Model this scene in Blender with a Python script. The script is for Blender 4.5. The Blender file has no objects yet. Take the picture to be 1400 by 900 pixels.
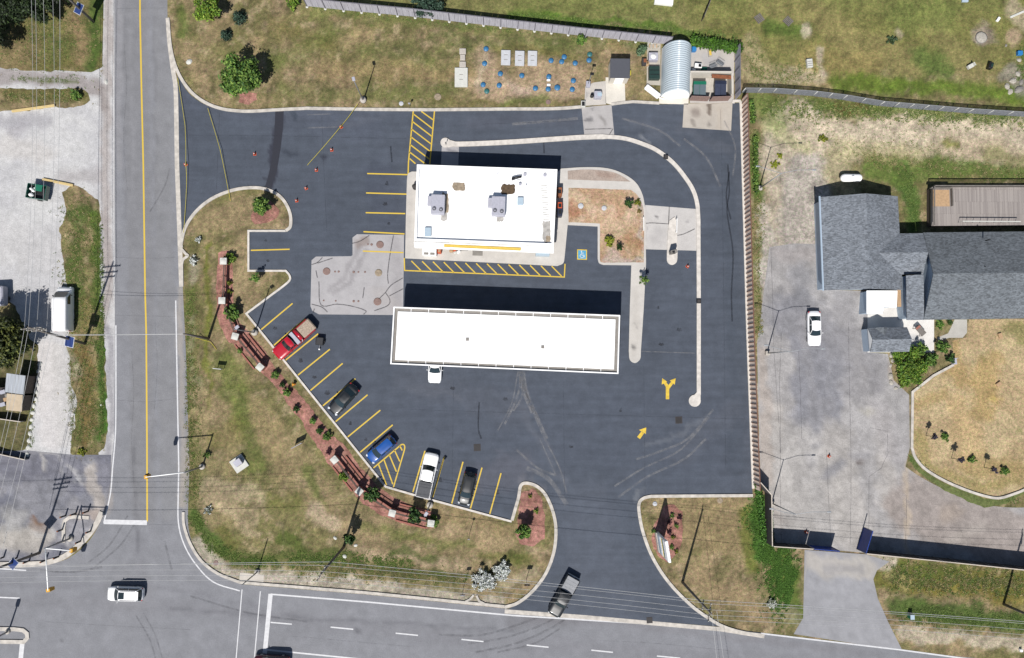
import bpy, math, random
import numpy as np
from mathutils import Vector, Matrix
from mathutils.geometry import delaunay_2d_cdt

random.seed(7)
rng = np.random.default_rng(11)
R = math.radians
S = bpy.context.scene
COL = S.collection

# ------------------------------------------------------------------ camera
FPX, CU, CV = 1067.0, 700.0, 450.0          # focal length and centre in photo pixels (1400 x 900)
NAD = (673.0, 509.0)                        # where the plumb line under the drone meets the picture
H = 106.7
d = Vector(((NAD[0]-CU)/FPX, -(NAD[1]-CV)/FPX, -1)).normalized()
zc = -d
xc = (Vector((1, 0, 0)) - zc*zc.x).normalized()
yc = zc.cross(xc)
ROT = Matrix((xc, yc, zc))                  # camera -> world
cam_d = bpy.data.cameras.new('camera'); cam = bpy.data.objects.new('camera', cam_d); COL.objects.link(cam)
cam_d.sensor_width = 36; cam_d.lens = FPX/1400*36; cam_d.clip_end = 3000; cam_d.clip_start = 1
cam.matrix_world = Matrix.Translation((0, 0, H)) @ ROT.to_4x4()
S.camera = cam

# ------------------------------------------------------------------ light
SUN_EL, SUN_AZ = R(54), R(16.5)             # shadows fall up the picture, 16.5 degrees to the right
w = bpy.data.worlds.new('World'); S.world = w; w.use_nodes = True
nt = w.node_tree; bg = nt.nodes['Background']
sky = nt.nodes.new('ShaderNodeTexSky'); sky.sky_type = 'NISHITA'; sky.sun_disc = False
sky.sun_elevation = SUN_EL; sky.sun_rotation = math.pi+SUN_AZ; sky.altitude = 200
nt.links.new(sky.outputs[0], bg.inputs[0]); bg.inputs[1].default_value = 0.06
sd = bpy.data.lights.new('sun', 'SUN'); sd.energy = 4.6; sd.angle = R(0.53); sd.color = (1, .965, .92)
so = bpy.data.objects.new('sun', sd); COL.objects.link(so)
to_sun = Vector((-math.sin(SUN_AZ)*math.cos(SUN_EL), -math.cos(SUN_AZ)*math.cos(SUN_EL), math.sin(SUN_EL)))
so.rotation_euler = to_sun.to_track_quat('Z', 'Y').to_euler()
S.view_settings.view_transform = 'Standard'; S.view_settings.look = 'None'
S.view_settings.exposure = 0.35; S.view_settings.gamma = 1

# ------------------------------------------------------------------ photo pixels <-> the place
def P(u, v, h=0.0):
    """the point at height h that the photo shows at pixel (u, v)"""
    r = ROT @ Vector(((u-CU)/FPX, -(v-CV)/FPX, -1))
    t = (h-H)/r.z
    return Vector((r.x*t, r.y*t, h))
RN = np.array(ROT)
def to_px(x, y):
    q = np.stack([x, y, np.full_like(x, -H)], 0)
    c = RN.T @ q
    return CU + FPX*c[0]/(-c[2]), CV - FPX*c[1]/(-c[2])

def lin(c): 
    c = np.asarray(c, float)/255
    return np.where(c <= .04045, c/12.92, ((c+.055)/1.055)**2.4)
K = 1/1.62
def C(r, g, b): return tuple(lin((r, g, b))*K)      # surface colour that this sunlight shows as (r, g, b)

# ------------------------------------------------------------------ noise for painting ground wear
_L = rng.random((256, 256))
def vnoise(x, y):
    xi = np.floor(x).astype(int); yi = np.floor(y).astype(int)
    fx = x-xi; fy = y-yi; fx = fx*fx*(3-2*fx); fy = fy*fy*(3-2*fy)
    g = lambda a, b: _L[a & 255, b & 255]
    return (g(xi, yi)*(1-fx)+g(xi+1, yi)*fx)*(1-fy)+(g(xi, yi+1)*(1-fx)+g(xi+1, yi+1)*fx)*fy
def fbm(x, y, s, o=4, seed=0):
    a = 0; t = 0; amp = 1
    for i in range(o):
        a = a+amp*vnoise(x/s+seed*17.3+i*5.1, y/s+seed*9.7+i*3.3); t += amp; amp *= .55; s /= 2.03
    return a/t
def sm(a, b, x):
    t = np.clip((x-a)/(b-a), 0, 1); return t*t*(3-2*t)
def dist_line(u, v, pts):
    best = np.full(u.shape, 1e9)
    if len(pts) == 1: return np.hypot(u-pts[0][0], v-pts[0][1])
    for (x0, y0), (x1, y1) in zip(pts[:-1], pts[1:]):
        dx, dy = x1-x0, y1-y0; L = dx*dx+dy*dy+1e-9
        t = np.clip(((u-x0)*dx+(v-y0)*dy)/L, 0, 1)
        best = np.minimum(best, np.hypot(u-x0-t*dx, v-y0-t*dy))
    return best
def paint(base, strokes, rough=1.0):
    """base(u,v)->(N,3); strokes: (points, radius, softness, colour, strength)"""
    def f(u, v):
        col = base(u, v)
        wu = u+(fbm(u, v, 26, 4, 1)-.5)*26*rough; wv = v+(fbm(u, v, 26, 4, 2)-.5)*26*rough
        n = fbm(u, v, 7, 3, 3)
        for pts, r, soft, c, st in strokes:
            xs = [p[0] for p in pts]; ys = [p[1] for p in pts]; m = r+soft+16
            k = (u > min(xs)-m) & (u < max(xs)+m) & (v > min(ys)-m) & (v < max(ys)+m)
            if not k.any(): continue
            dd = dist_line(wu[k], wv[k], pts)
            a = st*(1-sm(r-soft, r+soft, dd+(n[k]-.5)*soft*1.6))
            col[k] = col[k]*(1-a[:, None])+np.array(C(*c))[None]*a[:, None]
        return col
    return f

# ------------------------------------------------------------------ materials
MATS = {}
def nodes(name):
    m = bpy.data.materials.new(name); m.use_nodes = True
    return m, m.node_tree, m.node_tree.nodes['Principled BSDF']
def painted(name, fine=(9, .5), mid=(1.3, .25), rough=.9, bump=.3, streak=None, speck=0.0, hue=0.0):
    m, t, b = nodes(name)
    at = t.nodes.new('ShaderNodeAttribute'); at.attribute_name = 'Col'
    geo = t.nodes.new('ShaderNodeNewGeometry')
    cur = at.outputs['Color']
    fineout = None
    for i, (sc, amt) in enumerate((fine, mid)):
        n = t.nodes.new('ShaderNodeTexNoise'); n.inputs['Scale'].default_value = sc; n.inputs['Detail'].default_value = 5
        n.inputs['Roughness'].default_value = .65
        t.links.new(geo.outputs['Position'], n.inputs['Vector'])
        mr = t.nodes.new('ShaderNodeMapRange'); mr.inputs['From Min'].default_value = .3; mr.inputs['From Max'].default_value = .7
        mr.inputs['To Min'].default_value = 1-amt; mr.inputs['To Max'].default_value = 1+amt
        t.links.new(n.outputs['Fac'], mr.inputs['Value'])
        mx = t.nodes.new('ShaderNodeMix'); mx.data_type = 'RGBA'; mx.blend_type = 'MULTIPLY'; mx.inputs['Factor'].default_value = 1
        t.links.new(cur, mx.inputs[6]); t.links.new(mr.outputs[0], mx.inputs[7]); cur = mx.outputs[2]
        if i == 0: fineout = n.outputs['Fac']
    if streak:
        mp = t.nodes.new('ShaderNodeMapping'); mp.inputs['Rotation'].default_value = (0, 0, R(streak[0])); mp.inputs['Scale'].default_value = (streak[1], streak[2], 1)
        n = t.nodes.new('ShaderNodeTexNoise'); n.inputs['Scale'].default_value = 1; n.inputs['Detail'].default_value = 3
        t.links.new(geo.outputs['Position'], mp.inputs['Vector']); t.links.new(mp.outputs[0], n.inputs['Vector'])
        mr = t.nodes.new('ShaderNodeMapRange'); mr.inputs['From Min'].default_value = .3; mr.inputs['From Max'].default_value = .7
        mr.inputs['To Min'].default_value = 1-streak[3]; mr.inputs['To Max'].default_value = 1+streak[3]
        t.links.new(n.outputs['Fac'], mr.inputs['Value'])
        mx = t.nodes.new('ShaderNodeMix'); mx.data_type = 'RGBA'; mx.blend_type = 'MULTIPLY'; mx.inputs['Factor'].default_value = 1
        t.links.new(cur, mx.inputs[6]); t.links.new(mr.outputs[0], mx.inputs[7]); cur = mx.outputs[2]
    if hue:
        n = t.nodes.new('ShaderNodeTexNoise'); n.inputs['Scale'].default_value = 3.1; n.inputs['Detail'].default_value = 6; n.inputs['Roughness'].default_value = .75
        t.links.new(geo.outputs['Position'], n.inputs['Vector'])
        mr = t.nodes.new('ShaderNodeMapRange'); mr.inputs['From Min'].default_value = .35; mr.inputs['From Max'].default_value = .65
        mr.inputs['To Min'].default_value = 0; mr.inputs['To Max'].default_value = 1
        t.links.new(n.outputs['Fac'], mr.inputs['Value'])
        mixc = t.nodes.new('ShaderNodeMix'); mixc.data_type = 'RGBA'
        mixc.inputs[6].default_value = (1-hue*.55, 1-hue*.05, 1-hue*.6, 1); mixc.inputs[7].default_value = (1+hue*.62, 1+hue*.12, 1+hue*.55, 1)
        t.links.new(mr.outputs[0], mixc.inputs['Factor'])
        mx = t.nodes.new('ShaderNodeMix'); mx.data_type = 'RGBA'; mx.blend_type = 'MULTIPLY'; mx.inputs['Factor'].default_value = 1
        t.links.new(cur, mx.inputs[6]); t.links.new(mixc.outputs[2], mx.inputs[7]); cur = mx.outputs[2]
    t.links.new(cur, b.inputs['Base Color'])
    b.inputs['Roughness'].default_value = rough
    b.inputs['Specular IOR Level'].default_value = .25
    if bump:
        bp = t.nodes.new('ShaderNodeBump'); bp.inputs['Strength'].default_value = bump; bp.inputs['Distance'].default_value = .05
        t.links.new(fineout, bp.inputs['Height']); t.links.new(bp.outputs[0], b.inputs['Normal'])
    MATS[name] = m; return m
def flat(name, col, rough=.6, metal=0.0, amt=.12, scale=3.0, coat=0.0, spec=.5, bump=0.0, stretch=None, emit=None):
    m, t, b = nodes(name)
    tc = t.nodes.new('ShaderNodeTexCoord')
    n = t.nodes.new('ShaderNodeTexNoise'); n.inputs['Scale'].default_value = scale; n.inputs['Detail'].default_value = 5
    if stretch:
        mp = t.nodes.new('ShaderNodeMapping'); mp.inputs['Scale'].default_value = stretch
        t.links.new(tc.outputs['Object'], mp.inputs['Vector']); t.links.new(mp.outputs[0], n.inputs['Vector'])
    else: t.links.new(tc.outputs['Object'], n.inputs['Vector'])
    mr = t.nodes.new('ShaderNodeMapRange'); mr.inputs['From Min'].default_value = .3; mr.inputs['From Max'].default_value = .7
    mr.inputs['To Min'].default_value = 1-amt; mr.inputs['To Max'].default_value = 1+amt
    t.links.new(n.outputs['Fac'], mr.inputs['Value'])
    mx = t.nodes.new('ShaderNodeMix'); mx.data_type = 'RGBA'; mx.blend_type = 'MULTIPLY'; mx.inputs['Factor'].default_value = 1
    mx.inputs[6].default_value = (*col, 1); t.links.new(mr.outputs[0], mx.inputs[7]); t.links.new(mx.outputs[2], b.inputs['Base Color'])
    b.inputs['Roughness'].default_value = rough; b.inputs['Metallic'].default_value = metal
    b.inputs['Coat Weight'].default_value = coat; b.inputs['Coat Roughness'].default_value = .05
    b.inputs['Specular IOR Level'].default_value = spec
    if bump:
        bp = t.nodes.new('ShaderNodeBump'); bp.inputs['Strength'].default_value = bump; bp.inputs['Distance'].default_value = .03
        t.links.new(n.outputs['Fac'], bp.inputs['Height']); t.links.new(bp.outputs[0], b.inputs['Normal'])
    MATS[name] = m; return m
def leafmat(name):
    m, t, b = nodes(name)
    at = t.nodes.new('ShaderNodeAttribute'); at.attribute_name = 'Col'
    t.links.new(at.outputs['Color'], b.inputs['Base Color']); b.inputs['Roughness'].default_value = .65
    b.inputs['Specular IOR Level'].default_value = .3
    MATS[name] = m; return m
def shingle(name, col):
    m, t, b = nodes(name)
    tc = t.nodes.new('ShaderNodeTexCoord')
    v = t.nodes.new('ShaderNodeTexVoronoi'); v.inputs['Scale'].default_value = 3.6
    mp = t.nodes.new('ShaderNodeMapping'); mp.inputs['Scale'].default_value = (1, 2.2, 1)
    t.links.new(tc.outputs['Object'], mp.inputs[0]); t.links.new(mp.outputs[0], v.inputs['Vector'])
    rp = t.nodes.new('ShaderNodeValToRGB'); e = rp.color_ramp.elements
    e[0].color = (*[c*.62 for c in col], 1); e[1].color = (*[c*1.36 for c in col], 1)
    sp = t.nodes.new('ShaderNodeSeparateColor'); t.links.new(v.outputs['Color'], sp.inputs[0]); t.links.new(sp.outputs[0], rp.inputs[0])
    n = t.nodes.new('ShaderNodeTexNoise'); n.inputs['Scale'].default_value = .5; n.inputs['Detail'].default_value = 6
    t.links.new(tc.outputs['Object'], n.inputs['Vector'])
    mr = t.nodes.new('ShaderNodeMapRange'); mr.inputs['To Min'].default_value = .7; mr.inputs['To Max'].default_value = 1.3
    t.links.new(n.outputs['Fac'], mr.inputs['Value'])
    mx = t.nodes.new('ShaderNodeMix'); mx.data_type = 'RGBA'; mx.blend_type = 'MULTIPLY'; mx.inputs['Factor'].default_value = 1
    t.links.new(rp.outputs[0], mx.inputs[6]); t.links.new(mr.outputs[0], mx.inputs[7]); t.links.new(mx.outputs[2], b.inputs['Base Color'])
    b.inputs['Roughness'].default_value = .9
    MATS[name] = m; return m
def decal(name, col, cover=.5, scale=6, rough=.8, amount=.5):
    """worn or faint film lying on a surface: bare spots are see-through"""
    m, t, b = nodes(name)
    geo = t.nodes.new('ShaderNodeNewGeometry')
    n = t.nodes.new('ShaderNodeTexNoise'); n.inputs['Scale'].default_value = scale; n.inputs['Detail'].default_value = 6; n.inputs['Roughness'].default_value = .7
    t.links.new(geo.outputs['Position'], n.inputs['Vector'])
    mr = t.nodes.new('ShaderNodeMapRange'); mr.inputs['From Min'].default_value = 1-cover-.15; mr.inputs['From Max'].default_value = 1-cover+.15
    mr.inputs['To Max'].default_value = amount
    t.links.new(n.outputs['Fac'], mr.inputs['Value']); t.links.new(mr.outputs[0], b.inputs['Alpha'])
    b.inputs['Base Color'].default_value = (*col, 1); b.inputs['Roughness'].default_value = rough
    MATS[name] = m; return m

M = MATS
painted('ground_mat', fine=(7.5, .40), mid=(2.3, .34), bump=.6, hue=.34, streak=(0, .45, .45, .12))
painted('asphalt_mat', fine=(11, .20), mid=(.7, .13), rough=.85, bump=.15, streak=(3, .12, 1.3, .09))
painted('road_mat', fine=(8, .16), mid=(.6, .10), rough=.85, bump=.1)
painted('gravel_mat', fine=(6, .20), mid=(1.3, .13), bump=.5)
painted('concrete_mat', fine=(8, .08), mid=(.8, .08), bump=.1)
flat('kerb_mat', C(216, 209, 199), .9, amt=.22, scale=1.6)
flat('kerb_white_mat', C(230, 223, 214), .9, amt=.16, scale=2.0)
flat('yellow_line', C(238, 202, 66), .7, amt=.22, scale=2.5)
flat('white_line', C(232, 232, 234), .7, amt=.10, scale=2.5)
decal('worn_yellow', C(232, 190, 60), .72, 5, amount=.95)
decal('tyre_dark', C(70, 70, 76), .5, 1.6, amount=.26)
decal('scuff_pale', C(165, 165, 168), .5, 1.2, amount=.5)
decal('seal_dark', C(40, 45, 57), .65, 1.5, amount=.45)
decal('patch_dark', C(48, 50, 62), 1.0, 1.0, amount=.92)
decal('oil_stain', C(48, 50, 58), .55, 2.5, amount=.6)
decal('seam_faint', C(62, 66, 78), .5, .8, amount=.26)
decal('yellow_worn', C(238, 203, 72), .78, 5, .7, amount=.97)
decal('crack_dark', C(60, 58, 64), .62, 3, amount=.55)
decal('crack_faint', C(110, 108, 112), .55, 2, amount=.5)

# ------------------------------------------------------------------ object helpers
def tag(o, label=None, cat=None, group=None, kind=None):
    if label: o['label'] = label
    if cat: o['category'] = cat
    if group: o['group'] = group
    if kind: o['kind'] = kind
    return o
def thing(name, loc, rz=0.0, label=None, cat=None, group=None):
    o = bpy.data.objects.new(name, None); COL.objects.link(o); o.location = loc; o.rotation_euler = (0, 0, rz)
    o.empty_display_size = .3
    return tag(o, label, cat, group)
def kids(o): return [c for c in bpy.data.objects if c.parent is o]
_ch = {}
def link_mesh(name, me, parent):
    o = bpy.data.objects.new(name, me); COL.objects.link(o)
    if parent is not None:
        o.parent = parent; _ch.setdefault(parent.name, []).append(o)
    return o
def dup(o, loc=None, rz=None, scale=None, label=None, parent=None, group=None):
    c = o.copy(); COL.objects.link(c)
    if parent is not None: c.parent = parent; _ch.setdefault(parent.name, []).append(c)
    if loc is not None: c.location = loc
    if rz is not None: c.rotation_euler = (0, 0, rz)
    if scale is not None: c.scale = (scale,)*3 if not hasattr(scale, '__len__') else scale
    if label: c['label'] = label
    if group: c['group'] = group
    for k in _ch.get(o.name, []): dup(k, parent=c)
    return c
class MB:
    """collects shapes and links them as ONE mesh object"""
    def __init__(s): s.v = []; s.f = []; s.mi = []; s.m = 0; s.sm = []; s.smooth = False; s.c = None
    def add(s, vs, fs):
        n = len(s.v); s.v += [tuple(v) for v in vs]
        for f in fs: s.f.append(tuple(i+n for i in f)); s.mi.append(s.m); s.sm.append(s.smooth)
        return s
    def mat(s, i): s.m = i; return s
    def box(s, c, sz, rz=0, rx=0, ry=0, bev=0):
        hx, hy, hz = sz[0]/2, sz[1]/2, sz[2]/2
        if bev:
            b = min(bev, hx*.9, hy*.9, hz*.9); vs = []
            for z, k in ((-hz, b), (-hz+b, 0), (hz-b, 0), (hz, b)):
                X, Y = hx-k, hy-k; e = b if k == 0 else 0
                vs += [(X, Y-b, z), (X-b, Y, z), (-X+b, Y, z), (-X, Y-b, z), (-X, -Y+b, z), (-X+b, -Y, z), (X-b, -Y, z), (X, -Y+b, z)]
            fs = [tuple(range(7, -1, -1)), tuple(range(24, 32))]
            for r in range(3):
                for i in range(8): j = (i+1) % 8; fs.append((r*8+i, r*8+j, r*8+8+j, r*8+8+i))
        else:
            vs = [(x, y, z) for z in (-hz, hz) for x, y in ((-hx, -hy), (hx, -hy), (hx, hy), (-hx, hy))]
            fs = [(3, 2, 1, 0), (4, 5, 6, 7), (0, 1, 5, 4), (1, 2, 6, 5), (2, 3, 7, 6), (3, 0, 4, 7)]
        T = Matrix.Translation(c) @ Matrix.Rotation(rz, 4, 'Z') @ Matrix.Rotation(ry, 4, 'Y') @ Matrix.Rotation(rx, 4, 'X')
        return s.add([T @ Vector(v) for v in vs], fs)
    def prism(s, poly, z0, z1):
        """poly: 2D points; z0, z1 numbers"""
        a = sum(poly[i][0]*poly[(i+1) % len(poly)][1]-poly[(i+1) % len(poly)][0]*poly[i][1] for i in range(len(poly)))
        if a < 0: poly = poly[::-1]
        n = len(poly)
        vs = [(p[0], p[1], z0) for p in poly]+[(p[0], p[1], z1) for p in poly]
        fs = [tuple(range(n-1, -1, -1)), tuple(range(n, 2*n))]+[(i, (i+1) % n, n+(i+1) % n, n+i) for i in range(n)]
        return s.add(vs, fs)
    def tube(s, pts, r, n=6, r1=None, cap=True):
        pts = [Vector(p) for p in pts]; k = len(pts); r1 = r if r1 is None else r1; vs = []; fs = []
        for i, p in enumerate(pts):
            t = (pts[min(i+1, k-1)]-pts[max(i-1, 0)]).normalized()
            a = t.cross(Vector((0, 0, 1)) if abs(t.z) < .9 else Vector((1, 0, 0))).normalized(); b = t.cross(a)
            rr = r+(r1-r)*i/max(k-1, 1)
            for j in range(n):
                g = 2*math.pi*j/n; vs.append(p+(a*math.cos(g)+b*math.sin(g))*rr)
        for i in range(k-1):
            for j in range(n): q = (j+1) % n; fs.append((i*n+j, i*n+n+j, i*n+n+q, i*n+q))
        if cap: fs += [tuple(range(n)), tuple(range(k*n-1, k*n-n-1, -1))]
        o = s.smooth; s.smooth = n > 7 or o; s.add(vs, fs); s.smooth = o; return s
    def cyl(s, c, r, h, n=16, r1=None):
        return s.tube([c, (c[0], c[1], c[2]+h)], r, n, r1)
    def dome(s, c, rx, ry, rz, n=12, k=4, full=False):
        vs = []; fs = []; lo = -k if full else 0
        for i in range(lo, k):
            a = i/k*math.pi/2
            for j in range(n):
                g = 2*math.pi*j/n; vs.append((c[0]+rx*math.cos(a)*math.cos(g), c[1]+ry*math.cos(a)*math.sin(g), c[2]+rz*math.sin(a)))
        R_ = k-lo; vs.append((c[0], c[1], c[2]+rz))
        for i in range(R_-1):
            for j in range(n): q = (j+1) % n; fs.append((i*n+j, i*n+q, i*n+n+q, i*n+n+j))
        for j in range(n): fs.append(((R_-1)*n+j, (R_-1)*n+(j+1) % n, R_*n))
        o = s.smooth; s.smooth = True; s.add(vs, fs); s.smooth = o; return s
    def build(s, name, mats, parent=None, world=False, cols=None):
        if not isinstance(mats, (list, tuple)): mats = [mats]
        vs = s.v
        if world and parent is not None:
            T = (Matrix.Translation(parent.location) @ Matrix.Rotation(parent.rotation_euler.z, 4, 'Z')).inverted()
            vs = [T @ Vector(v) for v in vs]
        me = bpy.data.meshes.new(name); me.from_pydata(vs, [], s.f); 
        for m in mats: me.materials.append(M[m] if isinstance(m, str) else m)
        me.polygons.foreach_set('material_index', s.mi); me.polygons.foreach_set('use_smooth', s.sm)
        if cols is not None:
            a = me.color_attributes.new('Col', 'FLOAT_COLOR', 'POINT')
            a.data.foreach_set('color', np.concatenate([cols, np.ones((len(cols), 1))], 1).astype(np.float32).ravel())
        me.update()
        return link_mesh(name, me, parent)

def cr(pts, n=5):
    """smooth an open run of pixels"""
    pts = [np.array(p, float) for p in pts]; q = [2*pts[0]-pts[1]]+pts+[2*pts[-1]-pts[-2]]; out = []
    for i in range(1, len(q)-2):
        for k in range(n):
            t = k/n; a, b, c, e = q[i-1], q[i], q[i+1], q[i+2]
            out.append(tuple(.5*((2*b)+(-a+c)*t+(2*a-5*b+4*c-e)*t*t+(-a+3*b-3*c+e)*t**3)))
    out.append(tuple(pts[-1])); return out
def wpoly(poly): return [(p.x, p.y) for p in (P(*q) for q in poly)]
def inside(x, y, poly):
    r = np.zeros(x.shape, bool); n = len(poly)
    for i in range(n):
        x0, y0 = poly[i]; x1, y1 = poly[(i+1) % n]
        if y0 == y1: continue
        c = ((y0 > y) != (y1 > y)) & (x < (x1-x0)*(y-y0)/(y1-y0)+x0); r ^= c
    return r
def sheet(name, poly, z, mat, fn, step=.5, kind='structure', parent=None, edge=0.0):
    w_ = wpoly(poly)
    if edge:       # ragged outline for soft-edged ground
        q = []
        for i in range(len(w_)):
            a = np.array(w_[i]); b = np.array(w_[(i+1) % len(w_)]); L = np.hypot(*(b-a)); k = max(1, int(L/.45))
            nn = np.array((-(b-a)[1], (b-a)[0]))/max(L, 1e-6)
            for j in range(k):
                p = a+(b-a)*j/k
                q.append(tuple(p+nn*edge*((fbm(np.array([p[0]]), np.array([p[1]]), 1.6, 3, 7)[0]-.5)*2.4+random.uniform(-.25, .25))))
        w_ = q
    xs = np.array([p[0] for p in w_]); ys = np.array([p[1] for p in w_])
    gx, gy = np.meshgrid(np.arange(xs.min(), xs.max(), step), np.arange(ys.min(), ys.max(), step)); gx = gx.ravel()+.013; gy = gy.ravel()+.017
    k = inside(gx, gy, w_); gx = gx[k]; gy = gy[k]
    k = dist_line(gx, gy, w_+[w_[0]]) > step*.3; gx = gx[k]; gy = gy[k]
    vs = [Vector(p) for p in w_]+[Vector(p) for p in zip(gx.tolist(), gy.tolist())]
    r = delaunay_2d_cdt(vs, [], [list(range(len(w_)))], 1, 1e-5)
    co = np.array([(p.x, p.y) for p in r[0]])
    b = MB(); b.v = [(p[0], p[1], z) for p in co]; b.f = [tuple(f) for f in r[2]]
    b.f = [f if (co[f[1]][0]-co[f[0]][0])*(co[f[2]][1]-co[f[0]][1])-(co[f[1]][1]-co[f[0]][1])*(co[f[2]][0]-co[f[0]][0]) > 0 else f[::-1] for f in b.f]
    b.mi = [0]*len(b.f); b.sm = [False]*len(b.f)
    cols = None
    if fn is not None: u, v = to_px(co[:, 0], co[:, 1]); cols = fn(u, v)
    o = b.build(name, mat, parent, cols=cols); return tag(o, kind=kind)
def offset_line(w_, wd, closed=False):
    n = len(w_); L = []; Rr = []
    for i in range(n):
        a = Vector(w_[(i-1) % n] if (closed or i > 0) else w_[0]); b = Vector(w_[i]); c = Vector(w_[(i+1) % n] if (closed or i < n-1) else w_[-1])
        t0 = (b-a).normalized() if (b-a).length > 1e-6 else (c-b).normalized(); t1 = (c-b).normalized() if (c-b).length > 1e-6 else t0
        t = (t0+t1).normalized() if (t0+t1).length > 1e-6 else t0; nn = Vector((-t.y, t.x)); k = 1/max(.45, nn.dot(Vector((-t0.y, t0.x))))
        wd_ = wd[i] if hasattr(wd, '__len__') else wd
        L.append(b+nn*wd_/2*k); Rr.append(b-nn*wd_/2*k)
    return L, Rr
def strip_mb(b, pts, wd, z0, z1, closed=False):
    if not hasattr(wd, '__len__'): pts = [p for i, p in enumerate(pts) if i == 0 or math.dist(p, pts[i-1]) > .35]
    w_ = wpoly(pts); L, Rr = offset_line(w_, wd, closed); n = len(w_)
    if z0 is None:
        vs = [(p.x, p.y, z1) for p in L]+[(p.x, p.y, z1) for p in Rr]
        fs = [(n+i, n+(i+1) % n, (i+1) % n, i) for i in range(n if closed else n-1)]
    else:
        vs = [(p.x, p.y, z0) for p in L]+[(p.x, p.y, z1) for p in L]+[(p.x, p.y, z1) for p in Rr]+[(p.x, p.y, z0) for p in Rr]; fs = []
        for i in range(n if closed else n-1):
            j = (i+1) % n
            for k in range(3): fs.append((k*n+i, (k+1)*n+i, (k+1)*n+j, k*n+j))
        if not closed: fs += [(3*n, 2*n, n, 0), (n-1, 2*n-1, 3*n-1, 4*n-1)]
    return b.add(vs, fs)
def strip(name, pts, wd, z0, z1, mat, closed=False, kind='structure'):
    b = MB(); strip_mb(b, pts, wd, z0, z1, closed); return tag(b.build(name, mat), kind=kind)
# ================================================================== GROUND AND PAVEMENTS
BR, GR, GN, TAN, SAND, DIRT = (146,128,96), (98,108,58), (70,98,38), (172,152,116), (196,182,160), (150,138,118)
def grass_base(u, v):
    a = sm(.40, .62, fbm(u, v, 60, 4, 4))[:, None]; b = sm(.42, .64, fbm(u, v, 15, 4, 5))[:, None]
    c = sm(.56, .72, fbm(u, v, 9, 4, 6))[:, None]; e = sm(.56, .74, fbm(u, v, 5, 3, 9))[:, None]
    br = np.array(C(152,134,102)); gr = np.array(C(104,104,62)); ol = np.array(C(130,122,82)); pale = np.array(C(184,164,134)); dk = np.array(C(84,84,50))
    col = br*(1-a)+ol*a; col = col*(1-b*.55)+gr*b*.55
    col = col*(1-c*.5)+pale*c*.5
    return col*(1-e*.4)+dk*e*.4
def speckle(f, amt=.34):
    """small clumps and bare spots over everything growing"""
    def g(u, v):
        col = f(u, v); n = fbm(u, v, 5, 3, 12); m = fbm(u, v, 11, 3, 13)
        return col*(1+amt*2.2*((n-.5)+(m-.5)))[:, None]
    return g
G1, G2, G3, OL = (94,108,50), (74,104,38), (112,122,66), (116,110,62)
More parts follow.
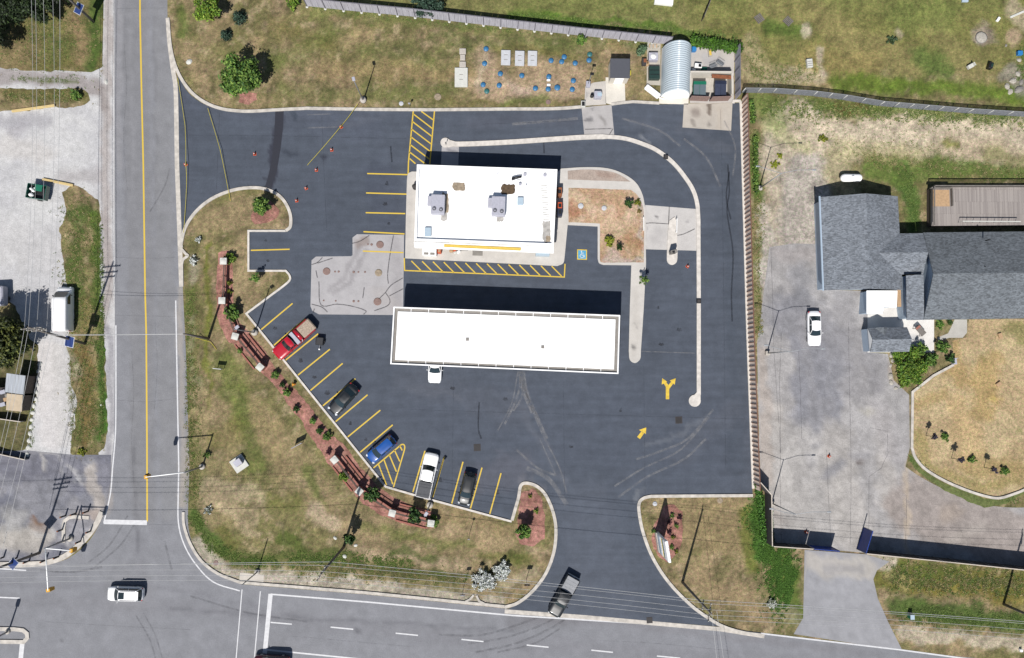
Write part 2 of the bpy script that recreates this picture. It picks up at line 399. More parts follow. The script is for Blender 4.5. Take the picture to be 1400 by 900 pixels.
ST = [
 # upper left field and trees' floor
 ([(-60,30),(150,40)],70,20,(112,106,62),.6), ([(60,30),(75,70)],18,10,G1,.5), ([(108,20),(112,85)],9,6,(150,128,96),.7), ([(135,0),(130,60),(122,92)],8,5,G2,.8), ([(20,80)],22,10,BR,.6),
 ([(10,128),(110,130)],10,5,(104,100,56),.8),
 # lawn between the road and the tank field
 ([(245,15),(250,45)],6,4,G1,.8), ([(262,70),(280,120)],9,6,(160,140,108),.7), ([(350,50),(352,90)],7,5,(170,148,112),.7),
 ([(370,40),(450,60)],14,9,OL,.6), ([(380,85),(450,45)],12,8,G1,.45), ([(390,125),(620,128)],9,6,G1,.4), ([(510,75),(640,80)],18,8,G1,.35), ([(480,60),(495,40)],14,8,(174,152,116),.6),
 ([(440,95),(640,100)],12,8,(160,138,100),.5), ([(600,50),(640,60),(1000,62)],8,6,G2,.35), ([(430,18),(700,45)],6,4,G1,.5),
 ([(650,62),(800,75)],5,4,OL,.6), ([(660,75),(665,120),(700,122),(790,120)],15,8,(184,160,134),.75), ([(720,95),(795,95)],14,7,(180,156,128),.7), ([(690,118),(720,122)],6,4,(200,178,160),.6), ([(660,70),(655,115)],3,3,(206,190,166),.5), ([(350,440),(360,500),(420,570),(470,640),(520,680)],3,3,(158,144,108),.5), ([(655,80),(660,120)],5,4,(196,180,150),.6),
 ([(610,140),(790,140)],4,3,OL,.6), ([(690,138),(740,136)],6,4,G3,.6), ([(835,60),(850,80)],9,5,(160,140,100),.6), ([(865,100),(885,135)],12,6,(160,142,104),.7),
 # field north of the fence
 ([(440,-10),(1400,-10)],30,12,(126,126,76),.85), ([(720,0),(930,20)],22,12,(122,126,72),.85), ([(935,15),(960,25)],14,8,(164,148,108),.6),
 ([(700,18),(940,44),(1000,46)],6,4,(80,112,34),.8), ([(960,0),(1400,20)],40,16,(124,126,72),.85), ([(1000,60),(1400,60)],40,16,(130,128,74),.85), ([(1120,20),(1170,60),(1240,80)],22,10,(150,138,92),.6), ([(1280,40),(1310,90),(1360,110)],16,8,(148,138,92),.5), ([(1040,5),(1100,15)],20,8,(146,138,88),.6),
 ([(1110,90),(1180,95)],26,14,(150,134,86),.6), ([(1150,110),(1400,130)],12,8,(98,122,40),.85), ([(1230,20),(1290,20)],20,12,(122,134,70),.6),
 ([(1260,75),(1290,95)],14,8,(90,116,52),.7), ([(1345,45)],14,5,(150,136,122),.9), ([(1343,50)],6,2,(206,200,192),.95), ([(1385,48)],11,5,(182,160,132),.9),
 ([(1020,70),(1040,100)],20,8,(176,162,128),.7), ([(1060,105),(1125,108)],8,5,(190,176,150),.7), ([(1052,38),(1100,40)],10,6,G2,.7), ([(1100,35),(1105,48)],5,3,(205,192,168),.8),
 ([(1390,15),(1410,30)],14,6,(196,180,154),.7), ([(1122,70),(1128,100)],5,3,(200,186,164),.7), ([(1228,40),(1232,42)],5,3,(190,176,150),.7), ([(1380,100),(1400,120)],12,5,(150,144,134),.7),
 # ground between the plank fence and the house
 ([(1020,135),(1060,150),(1100,160)],14,6,G1,.8), ([(1100,145),(1240,155),(1400,165)],10,6,G1,.9), ([(1140,150),(1180,150)],7,4,(110,84,52),.6), ([(1230,152),(1270,156)],6,4,(170,176,120),.6),
 ([(1085,190),(1090,330)],44,9,(190,178,158),.92), ([(1140,225),(1150,255)],22,8,(178,168,138),.7), ([(1180,200),(1400,205)],26,9,(186,174,148),.6),
 ([(1085,190),(1150,185),(1250,180),(1400,182)],20,9,(204,190,166),.95), ([(1300,200),(1400,215)],18,8,(186,170,144),.8), ([(1090,160),(1105,210),(1098,270)],18,8,(200,186,162),.9),
 ([(1100,240),(1095,340)],30,9,(180,172,162),.95), ([(1045,320),(1060,420),(1050,640)],14,5,(176,170,160),.95), ([(1140,205),(1250,210)],12,7,(190,180,140),.6),
 ([(1190,222),(1300,230)],9,7,(134,134,80),.75), ([(1235,235),(1250,310)],12,5,(76,108,44),.85), ([(1190,235),(1240,245),(1280,225),(1400,240)],11,5,(96,116,52),.85), ([(1290,196),(1310,196)],6,3,(120,122,56),.8), ([(1350,210),(1400,222)],10,6,(118,120,66),.6),
 ([(1030,190),(1034,240),(1034,270)],7,4,(96,118,54),.85), ([(1040,170),(1100,200)],9,6,(178,176,130),.6), ([(1035,290),(1036,460)],3,3,(140,138,96),.6), ([(1047,280),(1048,340)],8,4,(186,176,162),.8), ([(1030,140),(1060,165)],16,8,(120,132,72),.6),
 # west verge beside the road
 ([(262,330),(264,700)],12,5,(112,110,66),.85), ([(283,340),(285,560)],4,3,(112,118,46),.8), ([(265,355),(262,380)],8,5,(170,160,140),.6), ([(258,400),(262,560)],5,4,G1,.7), ([(260,430),(266,560)],4,3,(160,152,124),.5),
 ([(270,540),(280,600)],8,5,(158,142,106),.7), ([(282,300),(330,290)],20,8,(158,140,106),.8), ([(330,330),(330,410)],14,7,(162,144,110),.8), ([(270,610),(275,660)],6,4,G1,.7),
 # lawn south-west of the brick wall
 ([(280,560),(300,700)],30,16,(154,138,104),.45), ([(400,660),(520,730)],26,14,(158,140,108),.45), ([(600,720),(690,740)],14,8,(160,142,110),.5),
 ([(310,500),(330,560)],20,9,(102,114,52),.7), ([(350,560),(390,640)],18,9,(156,138,102),.7), ([(325,585),(300,600)],16,8,OL,.7), ([(395,600),(450,680)],14,8,(158,140,106),.6),
 ([(330,560),(350,640)],10,6,(96,108,50),.6), ([(360,680),(400,690)],10,6,(110,112,56),.6), ([(420,640),(440,690)],8,5,(94,108,48),.7), ([(285,662),(350,680)],11,7,(186,170,142),.5), ([(292,680),(345,705)],8,5,(182,164,134),.55),
 ([(264,702),(285,738),(316,758)],8,4,(84,108,46),.9), ([(300,690),(345,730)],6,3,(190,172,140),.6), ([(300,560),(320,640)],9,6,(150,134,98),.5), ([(420,690),(520,735)],10,6,(160,142,106),.5), ([(300,720),(320,750)],9,5,(104,104,52),.8), ([(430,700),(455,715)],9,5,(184,166,140),.8), ([(390,735),(410,750)],10,5,(84,100,40),.8),
 ([(320,765),(480,760)],7,4,(88,98,48),.85), ([(480,775),(640,788)],6,3,(84,86,48),.8), ([(500,762),(560,758),(640,772)],5,3,(172,152,126),.6), ([(330,782),(440,790)],5,4,(150,144,112),.6), ([(480,752),(560,760),(600,770),(640,780)],5,3,(176,156,128),.6), ([(540,755),(600,762)],4,2,(74,88,36),.8),
 ([(360,790),(430,798),(520,808),(680,824)],11,5,(190,180,164),.95), ([(310,785),(340,795)],8,4,(186,176,160),.9), ([(270,745),(300,775)],7,3,(176,168,152),.85), ([(620,735),(700,745)],12,7,(166,146,112),.7),
 ([(500,720),(560,735),(640,745)],7,5,(100,112,50),.55), ([(660,760),(720,770)],7,5,(112,114,58),.6), ([(560,690),(700,725)],8,4,(152,134,98),.7),
 ([(690,800),(730,790)],8,4,(180,166,138),.6), ([(705,760),(712,775)],6,4,(96,104,48),.7), ([(430,800),(680,815)],3,2,(122,118,88),.3),
 # strip between plank fence and the exit
 ([(895,690),(1010,690)],10,5,(164,144,108),.7), ([(925,720),(1000,730)],30,10,(150,132,98),.85), ([(1020,700),(1030,780)],9,4,(110,118,50),.8), ([(1040,690),(1045,760)],12,4,(62,100,32),.95), ([(1070,770),(1090,840)],16,6,(92,112,44),.9), ([(950,790),(1040,845)],14,7,(156,136,104),.7),
 ([(1060,830),(1090,850)],8,5,(160,150,120),.6),
 # south-east verge
 ([(1210,790),(1400,800)],18,6,(108,106,50),.95), ([(1220,780),(1320,778)],8,5,(92,104,44),.7), ([(1230,800),(1400,820)],9,6,(132,120,56),.6), ([(1220,830),(1400,850)],12,5,(74,98,40),.85), ([(1240,865),(1400,880)],9,4,(184,172,150),.95), ([(1215,785),(1235,800)],8,4,(168,158,112),.5),
 ([(1200,760),(1216,770)],8,4,(190,180,162),.8),
]
ground_fn = speckle(paint(grass_base, ST))
GX0, GX1, GY0, GY1, GS = -76.0, 82.0, -50.0, 62.0, .28
nx, ny = int((GX1-GX0)/GS), int((GY1-GY0)/GS)
gx = np.concatenate([[-900, -300, -130], np.linspace(GX0, GX1, nx), [140, 300, 900]])
gy = np.concatenate([[-900, -300, -100], np.linspace(GY0, GY1, ny), [120, 300, 900]])
X, Y = np.meshgrid(gx, gy); cols = ground_fn(*to_px(X.ravel(), Y.ravel()))
n0 = len(gx); ii, jj = np.meshgrid(np.arange(n0-1), np.arange(len(gy)-1)); q = (jj*n0+ii).ravel()
b = MB(); b.v = list(zip(X.ravel().tolist(), Y.ravel().tolist(), [0.0]*X.size)); b.f = list(zip(q.tolist(), (q+1).tolist(), (q+1+n0).tolist(), (q+n0).tolist()))
b.mi = [0]*len(b.f); b.sm = [False]*len(b.f)
tag(b.build('ground', 'ground_mat', cols=cols), kind='structure')

def solid(c, amt=.05, s=40, c2=None):
    def f(u, v):
        n = fbm(u, v, s, 4, 8)[:, None]; a = np.array(C(*c)); 
        if c2: return a*(1-sm(.38, .62, n))+np.array(C(*c2))*sm(.38, .62, n)
        return a*(1+(n-.5)*2*amt*2)
    return f

# --- gravel yard and shoulders west of the road
gv = speckle(paint(solid((204,203,204), c2=(214,213,212)), [([(20,180),(30,170)],10,5,(178,174,178),.6), ([(10,345),(40,350)],5,3,(186,184,184),.5), ([(60,330),(66,318)],3,2,(170,168,170),.5),
 ([(0,165),(60,165)],8,5,(176,174,178),.7), ([(90,245),(140,240)],10,6,(172,166,166),.6), ([(147,0),(146,450)],7,4,(184,176,172),.9), ([(147,290),(146,420)],5,3,(168,158,154),.6),
 ([(150,450),(150,640)],5,3,(168,166,170),.9), ([(60,480),(70,600)],16,6,(222,218,216),.9), ([(80,480),(85,600)],10,5,(210,207,204),.8), ([(10,200),(60,210)],16,8,(212,208,204),.8),
 ([(-20,104),(100,110),(130,120)],11,4,(166,158,156),.9), ([(38,109),(105,112)],2.2,1.2,(98,108,60),.75), ([(0,330),(60,340)],30,14,(205,203,202),.8), ([(140,125),(146,145)],6,4,(150,140,136),.6), ([(143,112)],3,2,(215,208,200),.8),
 ([(60,395),(70,420)],8,4,(190,186,184),.4), ([(30,470),(45,500)],5,3,(200,176,160),.4), ([(100,470),(98,560)],4,3,(170,168,150),.6)], .6), .07)
sheet('gravel_yard', [(-130,90),(0,92),(125,99),(140,92),(143,-60),(157.5,-60),(157.5,600),(152,650),(147,690),(140,712),(133,660),(135,620),(-20,626),(-130,622)], .004, 'gravel_mat', gv, .4)
gl = speckle(paint(grass_base, [([(108,300),(118,290)],16,8,(66,92,34),.8), ([(104,330),(100,380),(115,440)],10,6,(74,98,38),.8), ([(130,300),(130,420)],6,4,(84,104,40),.9), ([(115,320),(112,330)],5,3,(166,146,112),.8), ([(122,272),(128,285)],4,3,(164,146,112),.7),
 ([(115,480),(118,600)],9,5,(122,104,62),.9), ([(136,470),(138,600)],5,3,(64,100,32),.95), ([(104,560),(104,600)],5,4,(90,104,44),.7), ([(98,460),(100,520)],4,3,(170,164,140),.7), ([(111,620)],4,2,(180,160,30),.8), ([(118,415),(116,470)],6,4,(140,124,80),.7), ([(135,440),(140,455)],4,3,(84,100,50),.7)]))
sheet('grass', [(84,262),(98,252),(112,258),(122,264),(135,273),(137,300),(137,400),(139,440),(142,460),(145,520),(146,590),(142,612),(132,621),(112,624),(98,620),(98,600),(104,575),(103,545),(98,520),(96,490),(92,470),(95,455),(101,440),(99,410),(90,385),(86,360),(84,335),(82,312),(88,300),(90,285)], .008, 'ground_mat', gl, .3, edge=.35)
gd = speckle(paint(grass_base, [([(20,90),(100,92)],10,6,OL,.6), ([(-60,30),(150,40)],70,20,(112,106,62),.6), ([(60,30),(75,70)],18,10,G1,.5), ([(108,20),(112,85)],9,6,(150,128,96),.7), ([(135,0),(130,60),(122,92)],8,5,G2,.8), ([(20,80)],22,10,BR,.6), ([(10,128),(110,130)],10,5,(104,100,56),.8), ([(20,470),(30,600)],60,20,(84,84,54),.6)]))
sheet('grass', [(-130,-60),(142,-60),(141,0),(139,60),(137,88),(126,97),(90,98),(60,97),(0,92),(-130,90)], .008, 'ground_mat', gd, .4, edge=.3)
sheet('grass', [(-130,121),(0,120),(60,122),(95,121),(112,121),(120,128),(124,138),(116,146),(90,147),(75,145),(40,150),(0,152),(-130,152)], .008, 'ground_mat', gd, .4, edge=.3)
sheet('grass', [(-130,410),(-10,418),(12,412),(22,418),(30,440),(42,462),(52,472),(52,500),(50,540),(46,560),(42,600),(38,614),(20,622),(-130,626)], .008, 'ground_mat', gd, .4, edge=.3)
# --- patched old lot at the corner
ol = speckle(paint(solid((156,155,160), c2=(120,121,131), s=22), [([(0,735),(60,730)],12,5,(194,190,184),.8), ([(85,700),(88,740)],2,1.5,(196,192,186),.5), ([(10,640),(24,690)],7,3,(112,114,124),.6), ([(110,660),(120,690)],8,3,(118,120,130),.6), ([(10,700),(20,730)],10,7,(180,178,174),.7), ([(60,640),(70,690)],12,8,(112,114,124),.6),([(0,640),(140,650)],22,6,(126,126,136),.8), ([(40,700),(60,680)],26,8,(140,140,146),.8), ([(0,735),(50,745)],16,6,(182,176,168),.85), ([(5,720),(30,705)],10,6,(172,170,168),.7), ([(50,712)],4,3,(120,84,56),.8), ([(51,720)],8,5,(150,128,108),.5),
 ([(90,640),(115,655)],3,2,(190,188,188),.7), ([(78,620),(82,650)],2,1.5,(190,188,188),.6), ([(100,660),(125,640),(130,630)],2.5,2,(186,186,188),.6), ([(55,625),(57,640)],2.5,2,(190,186,182),.8), ([(0,655),(20,668)],5,3,(150,150,156),.6), ([(130,640),(132,690)],8,3,(190,182,174),.8), ([(110,700),(130,700)],6,4,(188,172,160),.7)]), .22)
sheet('old_pavement', [(-130,620),(38,616),(100,622),(135,622),(152,622),(151,660),(146,690),(137,712),(118,736),(96,754),(60,768),(-130,768)], .012, 'gravel_mat', ol, .35)

# --- streets
RD = (146,147,152)
rd = speckle(paint(solid(RD, .035, 60), [
 ([(186,-20),(186,110),(194,400),(197,700)],17,3,(140,140,143),.8), ([(220,-20),(226,400),(232,700)],12,3,(144,144,146),.6), ([(170,20),(172,300)],1.6,1.5,(120,120,124),.35), ([(210,20),(213,300)],1.6,1.5,(120,120,124),.35), ([(180,20),(183,300)],1.5,1.2,(156,156,160),.4),
 ([(162,-20),(163,60),(162,230)],5,3,(158,157,160),.7), ([(185,600),(187,760)],1.5,1.5,(96,96,102),.45), ([(190,740),(200,800)],8,6,(130,130,136),.3),
 ([(150,640),(148,700)],4,2,(176,168,162),.6), ([(258,600),(250,690)],5,3,(176,168,158),.8), ([(-60,820),(250,830),(700,880),(1400,930)],10,6,(138,138,143),.5), ([(230,832),(500,850),(700,862)],2,2,(110,110,116),.45), ([(-60,800),(200,800),(360,830)],3,3,(134,134,140),.5),
 ([(720,845),(830,852),(1200,895)],4,3,(134,132,136),.4), ([(488,863)],4,3,(104,104,110),.6), ([(86,875)],2,1.5,(96,96,100),.6), ([(700,850),(760,848),(800,842)],9,5,(118,116,120),.4), ([(160,-20),(228,-20)],12,4,(172,168,166),.7), ([(246,395),(250,640)],4,2,(172,166,160),.85)], .4), .06)
sheet('road', [(156,-200),(228,-200),(229,25)]+cr([(229,25),(231,60),(236,92),(241,112),(243.5,140)])+[(244.5,225),(248,330),(250,395),(255,500),(259,640)]+cr([(257,700),(258,724),(265,748),(279,771),(300,787),(330,799)])+[(500,813),(690,832),(985,858),(1060,868),(1240,891),(1600,925),(1600,1250),(-300,1250),(-300,770),(60,774)]+cr([(60,774),(92,764),(118,744),(136,717),(145,690),(150,655)])+[(156,600),(157,450)], .010, 'road_mat', rd, .4)
ent = speckle(paint(solid((166,166,170), .04), [([(1110,770),(1190,775)],14,5,(196,190,182),.8), ([(1130,775),(1180,775)],6,4,(160,158,160),.6)]), .10)
sheet('side_drive', [(1100,752),(1184,758),(1216,768),(1199,780),(1194,792),(1200,818),(1214,850),(1234,890),(1085,867),(1098,845),(1099,800)], .008, 'concrete_mat', ent, .4)
eo = speckle(paint(solid((174,171,170), .09, 16), [([(1060,560),(1060,740)],10,5,(196,190,184),.7), ([(1075,420),(1100,400)],10,3,(134,134,140),.55), ([(1090,470),(1095,560)],9,2.5,(130,131,139),.6), ([(1120,450),(1125,540)],10,2.5,(134,135,143),.6), ([(1140,500),(1150,590)],6,2.5,(140,141,147),.55), ([(1180,460),(1195,530)],10,3,(146,144,146),.55), ([(1075,640),(1090,735)],9,3,(196,192,188),.7), ([(1100,590),(1125,640)],8,3,(196,192,188),.6), ([(1145,660),(1150,730)],8,3,(200,196,190),.6), ([(1060,700),(1075,712)],5,3,(150,140,134),.5), ([(1150,380),(1172,392)],9,3,(150,142,138),.5), ([(1120,650),(1130,740)],16,9,(190,186,182),.7), ([(1205,570),(1215,690)],12,8,(188,182,176),.7), ([(1110,610),(1140,600)],4,3,(140,140,146),.5), ([(1130,640),(1150,628)],5,3,(134,134,140),.6), ([(1070,610),(1090,560),(1085,520)],8,5,(150,150,156),.6),([(1085,430),(1130,470),(1120,560)],34,10,(142,142,148),.75), ([(1200,420),(1200,520)],12,6,(150,148,150),.7), ([(1150,400),(1170,530)],16,9,(158,156,158),.6), ([(1070,600),(1100,740)],24,10,(184,180,176),.8), ([(1140,600),(1170,740)],24,9,(186,181,176),.8),
 ([(1190,560)],8,5,(196,190,166),.8), ([(1175,632)],5,2.5,(130,120,116),.8), ([(1150,635),(1130,645)],6,4,(140,140,146),.7), ([(1165,625),(1180,622)],6,3,(150,148,150),.6), ([(1250,690),(1390,740)],40,8,(166,156,150),.9), ([(1300,700)],12,7,(182,168,156),.7), ([(1240,640),(1238,770)],3,2,(196,180,160),.7), ([(1300,740),(1340,720)],8,5,(184,176,168),.5),
 ([(1060,345),(1115,350)],12,5,(168,162,160),.7), ([(1095,380),(1100,395)],16,8,(146,146,150),.7), ([(1185,440),(1186,480)],3,2,(140,140,144),.5), ([(1216,500),(1222,520)],4,2,(182,156,132),.7), ([(1041,480),(1046,660)],8,3,(186,176,168),.8), ([(1200,560),(1225,620)],16,7,(176,172,172),.7), ([(1080,600),(1060,650)],5,3,(204,200,196),.5)], .8), .20)
sheet('old_lot', [(1052,338),(1085,333),(1121,334),(1126,396),(1186,398),(1187,482),(1214,484),(1222,520),(1243,540),(1244,612),(1238,638)]+cr([(1238,638),(1255,650),(1280,664),(1310,678),(1345,690),(1400,694),(1460,684)])+[(1600,684),(1600,805),(1400,779),(1184,756),(1148,753),(1056,745),(1055,680),(1040,660),(1037,560),(1035,470)], .004, 'gravel_mat', eo, .4)
for c in [[(1054,340),(1058,480),(1066,590),(1068,745)], [(1160,440),(1163,600),(1163,745)], [(1068,455),(1066,520),(1067,620)], [(1130,615),(1136,745)], [(1189,585),(1213,590),(1214,620),(1205,640),(1188,652),(1188,745)], [(1092,480),(1096,600)], [(1055,705),(1100,708)], [(1240,675),(1238,745)]]:
    strip('crack', [(c[0][0], c[0][1])]+[(a[0]+(b_[0]-a[0])*t+random.uniform(-.5,.5), a[1]+(b_[1]-a[1])*t) for a, b_ in zip(c[:-1], c[1:]) for t in (.2,.4,.6,.8,1)], .07, None, .0085, 'crack_faint')

# --- the dark parking lot
LOT = [(243,98)]+cr([(243,98),(249,114),(262,131),(282,144),(305,151),(340,153),(380,151),(420,149.5)])+[(594,151.5),(740,150.5),(795,147.5),(836,144),(865,141),(901,143),(1011,141),(1014,225),(1021,450),(1029,677),(884,679)]+\
 cr([(884,679),(877,682),(873,690),(874,704),(880,730),(893,763),(915,797),(945,829),(985,857)])+[(694,833)]+cr([(694,833),(712,824),(730,808),(747,785),(758,755),(761,725),(757,700),(747,676),(735,664),(720,659),(711,664),(708,680)])+\
 [(699,713),(583,681),(528,665),(337,429)]+cr([(337,429),(370,404),(394,385),(397,377),(391,370)])+[(340,370),(340,316),(391,316)]+cr([(391,316),(399,309),(397,290),(387,272),(372,261),(350,256),(320,259),(290,271),(268,289),(254,310),(248,330)])+[(244.5,225)]
LOT = [p for i, p in enumerate(LOT) if i == 0 or math.dist(p, LOT[i-1]) > .3]
AS = (87,94,106)
lot = paint(solid(AS, .07, 50, None), [
 ([(380,152),(376,200),(369,260)],5,1.2,(61,63,75),.95), ([(250,130),(500,170)],20,12,(89,95,109),.5), ([(520,240),(548,330)],22,10,(77,83,97),.5), ([(640,165),(780,165)],8,5,(93,97,109),.5),
 ([(620,560),(1000,600)],60,25,(87,94,107),.6), ([(800,700),(830,840)],40,15,(99,105,117),.55), ([(700,540),(770,660)],5,5,(114,118,128),.35), ([(560,520),(700,560)],18,12,(95,99,109),.35),
 ([(990,150),(1000,300),(1010,640)],12,6,(77,85,97),.5), ([(930,620),(1000,560)],14,10,(95,100,111),.5), ([(370,520),(480,610)],20,12,(75,81,93),.45), ([(650,655),(710,640)],20,12,(109,109,119),.4), ([(720,655),(740,668)],8,5,(130,130,136),.5),
 ([(455,165),(520,160)],4,3,(104,108,118),.3), ([(390,208),(400,207)],3,2,(65,71,83),.7), ([(441,214)],5,3,(55,59,71),.8), ([(397,157)],4,2,(61,71,83),.7), ([(560,530),(630,545)],5,4,(102,106,116),.4), ([(870,190),(885,197)],3,2,(154,156,160),.4), ([(860,168),(900,185)],8,5,(103,108,119),.4),
 ([(935,175),(990,200)],6,4,(103,107,117),.35), ([(880,610),(930,595),(965,565)],3,2.5,(124,128,136),.4), ([(876,670),(872,682)],5,3,(144,148,154),.4), ([(392,460),(380,480)],8,5,(71,75,87),.5), ([(700,300),(760,380)],20,10,(81,86,99),.3)])
sheet('parking_lot', LOT, .016, 'asphalt_mat', lot, .3)

sheet('pavement_patch', [(376.5,151),(388,150.5),(387,175),(383.5,205),(379,232),(371,258),(362,257),(368,236),(372,215),(375,185)], .0195, 'patch_dark', None, 2)
# --- tyre scuffs, sealed cracks
for pts, wd, mt in [
 ([(713,508),(718,535),(740,590),(765,640),(775,675)], .22, 'scuff_pale'), ([(716,508),(722,540),(748,600)], .35, 'scuff_pale'), ([(712,508),(708,540),(690,580)], .3, 'scuff_pale'), ([(716,520),(712,545),(702,562)], .25, 'scuff_pale'),
 ([(840,665),(880,640),(930,615),(970,570)], .25, 'scuff_pale'), ([(845,680),(885,652),(935,628),(965,600)], .3, 'scuff_pale'), ([(870,628),(900,618),(940,600),(975,560)], .3, 'scuff_pale'), ([(990,165),(1005,200),(1002,240)], .25, 'scuff_pale'), ([(935,190),(965,215),(985,255)], .3, 'scuff_pale'),
 ([(720,640),(750,655),(775,690)], .6, 'scuff_pale'), ([(706,615),(735,640),(760,650)], .3, 'scuff_pale'),
 ([(711,508),(714,530),(728,565)], .5, 'scuff_pale'), ([(714,508),(720,538),(736,572)], .18, 'scuff_pale'), ([(708,508),(700,550),(680,590)], .16, 'scuff_pale'), ([(738,600),(760,650)], .14, 'scuff_pale'),
 ([(420,175),(455,174),(465,173)], .2, 'scuff_pale'), ([(420,157),(455,156)], .15, 'scuff_pale'), ([(705,482),(700,500)], .1, 'scuff_pale'), ([(860,480),(950,483)], .12, 'scuff_pale'),
 ([(700,170),(760,165),(790,162)], .4, 'scuff_pale'), ([(850,162),(900,178),(930,200)], .3, 'scuff_pale'),
 ([(640,880),(690,872),(740,855),(770,838)], .28, 'tyre_dark'), ([(650,892),(705,880),(755,858),(780,840)], .3, 'tyre_dark'), ([(600,868),(660,868),(720,850),(755,836)], .28, 'tyre_dark'), ([(680,892),(730,880),(765,860)], .25, 'tyre_dark'),
 ([(120,770),(150,745),(175,705)], .25, 'tyre_dark'), ([(130,775),(165,745),(185,715)], .25, 'tyre_dark'), ([(185,840),(205,875),(215,910)], .2, 'tyre_dark'), ([(196,838),(212,868),(225,910)], .2, 'tyre_dark'), ([(55,780),(100,782),(140,775)], .3, 'tyre_dark'),
 ([(205,290),(225,255),(232,230)], .2, 'tyre_dark'), ([(260,815),(340,838),(420,850)], .25, 'tyre_dark'), ([(225,740),(235,780)], .3, 'tyre_dark')]:
    strip('tyre_mark', cr(pts), wd, None, .021 if mt == 'scuff_pale' else .0145, mt)
for pts in [[(995,225),(997,262),(994,290),(1002,345),(1000,400),(1001,440)], [(997,235),(993,270),(999,300)], [(534,200),(536,222)], [(743,190),(744,210)], [(655,550),(654,585),(658,600)]]:
    strip('sealed_crack', cr(pts), .22, None, .0235, 'seal_dark')
for i, (u, v) in enumerate([(375,448),(396,470),(412,492),(430,515),(448,536),(480,578),(499,600),(512,606),(573,650),(603,655),(625,662),(650,660),(678,672),(530,250),(528,278),(532,305),(365,328),(365,356),(620,530),(690,545),(900,420),(905,470),(930,450),(780,610),(850,560)]):
    r_ = random.uniform(.5, 1.6); o_ = random.uniform(-1.5, 1.5); strip('oil_stain', [(u+o_-r_*2, v), (u+o_, v+r_), (u+o_+r_*2, v+.5)], random.uniform(.25, .6), None, .0245+i*.00004, 'oil_stain')
for pts in [[(440,160),(443,235),(447,318)],[(560,560),(760,566),(1020,573)],[(553,405),(553,440)],[(620,520),(618,676)],[(770,515),(772,680)],[(880,500),(882,676)],[(985,150),(988,300),(992,640)],[(660,170),(800,165)],[(250,185),(380,186),(556,190)],[(300,155),(296,262)]]:
    strip('paving_seam', cr(pts, 8), .10, None, .0225, 'seam_faint')
for pts in [[(170,60),(173,120),(169,190),(174,260)],[(212,440),(215,500),(211,560)],[(180,480),(183,540),(180,600),(184,680)],[(400,870),(470,876),(560,884)],[(60,850),(160,856),(260,861)],[(820,876),(900,880),(1000,890)]]:
    strip('sealed_crack', cr(pts, 6), .07, None, .0147, 'tyre_dark')
for pts in [[(159,12),(225,11)], [(158,352),(200,354),(240,352)], [(158,547),(200,550),(242,545)], [(145,716),(250,718)], [(157,431),(240,433)], [(158,58),(160,400)]]:
    strip('road_seam', pts, .07, None, .0145, 'tyre_dark')

# --- concrete pads set into the lot
cc = lambda c, st=[]: paint(solid(c, .03, 20), st, .5)
CZ = .020
PAD = [(432,351),(480,350.5),(482,349),(482,325),(488,320.5),(552.5,321.5),(551,431),(436,430),(427,425),(424.5,419),(426,356)]
sheet('concrete_pad', PAD, CZ, 'concrete_mat', cc((190,187,188), [([(490,335),(470,380),(450,400)],3,2,(150,146,148),.5), ([(500,340),(480,385),(455,405)],3,2,(150,146,148),.5), ([(490,330),(500,326)],6,3,(150,134,126),.7), ([(515,400),(545,420)],10,6,(184,178,176),.5), ([(540,330),(548,410)],7,5,(168,164,166),.5)]), .3)
for pts in [[(426,362),(434,359),(441,352)],[(434,360),(455,353)],[(481,333),(492,330),(505,322)],[(538,322),(533,350),(530,375),(531,388)],[(551,380),(535,390),(527,400),(519,408)],[(527,400),(533,410),(530,418),(512,425)],[(551,395),(532,405)],[(436,385),(439,417),(461,416),(482,419),(500,425),(497,430)],[(426,416),(440,420),(448,427)],[(498,393),(496,408)],[(432,370),(434,380)],
            [(883,305.5),(893,305),(915,306.5)],[(915,283),(914,306)],[(926,322),(935,320),(950,313)],[(800,177),(836,176)],[(838,176),(832,186)],[(430,422),(428,428)]]:
    strip('crack', cr(pts), .13, None, .0245, 'crack_dark')
sheet('concrete_pad', [(795,147),(836,143.5),(840,187),(799,187)], CZ, 'concrete_mat', cc((192,188,186), [([(798,165),(805,163)],2.5,1.5,(80,80,86),.6), ([(820,160),(825,168)],2.5,2,(130,126,122),.6), ([(810,150)],2,1.5,(120,118,118),.5)]), .25)
sheet('concrete_pad', [(935,142),(1001.5,140),(999.5,179),(933,174.5)], CZ, 'concrete_mat', cc((200,192,181), [([(950,151)],7,4,(140,128,120),.7), ([(971,143),(971,155)],3,1.5,(96,80,68),.8), ([(946,165),(949,172)],2,1.5,(130,122,114),.6), ([(969,169)],3,2,(130,124,118),.7), ([(985,150),(984,176)],4,3,(196,184,168),.4)]), .25)
sheet('concrete_pad', [(882,280.5),(952,286),(952,343),(882,341)], CZ, 'concrete_mat', cc((212,208,204), [([(896,299)],2,1.2,(96,94,96),.75), ([(939,305)],2,1.5,(150,146,146),.6), ([(884,312)],2,1.5,(140,136,138),.5), ([(900,320)],8,6,(190,186,184),.5)]), .25)
sheet('concrete_pad', [(604,201),(627.5,200),(626.5,226),(603,226)], CZ, 'concrete_mat', cc((186,184,186), [([(612,208),(625,212)],2,1.5,(110,110,116),.6)]), .25)
sheet('concrete_apron', [(828,106),(854,107),(855,140),(836,143.5),(828,141)], CZ, 'concrete_mat', cc((236,230,218)), .3)
sheet('concrete_apron', [(800,118),(812,113),(828,111),(828.5,143),(799,145)], CZ, 'concrete_mat', cc((214,208,200), [([(803,130)],3,2,(150,146,146),.6)]), .3)
